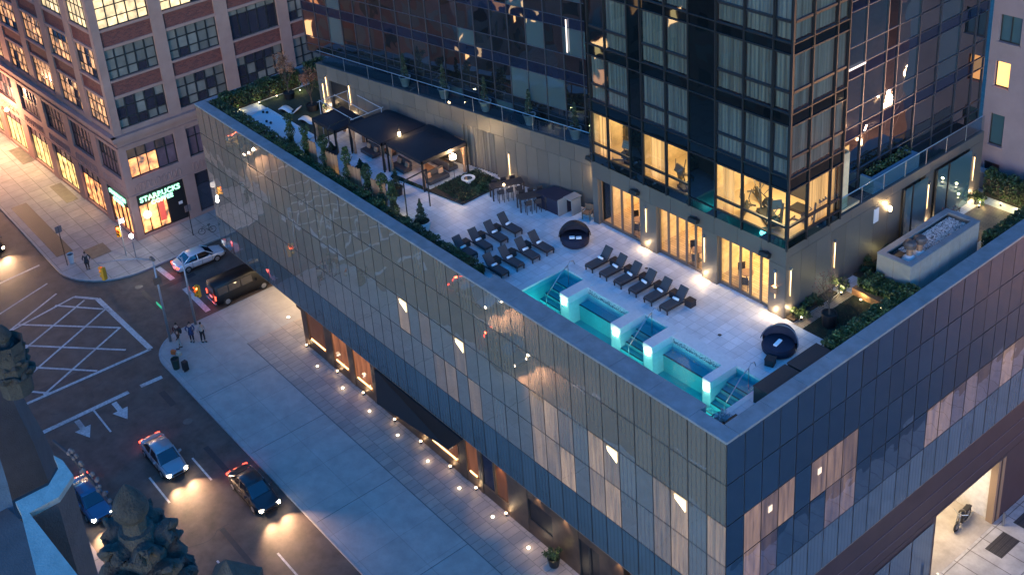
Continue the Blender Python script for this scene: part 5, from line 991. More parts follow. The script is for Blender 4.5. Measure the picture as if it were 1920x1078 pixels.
k = MB(); k.box(44.5, -10.5, ZD, 54.4, -4.95, ZD+.015); struct(k, 'turf_patch', mat('turf', (.02, .035, .02), .95, var=.4, vs=12, bump=.8, bs=60))
for i, (x, y, rz) in enumerate(((50.7, -5.9, R(115)), (47.7, -6.0, R(115)))):
    t = thing('wave_lounger', ('white curved lounger on the turf nearest the end hedge', 'white curved lounger on the turf nearest the pergola frame')[i], 'lounger', (x, y, ZD), rz, 'white curved loungers'); k = MB(); n_ = 14; vs = []
    for j in range(n_+1): u = j/n_; yy = -.95+1.9*u; z = .22+.18*math.sin(u*6.0+.4)+(.35*max(0, u-.65)/.35); vs += [(-.33, yy, z), (.33, yy, z)]
    k.add(vs, [(2*j, 2*j+1, 2*j+3, 2*j+2) for j in range(n_)]); o = k.build('shell', whitep, t, smooth=True); s_ = o.modifiers.new('s', 'SOLIDIFY'); s_.thickness = .08
    for y_ in (-.6, .4): k = MB(); k.box(-.28, y_-.04, 0, .28, y_+.04, .28); k.build('leg', blackm, t)
for i, (x, y, h, lab, m_) in enumerate(((53.2, -7.3, 3.1, 'orange autumn tree at the end hedge, taller of the two', leafa), (49.6, -7.4, 3.0, 'russet autumn tree behind the white curved loungers', leafmat('leaf_rust', (.2, .075, .04))))):
    tub('tree_tub', ('dark round tub under the orange autumn tree', 'dark round tub under the russet autumn tree')[i], (x, y, ZD), .5, .55, blackm, 'dark tubs under the autumn trees'); t = thing('autumn_tree', lab, 'tree', (x, y, ZD+.45)); branchy(t, h, 11+i, m_, 1.0, 1500, .06)
# garden uplights
def uplight(p, lab, pw, c=(1, .85, .35), fix=True):
    t = thing('garden_uplight', lab, 'lamp', p, group='small garden uplights in the planting'); k = MB(); k.lathe([(.05, 0), (.05, .1), (.07, .16), (.055, .17)], (0, 0, 0), 10); k.build('housing', blackm, t); k = MB(); k.lathe([(.05, .172), (.05, .185)], (0, 0, 0), 10); k.build('lens', warm, t); light('uplight_glow', 'POINT', (0, 0, .45), pw, c, .06, parent=t)
for p, lab, pw in (((54.1, -3.0, ZD), 'uplight at the end hedge nearest the street corner', 5), ((54.1, -4.9, ZD), 'uplight at the middle of the end hedge', 5), ((54.1, -6.6, ZD), 'uplight at the end hedge near the orange tree', 5), ((53.6, -8.6, ZD), 'uplight behind the orange autumn tree', 9), ((52.6, -10.0, ZD+.9), 'uplight in the tall hedge corner', 12),
        ((42.9, -2.2, ZD), 'uplight in the hedge below the first climbing columns', 5), ((30.1, -2.05, ZD), 'uplight in the hedge beside the last climbing column', 9), ((38.1, -2.1, ZD), 'uplight in the hedge below the middle climbing columns', 3),
        ((4.55, -11.5, ZD+.1), 'uplight at the foot of the tower corner', 5), ((4.5, -15.0, ZD+.1), 'uplight beside the wood path end', 14), ((3.4, -15.25, ZD), 'uplight in front of the rust-coloured planter', 10), ((1.95, -9.6, ZD), 'uplight at the near end of the side hedge', 3), ((1.95, -15.0, ZD+.3), 'uplight in the side hedge near the roof box', 4), ((4.6, -19.9, ZD), 'uplight under the bare bright lamp', 5),
        ((1.9, -26.3, ZD), 'uplight in the hedge beyond the roof box', 7), ((4.4, -28.8, ZD), 'uplight below the last wall light', 12), ((3.6, -29.9, ZD), 'left uplight at the far end hedge', 9), ((2.6, -29.9, ZD), 'right uplight at the far end hedge', 9)): uplight(p, lab, pw)
# roof service box with gravel top and fans
BX = (1.75, 3.85, -24.1, -17.25, 18.62)
t = thing('roof_service_box', 'long grey box with a pebble-filled top near the side parapet', 'service box', (0, 0, 0)); k = MB(); x0, x1, y0, y1, zt = BX
for a, b in (((x0, y0), (x0, y1)), ((x0, y1), (x1, y1)), ((x1, y1), (x1, y0)), ((x1, y0), (x0, y0))): vpanels(k, b, a, ZD, zt-.08, 1.05, .12)
k.build('side_panels', mat('box_panel', (.27, .25, .23), .5, var=.12, isl=.06, stain=.4, stain_c=(.33, .26, .18)), t)
k = MB(); k.box(x0-.02, y0, zt-.08, x0+.35, y1, zt); k.box(x1-.35, y0, zt-.08, x1+.02, y1, zt); k.box(x0+.35, y0-.02, zt-.08, x1-.35, y0+.35, zt); k.box(x0+.35, y1-.35, zt-.08, x1-.35, y1+.02, zt); k.build('rim', coping, t)
k = MB(); k.box(x0+.3, y0+.3, ZD, x1-.3, y1-.3, zt-.32); k.build('infill', blackm, t)
k = MB(); r_ = random.Random(31)
for _ in range(2600):
    x, y = r_.uniform(x0+.4, x1-.4), r_.uniform(y0+.4, y1-.9); s_ = r_.uniform(.025, .06); k.cbox((x, y, zt-.3+r_.uniform(0, .05)), (s_*1.5, s_, s_*.7), (r_.uniform(-.5, .5), r_.uniform(-.5, .5), r_.uniform(0, 3)))
o = k.build('pebbles', mat('pebble', (.48, .46, .45), .8, isl=.45), t); o['kind'] = 'stuff'
k = MB(); k.box(x1-1.0, y1-1.3, zt-.3, x1-.45, y1-.45, zt-.2); k.build('hatch', blackm, t)
for i, (x, y) in enumerate(((2.55, -18.35), (2.45, -19.15))):
    t = thing('roof_fan', ('mushroom exhaust fan on the pebble roof, nearer the pool', 'mushroom exhaust fan on the pebble roof, farther from the pool')[i], 'fan', (x, y, zt-.3), group='exhaust fans on the service box'); k = MB(); k.lathe([(.42, 0), (.2, .22), (.17, .24)], (0, 0, 0), 18); k.build('base_cone', whitep, t); k = MB(); k.lathe([(.17, .24), (.17, .75)], (0, 0, 0), 16); k.build('duct', mat('copper', (.4, .24, .17), .45, .5), t); k = MB(); k.lathe([(.2, .7), (.36, .75), (.38, .98), (.3, 1.1), (.1, 1.16)], (0, 0, 0), 10); k.build('hood', mat('fan_hood', (.1, .08, .08), .6, .4), t)
# ================================================================== BRICK CORNER BUILDING
bb = thing('brick_corner_building', 'pink stone and brick corner building with big gridded windows and a coffee shop', 'building')
bstone = mat('pink_stone', (.32, .195, .165), .8, var=.13, vs=.6, bump=.15, bs=15, stain=.4, stain_c=(.3, .24, .23)); brick = tiles('red_brick', (.17, .045, .035), (.11, .03, .028), (.1, .07, .06), .3, .1, .5, .008, .85, var=.25)
brickv, tB, bB = newmat('brick_spandrel'); 
for n_ in list(tB.nodes):
    pass
bB.inputs['Roughness'].default_value = .85; tc_ = N(tB, "ShaderNodeTexCoord"); sp_ = N(tB, "ShaderNodeSeparateXYZ"); ad_ = N(tB, "ShaderNodeMath", operation='ADD'); cb_ = N(tB, "ShaderNodeCombineXYZ"); tB.links.new(tc_.outputs['Object'], sp_.inputs[0]); tB.links.new(sp_.outputs[0], ad_.inputs[0]); tB.links.new(sp_.outputs[1], ad_.inputs[1]); tB.links.new(ad_.outputs[0], cb_.inputs[0]); tB.links.new(sp_.outputs[2], cb_.inputs[1])
br_ = N(tB, "ShaderNodeTexBrick"); br_.inputs['Scale'].default_value = 1; br_.inputs['Brick Width'].default_value = .34; br_.inputs['Row Height'].default_value = .13; br_.inputs['Mortar Size'].default_value = .012; br_.inputs['Color1'].default_value = (.19, .05, .04, 1); br_.inputs['Color2'].default_value = (.1, .028, .028, 1); br_.inputs['Mortar'].default_value = (.13, .08, .07, 1); tB.links.new(cb_.outputs[0], br_.inputs[0]); tB.links.new(br_.outputs[0], bB.inputs['Base Color'])
XS = 68.9; YS = 2.95; a2 = R(2.45)
TOPB = 48.0
rowsB = [(.45, 4.68), (6.48, 9.5), (11.65, 14.66), (16.52, 19.45), (21.4, 24.3), (26.3, 29.2), (31.2, 34.1), (36.1, 39.0), (41, 43.9)]
baysR = [(2.2, -2.65), (-3.87, -8.96), (-10.3, -15.45), (-16.65, -21.8), (-23.1, -28.2)]   # right face, y ranges
baysL = [(.6, 5.1), (6.5, 11.6), (13.1, 18.3), (19.8, 25.1), (26.9, 32.6), (34.0, 39.4), (41, 46.4), (48, 53.4)]  # left face, distance along
pane_l = mat('pane_blind', (.17, .165, .15), .35, var=.25, vs=.9, isl=.22, spec=.6); pane_d = facade_glass('pane_dark', (.03, .03, .045), .1, bump=.2, bs=1); pane_p = mat('pane_purple', (.12, .08, .10), .3, var=.3, vs=.8, isl=.3)
def litpane(name, c, s, var=.5):
    m, t, b = newmat(name); b.inputs['Base Color'].default_value = (.3, .25, .18, 1); b.inputs['Roughness'].default_value = .25
    g = N(t, "ShaderNodeNewGeometry"); co = coords(t, (1.2, 1.2, 1.2)); n = N(t, "ShaderNodeTexNoise"); n.inputs['Scale'].default_value = 1.2; n.inputs['Detail'].default_value = 4; t.links.new(co, n.inputs[0]); r = N(t, "ShaderNodeMapRange"); r.inputs['From Min'].default_value = .35; r.inputs['From Max'].default_value = .65; r.inputs['To Min'].default_value = 1-var; r.inputs['To Max'].default_value = 1+var*.6; t.links.new(n.outputs[0], r.inputs[0])
    r2 = N(t, "ShaderNodeMapRange"); r2.inputs['To Min'].default_value = .6; r2.inputs['To Max'].default_value = 1.3; t.links.new(g.outputs['Random Per Island'], r2.inputs[0]); mu = N(t, "ShaderNodeMath", operation='MULTIPLY'); t.links.new(r.outputs[0], mu.inputs[0]); t.links.new(r2.outputs[0], mu.inputs[1]); s_ = N(t, "ShaderNodeVectorMath", operation='SCALE'); s_.inputs[0].default_value = c; t.links.new(mu.outputs[0], s_.inputs['Scale']); t.links.new(s_.outputs[0], b.inputs['Emission Color']); b.inputs['Emission Strength'].default_value = s*EK
    return m
lit_y = litpane('pane_office_lit', (1, .72, .36), .5); lit_o = litpane('pane_blind_lit', (1, .45, .18), .34, 1.0); lit_s = litpane('pane_shop_lit', (1, .62, .18), .55, .8); lit_c = litpane('pane_cafe_lit', (1, .35, .1), .55, 1.0)
def face(P0, d, inward, bays, tag_):
    """stone grid with real recesses. P0 plan origin, d along, inward normal"""
    P0 = Vector(P0); d = Vector(d); n = Vector(inward)
    def bx(mb, u0, u1, o0, o1, z0, z1):
        c = [P0+d*u0+n*o0, P0+d*u1+n*o0, P0+d*u1+n*o1, P0+d*u0+n*o1]
        if (d.x*n.y-d.y*n.x) < 0: c = c[::-1]
        mb.add([(q.x, q.y, z0) for q in c]+[(q.x, q.y, z1) for q in c], [(0, 3, 2, 1), (4, 5, 6, 7), (0, 1, 5, 4), (1, 2, 6, 5), (2, 3, 7, 6), (3, 0, 4, 7)])
    k = MB(); s_ = MB(); kb = MB(); end = bays[-1][1]+1.2; prev = 0
    for (a, b) in bays: bx(k, prev, a, 0, .5, 0, TOPB); prev = b
    bx(k, prev, end, 0, .5, 0, TOPB)
    for (a, b) in bays:
        for j, (z0, z1) in enumerate(rowsB):
            zp = rowsB[j-1][1] if j else 0
            if j <= 2: bx(k, a, b, .0 if j == 1 else .05, .5, zp, z0)
            else: kq = MB(); bx(kq, a, b, .16, .5, zp+.28, z0-.2); kq.build('brick_panel', brickv, bb); bx(k, a, b, .04, .5, zp, zp+.28); bx(k, a-.0, b, -.03, .5, z0-.2, z0)
        bx(k, a, b, .05, .5, rowsB[-1][1], TOPB)
    bx(s_, -.45, end+.3, -.45, .02, 10.85, 11.2); bx(s_, -.3, end, -.3, .02, 10.6, 10.85); bx(s_, -.12, end, -.12, .02, 9.95, 10.05); bx(s_, -.06, end, -.06, .02, 4.72, 4.86)
    k.build('stone_wall', bstone, bb); s_.build('cornice', bstone, bb)
    # arched frieze between shop and second floor
    k = MB()
    for (a, b) in bays:
        m = 9
        for i in range(m):
            c = a+(b-a)*(i+.5)/m; w_ = (b-a)/m*.36; pts = []
            for q in range(9): an = math.pi*q/8; p = P0+d*(c+w_*math.cos(an))+n*(-.01); pts.append((p.x, p.y, 5.62+w_*1.1*math.sin(an)))
            lo = P0+d*(c+w_)+n*(-.01); hi = P0+d*(c-w_)+n*(-.01); pts = [(lo.x, lo.y, 5.1)]+pts+[(hi.x, hi.y, 5.1)]; k.tube(pts, .045, 5)
    k.build('arched_frieze', bstone, bb)
    return bx
def gridwin(bx, a, b, z0, z1, nc, rz_, pm, frame_w=.07, name='window', dep=.3):
    k = MB(); bx(k, a, a+.1, dep-.06, dep+.06, z0, z1); bx(k, b-.1, b, dep-.06, dep+.06, z0, z1); bx(k, a+.1, b-.1, dep-.06, dep+.06, z0, z0+.1); bx(k, a+.1, b-.1, dep-.06, dep+.06, z1-.1, z1)
    for i in range(1, nc): c = a+(b-a)*i/nc; bx(k, c-frame_w, c+frame_w, dep-.05, dep+.05, z0+.1, z1-.1)
    zs = [z0]+[z0+(z1-z0)*q for q in rz_]+[z1]
    for q in zs[1:-1]: bx(k, a+.1, b-.1, dep-.045, dep+.045, q-frame_w*.8, q+frame_w*.8)
    o = k.build(name, frame, bb); pd = {}
    for i in range(nc):
        for j in range(len(zs)-1):
            m_ = pm(i, j); mb = pd.setdefault(m_.name, (MB(), m_))[0]; c0 = a+(b-a)*i/nc; c1 = a+(b-a)*(i+1)/nc; bx(mb, c0+.02, c1-.02, dep+.0, dep+.02, zs[j]+.02, zs[j+1]-.02)
    for mb, m_ in pd.values(): mb.build('pane', m_, o)
    return o
rb = random.Random(8)
bxR = face((XS, YS), (0, -1), (1, 0), [(YS-a, YS-b) for a, b in baysR], 'r')
for i, (a, b) in enumerate(baysR):
    a, b = YS-a, YS-b
    for j, (z0, z1) in enumerate(rowsB):
        if j == 0:
            if i == 0: continue
            gridwin(bxR, a, b, .25, z1, 2, (.7,), lambda p, q: pane_d, .04)
        elif j == 1: gridwin(bxR, a, b, z0, z1, 5, (.66,), (lambda p, q: lit_c if (q == 0 and p < 4 and rb.random() < .5) else (pane_p if rb.random() < .6 else pane_d)) if i == 0 else (lambda p, q: pane_p), .05)
        elif j == 4 and i < 2: gridwin(bxR, a, b, z0, z1, 5, (.3, .68), (lambda p, q: lit_y) if i == 0 else (lambda p, q: lit_y if p < 3 else pane_d), .06)
        elif j == 3 and i == 2 or (j == 4 and i > 1): gridwin(bxR, a, b, z0, z1, 5, (.8,), lambda p, q: pane_l if q == 1 else pane_d, .05)
        else: gridwin(bxR, a, b, z0, z1, 5, (.3, .68), lambda p, q: pane_d if rb.random() < (.12 if j != 2 else .3) else pane_l, .08)
dl = (math.cos(a2), math.sin(a2)); bxL = face((XS, YS), dl, (math.sin(a2), -math.cos(a2)), baysL, 'l')
for i, (a, b) in enumerate(baysL):
    for j, (z0, z1) in enumerate(rowsB):
        if j == 0:
            if i == 0: continue
            gridwin(bxL, a, b, .4, z1, 4, (.72,), lambda p, q: (pane_p if q == 1 else (lit_c if i == 1 else lit_s)), .05)
        elif j == 1: gridwin(bxL, a, b, z0, z1, 6, (.5,), lambda p, q: pane_p if rb.random() < .7 else pane_d, .07)
        elif j < 6: gridwin(bxL, a, b, z0, z1, 5, (.3, .68), lambda p, q: (lit_y if (j == 4 and i < 3) else (lit_o if rb.random() < .82 else pane_d)), .06)
        else: gridwin(bxL, a, b, z0, z1, 5, (.3, .68), lambda p, q: pane_l, .08)
k = MB(); k.add([(XS+.48, YS-.5, 0), (XS+.48, -31, 0), (XS+58, -31, 0), (XS+58, YS+1.9, 0), (XS+.48, YS-.5, TOPB-.2), (XS+.48, -31, TOPB-.2), (XS+58, -31, TOPB-.2), (XS+58, YS+1.9, TOPB-.2)], [(4, 5, 6, 7), (0, 1, 5, 4), (3, 0, 4, 7), (0, 3, 2, 1)]); k.build('inner_core', bpy.data.materials['core'], bb)
# coffee shop front on the right face
t = thing('x', None, None); t.name = 'shop_front'; t.parent = bb
a, b = YS-2.2, YS+2.65
k = MB(); bxR(k, a, b, .12, .3, 3.5, 4.68); bxR(k, a, a+.12, .1, .3, .1, 3.5); bxR(k, b-.12, b, .1, .3, .1, 3.5); bxR(k, a+.12, b-.12, .12, .3, .1, .55); bxR(k, a+2.9, b-.12, .14, .3, .55, 3.5)
for u in (a+.95, a+1.9): bxR(k, u-.04, u+.04, .12, .3, .55, 3.5)
k.build('fascia', blackm, t)
k = MB(); bxR(k, a+.12, a+2.9, .26, .28, .55, 3.5); k.build('shop_glass', litpane('cafe', (1, .36, .1), .75, .95), t)
k = MB(); bxR(k, a+2.0, a+2.6, .2, .24, 1.1, 3.2); k.build('red_banner', emis('red', (.8, .06, .03), .35), t)
k = MB(); bxR(k, b-.85, b-.45, .1, .12, 2.1, 2.4); k.build('notice', whitep, t)
def word(txt, size, M, m_, name, parent, bold=.02):
    cu = bpy.data.curves.new('t', 'FONT'); cu.body = txt; cu.size = size; cu.extrude = .03; cu.offset = bold*size; cu.align_x = 'CENTER'; cu.space_character = 1.08
    tmp = bpy.data.objects.new('t', cu); COL.objects.link(tmp); dg = bpy.context.evaluated_depsgraph_get(); me = bpy.data.meshes.new_from_object(tmp.evaluated_get(dg)); bpy.data.objects.remove(tmp)
    me.materials.clear(); me.materials.append(m_); o = bpy.data.objects.new(name, me); COL.objects.link(o); o.parent = parent; o.matrix_world = M; return o
green = emis('green_neon', (.35, 1, .6), .9)
def frm(u, z, P0, d, n, off):  # text frame: x along -view
    P0 = Vector((*P0, 0)); d = Vector((*d, 0)); n = Vector((*n, 0)); p = P0+d*u+n*off; X = d; Z = -n; Y = Vector((0, 0, 1)); return Matrix(((X.x, Y.x, Z.x, p.x), (X.y, Y.y, Z.y, p.y), (X.z, Y.z, Z.z, z), (0, 0, 0, 1)))
word('STARBUCKS', .72, frm(a+2.35, 3.83, (XS, YS), (0, -1), (1, 0), .05), green, 'sign_letters', t, .035); word('COFFEE', .62, frm(a+2.45, 3.24, (XS, YS), (0, -1), (1, 0), .05), green, 'sign_letters', t, .035)
t2 = thing('x', None, None); t2.name = 'shop_front'; t2.parent = bb
k = MB(); bxL(k, .6, 5.1, .1, .3, 3.3, 4.68); bxL(k, .6, .72, .1, .3, .2, 3.3); bxL(k, 4.98, 5.1, .1, .3, .2, 3.3)
for u in (1.7, 2.8, 3.9): bxL(k, u-.04, u+.04, .12, .3, .4, 3.3)
k.build('fascia', blackm, t2); k = MB(); bxL(k, .7, 5.0, .26, .28, .4, 3.3); k.build('shop_glass', bpy.data.materials['cafe'], t2)
dm = Vector((-dl[0], -dl[1])); word('STARBUCKS', .62, frm(-2.85, 3.8, (XS, YS), dm, (math.sin(a2), -math.cos(a2)), .03), green, 'sign_letters', t2, .03); word('COFFEE', .6, frm(-2.85, 3.2, (XS, YS), dm, (math.sin(a2), -math.cos(a2)), .03), green, 'sign_letters', t2, .03)
t3 = thing('disc_sign', 'round white glowing disc sign hung in the coffee shop window', 'sign', (XS+.12, YS-a-.75, 2.35)); k = MB(); k.tube([(-.05, 0, 0), (.05, 0, 0)], .36, 24); k.build('disc', emis('disc', (.9, 1, .85), 2.2), t3); k = MB(); k.tube([(0, 0, .34), (0, 0, 1.2)], .015, 5); k.build('hanger', blackm, t3)
light('shop_glow', 'AREA', (XS-.6, .6, 3.0), 14, (1, .5, .2), rot=(0, R(-60), 0), sx=3, sy=1, size=2, parent=bb)
for i in range(1, 6): u = (baysL[i][0]+baysL[i][1])/2; light('shop_glow_fill', 'AREA', (XS+dl[0]*u, YS+dl[1]*u+.35, 3.0), 60 if i > 1 else 25, (1, .72, .3), rot=(R(50), 0, 0), sx=4, sy=1.6, size=2, parent=bb)  # unseen area lamps added outside the panes to cast the shop glow
# wall lamps far left
for i, (p, pw) in enumerate((((101.5, 5.1, 4.6), 2600), ((97.3, 4.9, 5.6), 4500))):
    t = thing('wall_lamp', ('bright orange street lamp at the far left edge, left of two', 'bright orange lamp on the brick building wall, right of two')[i], 'lamp', p); k = MB(); k.lathe([(.1, -.2), (.28, 0), (.1, .25)], (0, 0, 0), 14); k.build('globe', emis('sodium%d' % i, (1, .5, .15), 14), t); k = MB(); k.tube([(0, 0, .2), (0, -.5, .3)], .03, 6); k.build('bracket', blackm, t); light('lamp_light', 'POINT', (0, 2.2, 1.2), pw*.38, (1, .52, .28), .3, parent=t)
# ================================================================== VEHICLES
def loft(k, st, n=5):
    """st: list of (x, [(y,z)...half section from bottom centre outward to top centre]) mirrored"""
    rings = []
    for x, hs in st:
        r_ = [(x, y, z) for y, z in hs]+[(x, -y, z) for y, z in hs[::-1]]; rings.append(r_)
    m = len(rings[0]); vs = [p for r_ in rings for p in r_]; fs = []
    for i in range(len(rings)-1):
        for j in range(m): fs.append((i*m+j, i*m+(j+1) % m, (i+1)*m+(j+1) % m, (i+1)*m+j))
    fs += [tuple(range(m))[::-1], tuple((len(rings)-1)*m+j for j in range(m))]; k.add(vs, fs)
tyre = mat('tyre', (.015, .015, .016), .8); rimm = mat('rim', (.5, .5, .52), .35, .8); carglass = facade_glass('car_glass', (.01, .012, .015), .1, bump=0, rough=.03); redl = emis('tail_red', (1, .06, .03), 2.5, (.3, .01, .01)); headl = emis('head_white', (1, .82, .55), 30)
def paintm(name, c):
    m = mat(name, c, .3, .3); b = m.node_tree.nodes['Principled BSDF']; b.inputs['Coat Weight'].default_value = .35; b.inputs['Coat Roughness'].default_value = .05; return m
def wheels(t, xs, hw, r=.33):
    for x in xs:
        for s_ in (-1, 1):
            k = MB(); k.tube([(x, s_*(hw-.2), r), (x, s_*(hw+.01), r)], r, 20); w_ = k.build('wheel', tyre, t); k = MB(); k.tube([(x, s_*(hw-.02), r), (x, s_*(hw+.022), r)], r*.62, 10); k.build('rim', rimm, w_)
def sedan(pm, tail=True, head=False):
    t = thing('sedan', 'x', 'car'); sec = lambda w_, zb, zm, zt: [(0, zb), (w_*.82, zb), (w_*.97, zb+.12), (w_, zm), (w_*.95, zt-.06), (w_*.86, zt), (0, zt+.02)]
    k = MB(); loft(k, [(-2.42, sec(.72, .42, .58, .78)), (-2.3, sec(.82, .28, .6, .9)), (-1.9, sec(.9, .22, .62, .98)), (-1.0, sec(.91, .2, .62, .98)), (.6, sec(.91, .2, .62, .95)), (1.5, sec(.9, .22, .6, .88)), (2.1, sec(.85, .25, .55, .76)), (2.42, sec(.7, .34, .5, .64))]); b = k.build('body', pm, t, smooth=True); s_ = b.modifiers.new('s', 'SUBSURF'); s_.levels = s_.render_levels = 1
    cs = lambda w_, zb, zt, tp: [(0, zb), (w_, zb), (w_*.97, zb+(zt-zb)*.3), (w_*tp, zt-.04), (w_*tp*.85, zt), (0, zt+.015)]
    k = MB(); loft(k, [(-1.75, cs(.78, .93, .97, .9)), (-1.05, cs(.82, .93, 1.36, .78)), (-.5, cs(.83, .93, 1.44, .78)), (.2, cs(.83, .92, 1.44, .78)), (.5, cs(.82, .92, 1.38, .78)), (1.25, cs(.78, .86, .93, .9))]); k.build('windows', carglass, t, smooth=False)
    k = MB(); loft(k, [(-1.05, [(0, 1.37), (.66, 1.37), (.62, 1.4), (0, 1.42)]), (-.5, [(0, 1.44), (.68, 1.42), (.63, 1.465), (0, 1.485)]), (.2, [(0, 1.44), (.68, 1.42), (.63, 1.465), (0, 1.485)]), (.52, [(0, 1.36), (.67, 1.36), (.62, 1.4), (0, 1.42)])]); k.build('roof', pm, t, smooth=True)
    for s_ in (-1, 1):
        k = MB()
        for (p, q) in (((-1.78, .77, .95), (-1.02, .66, 1.4)), ((-.35, .84, .93), (-.35, .665, 1.43)), ((.5, .66, 1.4), (1.22, .77, .9))): k.tube([(p[0], s_*p[1], p[2]), (q[0], s_*q[1], q[2])], .045, 5)
        k.build('pillar', pm, t); k = MB(); k.cbox((.75, s_*.98, .98), (.16, .2, .13)); k.build('mirror', pm, t, bevel=.02)
        k = MB(); k.cbox((-2.33, s_*.64, .76), (.14, .34, .15), (0, 0, s_*R(-12))); k.build('taillight', redl, t); k = MB(); k.cbox((2.24, s_*.6, .6), (.2, .3, .13), (0, 0, s_*R(-25))); k.build('headlight', headl if head else rimm, t)
    k = MB(); k.cbox((-2.44, 0, .56), (.03, .5, .14)); k.build('licence_plate', whitep, t)
    k = MB(); k.cbox((2.36, 0, .56), (.1, .75, .14)); k.cbox((2.38, 0, .36), (.1, 1.1, .1)); k.build('grille', blackm, t)
    k = MB(); k.cbox((-2.36, 0, .36), (.12, 1.5, .12)); k.build('rear_bumper_trim', darkmetal, t)
    for s_ in (-1, 1):
        k = MB()
        for x_ in (-.95, -.02, .98): k.cbox((x_, s_*.905, .62), (.018, .02, .62))
        k.cbox((-.3, s_*.91, .24), (2.6, .03, .06)); k.build('door_gap', blackm, t); k = MB()
        for x_ in (-.28, .62): k.cbox((x_, s_*.925, .8), (.18, .03, .035))
        k.build('door_handle', rimm, t)
    k = MB(); k.add([(1.22, .74, .915), (2.2, .66, .77), (2.2, .645, .772), (1.22, .72, .918)], [(0, 1, 2, 3)]); k.add([(1.22, -.74, .915), (2.2, -.66, .77), (2.2, -.645, .772), (1.22, -.72, .918)], [(3, 2, 1, 0)]); k.build('bonnet_seam', blackm, t)
    k = MB(); k.tube([(1.2, -.5, .93), (.95, .1, 1.06)], .012, 4); k.tube([(1.2, .1, .93), (.95, .65, 1.06)], .012, 4); k.build('wiper', blackm, t)
    wheels(t, (-1.42, 1.42), .9); return t
white_car = paintm('car_white', (.62, .63, .66)); s_w = sedan(white_car); put(s_w, (61.1, .35, .0), R(-93), 'white sedan parked at the far kerb beside the coffee shop')
light('tail_glow', 'POINT', (-2.7, 0, .6), 5, (1, .1, .08), .15, parent=s_w)
def van():
    t = thing('black_van', 'black van with lit red tail lamps waiting half under the glass building', 'van'); pm = mat('van_black', (.005, .005, .006), .45)
    sec = lambda w_, zb, zt, tp=.84: [(0, zb), (w_*.9, zb), (w_, zb+.15), (w_, 1.1), (w_*.97, 1.25), (w_*tp, zt-.12), (w_*tp*.9, zt), (0, zt+.03)]
    k = MB(); loft(k, [(-2.75, sec(.88, .4, 2.0)), (-2.65, sec(.98, .3, 2.12)), (-1.0, sec(1.0, .28, 2.16)), (.9, sec(1.0, .28, 2.14)), (1.3, sec(1.0, .28, 2.0)), (1.95, [(0, .28), (.9, .28), (1.0, .4), (1.0, .9), (.97, 1.1), (.88, 1.2), (.8, 1.26), (0, 1.3)]), (2.75, [(0, .32), (.8, .32), (.9, .45), (.9, .75), (.88, .9), (.8, .98), (.7, 1.02), (0, 1.05)])]); b = k.build('body', pm, t, smooth=True)
    for s_ in (-1, 1):
        k = MB()
        for x0, x1 in ((-2.5, -1.55), (-1.45, -.35), (-.25, .8)): k.add([(x0, s_*.995, 1.28), (x1, s_*.995, 1.28), (x1, s_*.9, 1.92), (x0, s_*.9, 1.92)], [(0, 1, 2, 3) if s_ < 0 else (3, 2, 1, 0)])
        k.build('side_window', carglass, t); k = MB(); k.cbox((-2.74, s_*.84, 1.05), (.08, .14, .42)); k.build('taillight', redl, t); k = MB(); k.cbox((1.15, s_*1.1, 1.35), (.14, .2, .22)); k.build('mirror', pm, t, bevel=.02)
    k = MB(); k.cbox((-2.76, 0, 1.68), (.04, 1.25, .45), (0, R(6), 0)); k.build('rear_window', mat('rear_glass', (.2, .2, .2), .15, .3), t); k = MB(); k.cbox((-2.82, 0, .5), (.16, 1.8, .16)); k.build('bumper', mat('chrome', (.6, .6, .6), .2, 1), t, bevel=.02); k = MB(); k.cbox((-2.79, 0, .95), (.03, .55, .2)); k.build('licence_plate', whitep, t)
    wheels(t, (-1.75, 1.75), .98, .38); light('tail_glow', 'POINT', (-3.1, 0, .9), 5, (1, .1, .06), .15, parent=t); return t
put(van(), (54.0, -.15, 0), R(-91))
# cars on the avenue, standing where the traffic moves
colr = [('car_silver', (.3, .32, .35)), ('car_blue', (.06, .12, .2)), ('car_taxi', (.45, .26, .02)), ('car_dark', (.03, .03, .035)), ('car_grey', (.12, .12, .13))]
cars = [(38.2, 20.1, R(180), 1, 'blue sedan with lit headlamps in the near lane beside the carved stone finial', .0), (38.6, 14.4, R(180), 0, 'silver sedan with lit headlamps in the middle lane below the arrow markings', 0), (29.5, 17.3, R(180), 4, 'grey sedan with lit headlamps in the lane left of the middle lane', 0),
    (56.5, 17.6, R(182), 2, 'yellow taxi with lit headlamps crossing the hatched junction box', 0), (79.0, 14.0, R(180), 3, 'dark sedan with lit headlamps coming up to the junction', 0), (31.2, 11.2, R(180), 3, 'dark sedan with lit headlamps in the lane along the plaza kerb', 0), (90.0, 17.0, R(180), 4, 'grey sedan with lit headlamps farthest up the avenue', 0)]
cars = [cars[i] for i in (0, 1, 4, 5)]
for x, y, rz, ci, lab, _ in cars:
    c = sedan(paintm(colr[ci][0]+str(int(x)), colr[ci][1]), head=True); put(c, (x, y, 0), rz, lab, 'cars with headlamps on along the avenue')
    for s_ in (-.6, .6): light('headlamp_beam', 'SPOT', (2.5, s_, .62), 620, (1, .6, .32), .08, rot=(R(84), 0, R(-90)), spot=R(95), parent=c, blend=1.0)
    light('tail_glow', 'POINT', (-2.7, 0, .6), 8, (1, .12, .05), .15, parent=c)
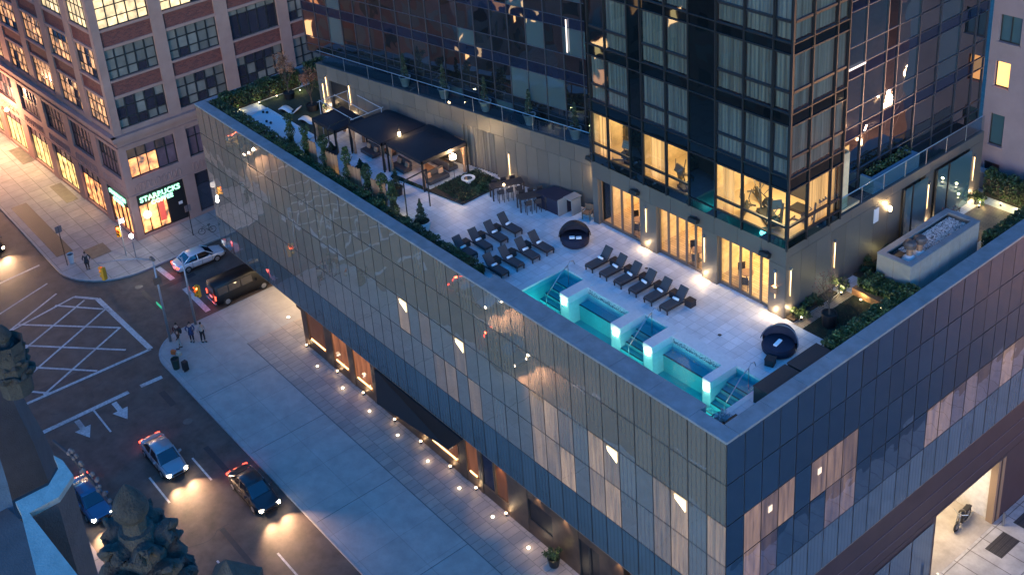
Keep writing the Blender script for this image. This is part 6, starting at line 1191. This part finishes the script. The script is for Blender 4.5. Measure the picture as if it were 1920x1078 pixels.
# motorcycle
t = thing('motorcycle', 'black motorcycle parked at the mouth of the lit garage', 'motorcycle', (1.6, -25.7, LOW+.01), R(97)); t.scale = (1.15,)*3
for x in (-.72, .75):
    k = MB(); n_ = 20; pts = [(x+.29*math.cos(6.2832*i/n_), 0, .33+.29*math.sin(6.2832*i/n_)) for i in range(n_+1)]; k.tube(pts, .06, 8, cap=False); w_ = k.build('wheel', tyre, t, smooth=True); k = MB(); k.tube([(x, -.05, .33), (x, .05, .33)], .17, 14); k.build('hub', rimm, w_)
k = MB(); k.cbox((0, 0, .45), (.55, .3, .4)); k.build('engine', mat('engine', (.1, .1, .1), .35, .8), t, bevel=.05); k = MB(); k.tube([(-.75, 0, .55), (-.3, 0, .78), (.3, 0, .88), (.55, 0, .95)], .09, 8); k.build('frame', blackm, t)
k = MB(); k.lathe([(.02, -.3), (.17, -.18), (.2, .05), (.1, .3), (.02, .34)], (0, 0, 0), 14); o = k.build('fuel_tank', paintm('moto', (.01, .01, .012)), t, smooth=True); o.location = (.18, 0, .95); o.rotation_euler = (0, R(80), 0)
k = MB(); k.cbox((-.4, 0, .86), (.75, .3, .12), (0, R(-6), 0)); k.build('saddle', blackm, t, bevel=.04); k = MB(); k.tube([(.75, -.08, .35), (.5, -.08, 1.05)], .035, 6); k.tube([(.75, .08, .35), (.5, .08, 1.05)], .035, 6); k.build('fork', steel, t); k = MB(); k.tube([(.3, -.42, 1.12), (.5, -.15, 1.1), (.5, .15, 1.1), (.3, .42, 1.12)], .025, 6); k.build('handlebar', steel, t)
k = MB(); k.lathe([(.02, 0), (.1, .02), (.09, .14)], (0, 0, 0), 12); o = k.build('headlight', steel, t); o.location = (.66, 0, .98); o.rotation_euler = (0, R(-90), 0); k = MB(); k.tube([(-.05, -.2, .3), (-.9, -.22, .35)], .05, 8); k.tube([(-.05, .2, .3), (-.9, .22, .35)], .05, 8); k.build('exhaust', steel, t); k = MB(); k.cbox((-.75, 0, .68), (.45, .2, .05), (0, R(10), 0)); k.build('rear_fender', blackm, t)

# ================================================================== STREET FURNITURE
polem = mat('galvanised', (.3, .3, .31), .5, .5, var=.1); tly = mat('signal_yellow', (.65, .3, .02), .5)
def signal(loc, rz, lab, lit, parent_pole=None):
    t = thing('traffic_light', lab, 'traffic light', loc, rz, 'traffic lights at the junction'); k = MB(); k.box(-.2, -.14, -.55, .2, .14, .55); k.build('housing', tly, t, bevel=.03)
    for i, c in enumerate(('r', 'y', 'g')):
        k = MB(); z = .36-.36*i; k.tube([(0, -.14, z), (0, -.17, z)], .13, 14); k.build('lens', (emis('sig_red'+lab[:3], (1, .12, .03), 9) if c == lit == 'r' else (emis('sig_green'+lab[:3], (.1, 1, .5), 4) if c == lit == 'g' else mat('lens_off', (.06, .03, .02), .4))), t)
        k = MB(); k.tube([(0, -.14, z+.14), (0, -.36, z+.12)], .13, 8, cap=False); k.build('visor', tly, t)
    return t
t = thing('signal_pole', 'tall bare steel pole with a curved arm at the corner kerb', 'pole', (51.65, 7.75, KZ)); k = MB(); k.tube([(0, 0, 0), (0, 0, 7.9)], .13, 12, r1=.07); k.build('pole', polem, t, smooth=True); k = MB(); k.tube([(0, 0, 7.8), (.6, 1.0, 8.15), (1.6, 2.2, 8.1), (2.8, 3.6, 7.9)], .045, 8); k.build('arm', polem, t, smooth=True); k = MB(); k.box(-.12, -.3, 5.6, .12, .3, 6.2); k.build('street_sign', mat('sign_back', (.12, .08, .06), .6), t); k = MB(); k.cbox((0, 0, 7.95), (.7, .22, .16)); k.build('lamp_head', mat('lamp_head', (.15, .11, .08), .6), t, bevel=.03)
k = MB(); k.cbox((.55, .1, 3.3), (1.0, .04, .26)); k.build('green_sign', emis('green_sign', (.05, .6, .3), .25, (.02, .25, .12)), t)
signal((54.35, 11.0, 6.95), R(120), 'orange traffic light hanging over the avenue at the end of the curved arm', 'r')
t = thing('signal_pole', 'shorter steel pole with a side mounted traffic light in front of the van', 'pole', (52.35, 5.1, KZ)); k = MB(); k.tube([(0, 0, 0), (0, 0, 6.6)], .12, 12, r1=.07); k.build('pole', polem, t, smooth=True); k = MB(); k.tube([(0, 0, 6.4), (.5, .2, 6.6)], .05, 8); k.tube([(0, 0, 3.0), (.1, -.6, 3.0)], .035, 6); k.build('arm', polem, t)
signal((52.3, 4.35, 3.1), R(200), 'orange traffic light on the shorter pole in front of the van', 'r')
t = thing('signal_pole', 'thin signal pole at the far corner before the coffee shop', 'pole', (67.2, 4.9, KZ)); k = MB(); k.tube([(0, 0, 0), (0, 0, 4.2)], .07, 10); k.build('pole', polem, t); k = MB(); k.box(-.03, -.55, 3.4, .03, .0, 3.9); k.build('street_sign', whitep, t)
signal((67.0, 5.2, 3.0), R(250), 'red traffic light on the thin pole at the far corner', 'r')
t = thing('globe_lamp', 'bright white globe lamp at the far corner before the coffee shop', 'lamp', (65.9, 4.45, KZ)); k = MB(); k.tube([(0, 0, 0), (0, 0, 2.3)], .05, 8); k.build('post', polem, t); k = MB(); k.lathe([(.02, -.2)]+[(.2*math.sin(a_*math.pi/8), -.2*math.cos(a_*math.pi/8)) for a_ in range(1, 8)]+[(.02, .2)], (0, 0, 2.5), 14); k.build('globe', emis('globe', (1, .95, .88), 14), t, smooth=True); light('lamp_light', 'POINT', (0, 0, 2.9), 60, (1, .93, .82), .15, parent=t)
for i, (x, y, h, lab) in enumerate(((65.9, -1.4, 3.3, 'thin dark sign post on the pavement behind the white sedan'), (69.7, 9.7, 4.2, 'dark sign post at the kerb beside the pale litter basket'))):
    t = thing('sign_post', lab, 'sign', (x, y, KZ), group='thin sign posts on the far corner'); k = MB(); k.tube([(0, 0, 0), (0, 0, h)], .04, 8); k.build('post', blackm, t); k = MB(); k.box(-.03, -.3, h-.65, .03, .3, h); k.build('panel', mat('sign_panel', (.16, .12, .12), .5), t)
def bin_(lab, p, m_):
    t = thing('litter_bin', lab, 'litter bin', p); k = MB(); n_ = 18
    k.lathe([(.26, 0), (.33, .85), (.35, .87), (.35, .93), (.3, .93), (.26, .3)], (0, 0, 0), n_, cap=False); k.build('basket', m_, t); k = MB(); k.lathe([(.3, .8), (.02, .84)], (0, 0, 0), 14); k.build('liner', blackm if m_ is not blackm else whitep, t); return t
bin_('pale round litter basket at the far kerb', (69.9, 9.2, KZ), mat('bin_pale', (.45, .46, .48), .6)); bin_('dark green litter basket on the near corner pavement', (47.9, 9.0, KZ), mat('bin_green', (.015, .035, .025), .6)); 
t = thing('newspaper_box', 'small dark box standing beside the green litter basket', 'box', (47.0, 8.6, KZ), R(10)); k = MB(); k.box(-.2, -.2, .15, .2, .2, .95); k.build('body', blackm, t, bevel=.02); k = MB(); k.box(-.03, -.18, 0, .03, .18, .15); k.build('foot', darkmetal, t)
# bicycle by the sign post
t = thing('bicycle', 'bicycle leaning beside the thin sign post behind the sedan', 'bicycle', (65.2, -2.6, KZ), R(70))
for x in (-.52, .52): k = MB(); n_ = 18; k.tube([(x+.32*math.cos(6.2832*i/n_), 0, .34+.32*math.sin(6.2832*i/n_)) for i in range(n_+1)], .02, 6, cap=False); k.build('wheel', tyre, t)
k = MB(); k.tube([(-.52, 0, .34), (-.1, 0, .34), (.35, 0, .8), (-.2, 0, .8), (-.1, 0, .34)], .022, 6); k.tube([(-.52, 0, .34), (-.2, 0, .8)], .018, 6); k.tube([(.52, 0, .34), (.38, 0, .95)], .022, 6); k.build('frame', blackm, t); k = MB(); k.tube([(.38, -.25, .98), (.38, .25, .98)], .018, 6); k.build('handlebar', steel, t); k = MB(); k.cbox((-.23, 0, .92), (.26, .13, .06)); k.build('saddle', blackm, t)
t = thing('lit_planter', 'round dark planter with a glowing shrub by the entrance at the bottom edge', 'planter', (13.0, .35, KZ)); k = MB(); k.lathe([(.3, 0), (.4, .6), (.34, .6), (.3, .5)], (0, 0, 0), 20, cap=False); k.build('tub', blackm, t); light('uplight_glow', 'POINT', (0, 0, .85), 14, (1, .8, .35), .08, parent=t)
shrub('shrub', 'yellow-lit shrub in the round planter at the bottom edge', (13.0, .35, KZ+.5), .5, .7, 500, leafm, 55)

# ================================================================== PEOPLE
skinm = mat('skin', (.42, .25, .18), .6)
def skin_mesh(name, verts, edges, rad, m_, parent, root=0, lv=1):
    me = bpy.data.meshes.new(name); me.from_pydata(verts, edges, []); me.materials.append(m_); o = bpy.data.objects.new(name, me); COL.objects.link(o)
    bm = bmesh.new(); bm.from_mesh(me); bm.verts.ensure_lookup_table(); L = bm.verts.layers.skin.verify()
    for i, v in enumerate(bm.verts): r__ = rad[i]; v[L].radius = r__ if isinstance(r__, tuple) else (r__, r__); v[L].use_root = (i == root)
    bm.to_mesh(me); bm.free(); sk = o.modifiers.new('skin', 'SKIN'); sk.use_smooth_shade = True; sk.branch_smoothing = .3
    if lv: s_ = o.modifiers.new('sub', 'SUBSURF'); s_.levels = s_.render_levels = lv
    if parent: o.parent = parent
    return o
def person(lab, loc, rz, coat, trousers, hair, h=1.72, step=.12, arms=((.12, .05), (-.05, .12)), lean=0, long_coat=True, hat=False, sit=False):
    t = thing('person', lab, 'person', loc, rz); h *= 1.08; s_ = h/1.75; V = []; E = []; Rr = []
    def v(x, y, z, r_, p=None):
        V.append((x*s_, y*s_, z*s_)); Rr.append((r_[0]*s_, r_[1]*s_) if isinstance(r_, tuple) else r_*s_); i = len(V)-1
        if p is not None: E.append((p, i))
        return i
    zp = .93 if not sit else .48; dz = zp-.93; ly = lean
    pel = v(0, 0, .93+dz, (.15, .11)); w_ = v(0, ly*.3, 1.12+dz, (.13, .095), pel); ch = v(0, ly*.7, 1.32+dz, (.17, .11), w_); nk = v(0, ly, 1.46+dz, .06, ch); v(0, ly+.01, 1.53+dz, .055, nk)
    hd = v(0, ly+.02, 1.60+dz, (.078, .095), len(V)-1); v(0, ly+.015, 1.70+dz, (.075, .09), hd)
    hips = []; feet = []
    for s2, st in ((-1, step), (1, -step)):
        hp = v(s2*.09, 0, .88+dz, .095, pel)
        if sit: kn = v(s2*.12, .42, .5, .06, hp); an = v(s2*.12, .45, .1, .042, kn)
        else: kn = v(s2*.1, st*.6+.02, .49, .062, hp); an = v(s2*.1, st, .09, .042, kn)
        ft = v(s2*.1, (V[an][1]/s_)+.15, .035, .035, an); hips.append((hp, kn, an, ft))
    hands = []
    for q, s2 in enumerate((-1, 1)):
        fo, out = arms[q]; sh = v(s2*.19, ly*.8, 1.4+dz, .055, ch); el = v(s2*(.24+out), ly*.7-.03, 1.13+dz, .042, sh); wr = v(s2*(.23+out*.5), fo+ly*.6, .9+dz+abs(fo)*.5, .028, el); pa = v(s2*(.23+out*.5), fo*1.25+ly*.6+.01, .82+dz+abs(fo)*.6, (.038, .02), wr)
        for f_ in range(4): a_ = v(s2*(.23+out*.5)+(f_-1.5)*.018, fo*1.3+ly*.6+.02, .76+dz+abs(fo)*.7-(.005 if f_ in (0, 3) else 0), .008, pa); v(V[a_][0]/s_, V[a_][1]/s_+.015, V[a_][2]/s_-.03, .007, a_)
        th = v(s2*(.23+out*.5)-s2*.035, fo*1.2+ly*.6+.03, .83+dz+abs(fo)*.6, .009, pa)
        hands.append((sh, el, wr))
    skin_mesh('body', V, E, Rr, skinm, t)
    g = lambda i, d=(0, 0, 0): tuple(V[i][q]+d[q] for q in range(3))
    cm = mat('coat', coat, .85, var=.15); tmm = mat('trousers', trousers, .85)
    cv = [g(pel, (0, 0, -.05)), g(w_), g(ch), g(nk, (0, 0, -.03))]+[p for hh in hands for p in (g(hh[0]), g(hh[1]), g(hh[2]))]; ce = [(0, 1), (1, 2), (2, 3), (2, 4), (4, 5), (5, 6), (2, 7), (7, 8), (8, 9)]; cr = [(.175*s_, .14*s_), (.155*s_, .125*s_), (.19*s_, .135*s_), .07*s_]+[.068*s_, .056*s_, .043*s_]*2
    skin_mesh('coat', cv, ce, cr, cm, t)
    if long_coat and not sit: k = MB(); k.lathe([(.22, .62), (.21, .8), (.18, 1.0)], (0, 0, 0), 16, sy=.8); o = k.build('coat_skirt', cm, t, smooth=True); o.scale = (s_,)*3
    tv = [g(pel, (0, 0, -.02))]; te = []; tr_ = [(.15*s_, .12*s_)]
    for hh in hips:
        b0 = len(tv); tv += [g(hh[0]), g(hh[1]), g(hh[2], (0, 0, .02))]; te += [(0, b0), (b0, b0+1), (b0+1, b0+2)]; tr_ += [.105*s_, .075*s_, .058*s_]
    skin_mesh('trousers', tv, te, tr_, tmm, t)
    for hh in hips: k = MB(); a_, b_ = Vector(g(hh[2], (0, -.03, -.05))), Vector(g(hh[3], (0, .0, 0))); k.cbox(((a_+b_)/2)[:], (.1, (b_-a_).length+.1, .09)); k.build('shoe', blackm, t, bevel=.02)
    k = MB(); hc = V[hd]; k.lathe([(.02, .135)]+[(.1*math.sin(a_), .02+.115*math.cos(a_)) for a_ in (.3, .6, .9, 1.2, 1.5)]+[(.095, -.03)], (hc[0], hc[1]-.018, hc[2]+.04), 14, sy=1.05); k.build('hair', mat('hair', hair, .8), t, smooth=True)
    k = MB(); k.cbox((hc[0], hc[1]+.1, hc[2]+.005), (.022, .035, .04)); k.build('nose', skinm, t, bevel=.006)
    for e_ in (-.03, .03): k = MB(); k.cbox((hc[0]+e_, hc[1]+.093, hc[2]+.035), (.018, .01, .012)); k.build('eye', blackm, t)
    k = MB(); k.cbox((hc[0], hc[1]+.088, hc[2]-.04), (.045, .012, .01)); k.build('mouth', mat('lips', (.3, .1, .09), .6), t)
    return t
person('person in a pale jacket and black trousers, right one of the corner group', (49.6, 5.75, KZ), R(100), (.38, .3, .25), (.012, .012, .015), (.04, .02, .012), 1.78, .08, long_coat=False)
person('person in a long dark blue coat standing in the middle of the corner group', (50.3, 6.4, KZ), R(60), (.03, .04, .1), (.012, .012, .02), (.03, .02, .02), 1.8, .05)
person('person in a dark red jacket with a black backpack by the signal pole', (50.9, 7.3, KZ), R(40), (.09, .02, .02), (.03, .03, .04), (.02, .012, .01), 1.85, .14, long_coat=False)
person('person in pale trousers nearest the kerb in the corner group', (50.15, 7.6, KZ), R(-30), (.05, .025, .02), (.4, .36, .34), (.03, .02, .02), 1.75, .1, long_coat=False)
person('person in a dark coat standing alone on the far corner pavement', (67.6, 8.5, KZ), R(-100), (.03, .03, .035), (.02, .02, .025), (.02, .02, .02), 1.75, .05)
k = MB(); k.lathe([(.05, -.25), (.19, -.18), (.21, .05), (.15, .24), (.04, .28)], (0, 0, 0), 14, sy=.7); solo(k, 'backpack', blackm, 'big black backpack worn by the person in the dark red jacket', 'bag', loc=(50.72, 7.13, 1.35), smooth=True)
k = MB(); k.cbox((0, 0, .22), (.4, .22, .34)); k.tube([(-.15, 0, .39), (0, 0, .55), (.15, 0, .39)], .012, 6); solo(k, 'orange_bag', mat('orange_bag', (.6, .13, .03), .6), 'orange shopping bag on the pavement at the feet of the corner group', 'bag', loc=(49.75, 8.35, KZ), rz=.6, bevel=.02)
k = MB(); k.cbox((0, 0, .15), (.42, .3, .3)); solo(k, 'paper_bag', mat('paper_bag', (.5, .42, .32), .8), 'pale paper bag beside the orange shopping bag', 'bag', loc=(49.35, 8.1, KZ), rz=.2, bevel=.02)
# ================================================================== NEAR STONE TOWER (the building the view is taken from)
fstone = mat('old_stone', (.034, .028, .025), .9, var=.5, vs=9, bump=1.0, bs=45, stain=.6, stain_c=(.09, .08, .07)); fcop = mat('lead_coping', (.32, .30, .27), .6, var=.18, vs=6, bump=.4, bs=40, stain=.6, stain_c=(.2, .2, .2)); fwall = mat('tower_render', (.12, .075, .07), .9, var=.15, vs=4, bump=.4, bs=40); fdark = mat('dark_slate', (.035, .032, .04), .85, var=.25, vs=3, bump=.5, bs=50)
t = thing('stone_gable', 'near stone parapet with pale blue zigzag coping in the lower left corner', 'parapet', (0, 0, 0))
out_ = [(-17.79, 32.54), (-18.04, 32.57), (-18.23, 32.76), (-18.23, 33.13), (-18.44, 33.14), (-19.8, 33.39)]; in_ = [(-17.95, 32.49), (-18.27, 32.49), (-18.49, 32.74), (-18.5, 33.07), (-18.52, 33.07), (-20.0, 32.98)]
k = MB(); n_ = len(out_); vs = [(x, y, 48.0) for x, y in out_]+[(x, y, 48.0) for x, y in in_]+[(x, y, 47.93) for x, y in out_]+[(x, y, 47.93) for x, y in in_]; fs = []
for i in range(n_-1): fs += [(i, i+1, n_+i+1, n_+i), (2*n_+i, 3*n_+i, 3*n_+i+1, 2*n_+i+1), (n_+i, n_+i+1, 3*n_+i+1, 3*n_+i), (i, 2*n_+i, 2*n_+i+1, i+1)]
fs += [(0, n_, 3*n_, 2*n_), (n_-1, 3*n_-1, 4*n_-1, 2*n_-1)][:2]
k.add(vs, fs); k.build('coping', fcop, t)
k = MB(); i2 = [(-17.97, 32.52), (-18.28, 32.52), (-18.5, 32.77), (-18.52, 33.09), (-20.0, 33.02)]
for a, b in zip(i2[:-1], i2[1:]): k.quad((a[0], a[1], 47.93), (b[0], b[1], 47.93), (b[0], b[1], 36), (a[0], a[1], 36))
k.prism([(-17.9, 32.58), (-18.0, 32.6), (-18.2, 32.78), (-18.2, 33.2), (-16, 34), (-15.5, 33)], 36, 46.2); k.build('wall', fwall, t)
k = MB(); k.box(-20.2, 32.75, 46.2, -18.62, 33.0, 46.4); k.build('ledge', fdark, t)
t = thing('flared_pinnacle', 'dark flared stone shaft at the left edge above the blue coping', 'pinnacle', (0, 0, 0))
D = [(-13.5, 32.317, 46.57), (-13.5, 32.078, 46.301), (-13.5, 32.0, 45.6), (-13.5, 31.932, 45.108), (-13.5, 31.879, 44.293)]; Bk = [(-12.7, 32.1, 46.5), (-12.6, 31.892, 45.834+.35), (-12.6, 31.718, 45.188+.1), (-12.6, 31.568, 44.481), (-12.6, 31.485, 43.846)]
k = MB(); Lf = [(-13.5, 33.6, p[2]) for p in D]; Bl = [(-12.6, 33.6, p[2]) for p in Bk]; n_ = 5; vs = D+Lf+Bk+Bl; fs = [(i, i+1, n_+i+1, n_+i) for i in range(4)]+[(2*n_+i, 2*n_+i+1, i+1, i) for i in range(4)]+[(0, n_, 3*n_, 2*n_)]; k.add(vs, fs)
k.prism([(-13.5, 31.879), (-12.6, 31.485), (-11.5, 31.6), (-11.5, 33.6), (-13.5, 33.6)], 36, 43.9); k.build('shaft', fdark, t)
t = thing('stone_buttress', 'dark coursed stone buttress with a sloping blue edge in the bottom left corner', 'buttress', (0, 0, 0))
k = MB(); rib = [(-16.0, 32.819, 47.216), (-16.0, 32.818, 46.549), (-16.0, 32.85, 45.792), (-16.0, 32.901, 44.926), (-16.0, 33.08, 45.053), (-16.0, 33.011, 45.899), (-16.0, 33.027, 46.512)]; k.add(rib+[(x+.6, y, z) for x, y, z in rib], [tuple(range(7))]+[(i, (i+1) % 7, (i+1) % 7+7, i+7) for i in range(7)]); k.build('sloped_edge', mat('blue_slate', (.07, .11, .17), .7, var=.2, vs=5, bump=.5, bs=40), t)
k = MB(); r_ = random.Random(3)
for j in range(9):
    for i in range(4): k.box(-15.95+r_.uniform(-.04, .03), 33.02+i*.3+(.15 if j % 2 else 0), 44.2+j*.27, -15.4, 33.30+i*.3+(.15 if j % 2 else 0), 44.45+j*.27)
k.build('stone_courses', fstone, t)
def carved(name, lab, loc, s_, lobes, seed, tail=6):
    t = thing(name, lab, 'finial', loc); r_ = random.Random(seed); k = MB()
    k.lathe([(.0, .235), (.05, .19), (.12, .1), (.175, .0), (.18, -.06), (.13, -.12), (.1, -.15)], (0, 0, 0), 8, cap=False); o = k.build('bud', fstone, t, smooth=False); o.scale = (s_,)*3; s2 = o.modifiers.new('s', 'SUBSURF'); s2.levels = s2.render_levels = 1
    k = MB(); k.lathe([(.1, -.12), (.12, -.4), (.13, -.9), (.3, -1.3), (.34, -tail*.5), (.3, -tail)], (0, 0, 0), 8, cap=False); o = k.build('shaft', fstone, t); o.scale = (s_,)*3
    for li in range(lobes):
        for lay in range(3):  # curled, lobed stone leaves in three tiers
            a_ = 2*math.pi*(li+.33*lay)/lobes+.5; nu, nv = 12, 10; vs = []; R0 = .12; ln = .30+.05*lay; zz_ = -.36-.26*lay
            for iu in range(nu+1):
                u = iu/nu; w_ = (.13+.05*lay)*(math.sin(math.pi*min(1, u*.8+.16))**.6)*(1+.22*abs(math.sin(u*9.5)))
                th_ = u*2.7; cx_ = R0+ln*.62*math.sin(th_*.8); cz_ = zz_+ln*.42*(1-math.cos(th_))-.34*ln*u*u*2.4
                for iv in range(nv+1):
                    v_ = -1+2*iv/nv; rid = .035*math.cos(v_*math.pi*2.5)*(.4+u)-.05*v_*v_; vs.append((cx_+rid, v_*w_+r_.uniform(-.006, .006), cz_+.05*math.cos(v_*3)+r_.uniform(-.006, .006)))
            k = MB(); k.add(vs, [(q*(nv+1)+p_, q*(nv+1)+p_+1, (q+1)*(nv+1)+p_+1, (q+1)*(nv+1)+p_) for q in range(nu) for p_ in range(nv)]); o = k.build('crocket', fstone, t, smooth=True)
            s3 = o.modifiers.new('t', 'SOLIDIFY'); s3.thickness = .045; s3.offset = 0; s4 = o.modifiers.new('b', 'BEVEL'); s4.width = .006; o.rotation_euler = (0, 0, a_); o.scale = (s_,)*3
    k = MB(); k.lathe([(.15, -.25), (.2, -.5), (.26, -.9), (.3, -1.3)], (0, 0, 0), 12); o = k.build('core', fstone, t); o.scale = (s_,)*3
    return t
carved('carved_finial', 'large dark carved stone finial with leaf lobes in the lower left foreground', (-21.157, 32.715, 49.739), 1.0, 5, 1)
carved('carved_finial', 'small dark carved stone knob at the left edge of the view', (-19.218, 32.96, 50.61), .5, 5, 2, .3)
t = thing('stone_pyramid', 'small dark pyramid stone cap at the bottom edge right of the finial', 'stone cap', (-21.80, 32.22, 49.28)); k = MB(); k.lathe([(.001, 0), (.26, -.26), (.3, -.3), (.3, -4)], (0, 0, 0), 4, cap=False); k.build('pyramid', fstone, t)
t = thing('crocket_row', 'row of small pale carved knobs along a stone edge beside the avenue', 'ornament', (0, 0, 0)); k = MB(); r_ = random.Random(6); a, b = Vector((-16.05, 31.98, 46.56)), Vector((-16.566, 31.79, 45.982))
for i in range(9):
    p = a.lerp(b, i/8); bm_ = [(p.x+r_.uniform(-.02, .02), p.y+r_.uniform(-.02, .02), p.z+r_.uniform(-.01, .02))]
    for q in range(3): c = Vector(bm_[0])+Vector((r_.uniform(-.03, .03), r_.uniform(-.03, .03), r_.uniform(0, .04))); k.lathe([(.001, -.035), (.03, -.01), (.025, .02), (.001, .035)], tuple(c), 6, cap=False)
k.build('knobs', mat('knob_stone', (.13, .095, .09), .8, isl=.3, bump=.4, bs=60), t); k = MB(); k.tube([a+Vector((.3, .12, .1)), a-Vector((0, 0, .04)), b-Vector((0, 0, .04))], .022, 6); k.build('edge', fdark, t)

# ================================================================== CITY BLOCKS MIRRORED IN THE GLASS
bw = mat('block_brick', (.30, .17, .14), .85, var=.3, vs=.4); litw = [emis('block_lit_a', (1, .55, .22), 2.2), emis('block_lit_b', (1, .4, .15), .9), mat('block_dark', (.02, .025, .035), .2), mat('block_blind', (.22, .24, .24), .5)]
def block(lab, x0, y0, x1, y1, z0, z1, seed, p=(.07, .08, .35)):
    r_ = random.Random(seed); t = thing('brick_block', lab, 'building', (0, 0, 0)); k = MB(); k.box(x0, y0, z0, x1, y1, z1); k.build('wall', bw, t)
    ms = [MB(), MB(), MB(), MB()]
    def fc(P, Q, n):
        L = (Q-P).length; d = (Q-P)/L; m = int(L/3.0)
        for i in range(m):
            z = z0+1.2
            while z < z1-3:
                u = r_.random(); j = 0 if u < p[0] else 1 if u < p[0]+p[1] else 2 if u < p[0]+p[1]+p[2] else 3; a = P+d*(i*3+.7)+n*.06; b = P+d*(i*3+2.3)+n*.06; ms[j].quad((a.x, a.y, z), (b.x, b.y, z), (b.x, b.y, z+2.0), (a.x, a.y, z+2.0)); z += 3.5
    fc(Vector((x0, y0)), Vector((x1, y0)), Vector((0, -1))); fc(Vector((x1, y0)), Vector((x1, y1)), Vector((1, 0))); fc(Vector((x0, y0)), Vector((x0, y1)), Vector((-1, 0))); fc(Vector((x0, y1)), Vector((x1, y1)), Vector((0, 1)))
    for j, m in enumerate(ms):
        if m.v: m.build('lit_windows' if j < 2 else 'windows', litw[j], t)
block('brick block with lit windows across the avenue, mirrored in the upper left curtain wall', 60, 26, 112, 60, 0, 38, 1, (.03, .06, .3)); block('brick block across the avenue beside the viewpoint, mirrored in the glass facade', -14, 34, 54, 60, 0, 12, 2, (.03, .05, .35)); block('brick block west of the side yard, mirrored in the right side of the tower', -100, -60, -48, -6, LOW, 26, 3, (.12, .1, .4)); block('brick block south of the side yard, mirrored in the far right tower glass', -90, -150, -20, -108, LOW, 34, 4, (.14, .12, .35))

for i, (x, y) in enumerate(((-19, -58), (-22, -66), (-24, -74), (-28, -84), (-30, -92), (-16, -71), (-34, -100), (-13, -62), (-26, -62))):
    t = thing('side_street_lamp', 'small amber street lamp mirrored as a bright dot in the tower side', 'street lamp', (x, y, LOW), group='amber lamps mirrored in the side of the tower'); k = MB(); k.tube([(0, 0, 0), (0, 0, 6)], .08, 6); k.build('pole', polem, t); k = MB(); k.lathe([(.1, 6), (.45, 6.2), (.45, 6.6), (.1, 6.8)], (0, 0, 0), 10); k.build('globe', emis('amber%d' % i, (1, .55, .25), 40), t); light('lamp_light', 'POINT', (0, 0, 7.3), 1400, (1, .5, .25), .3, parent=t)
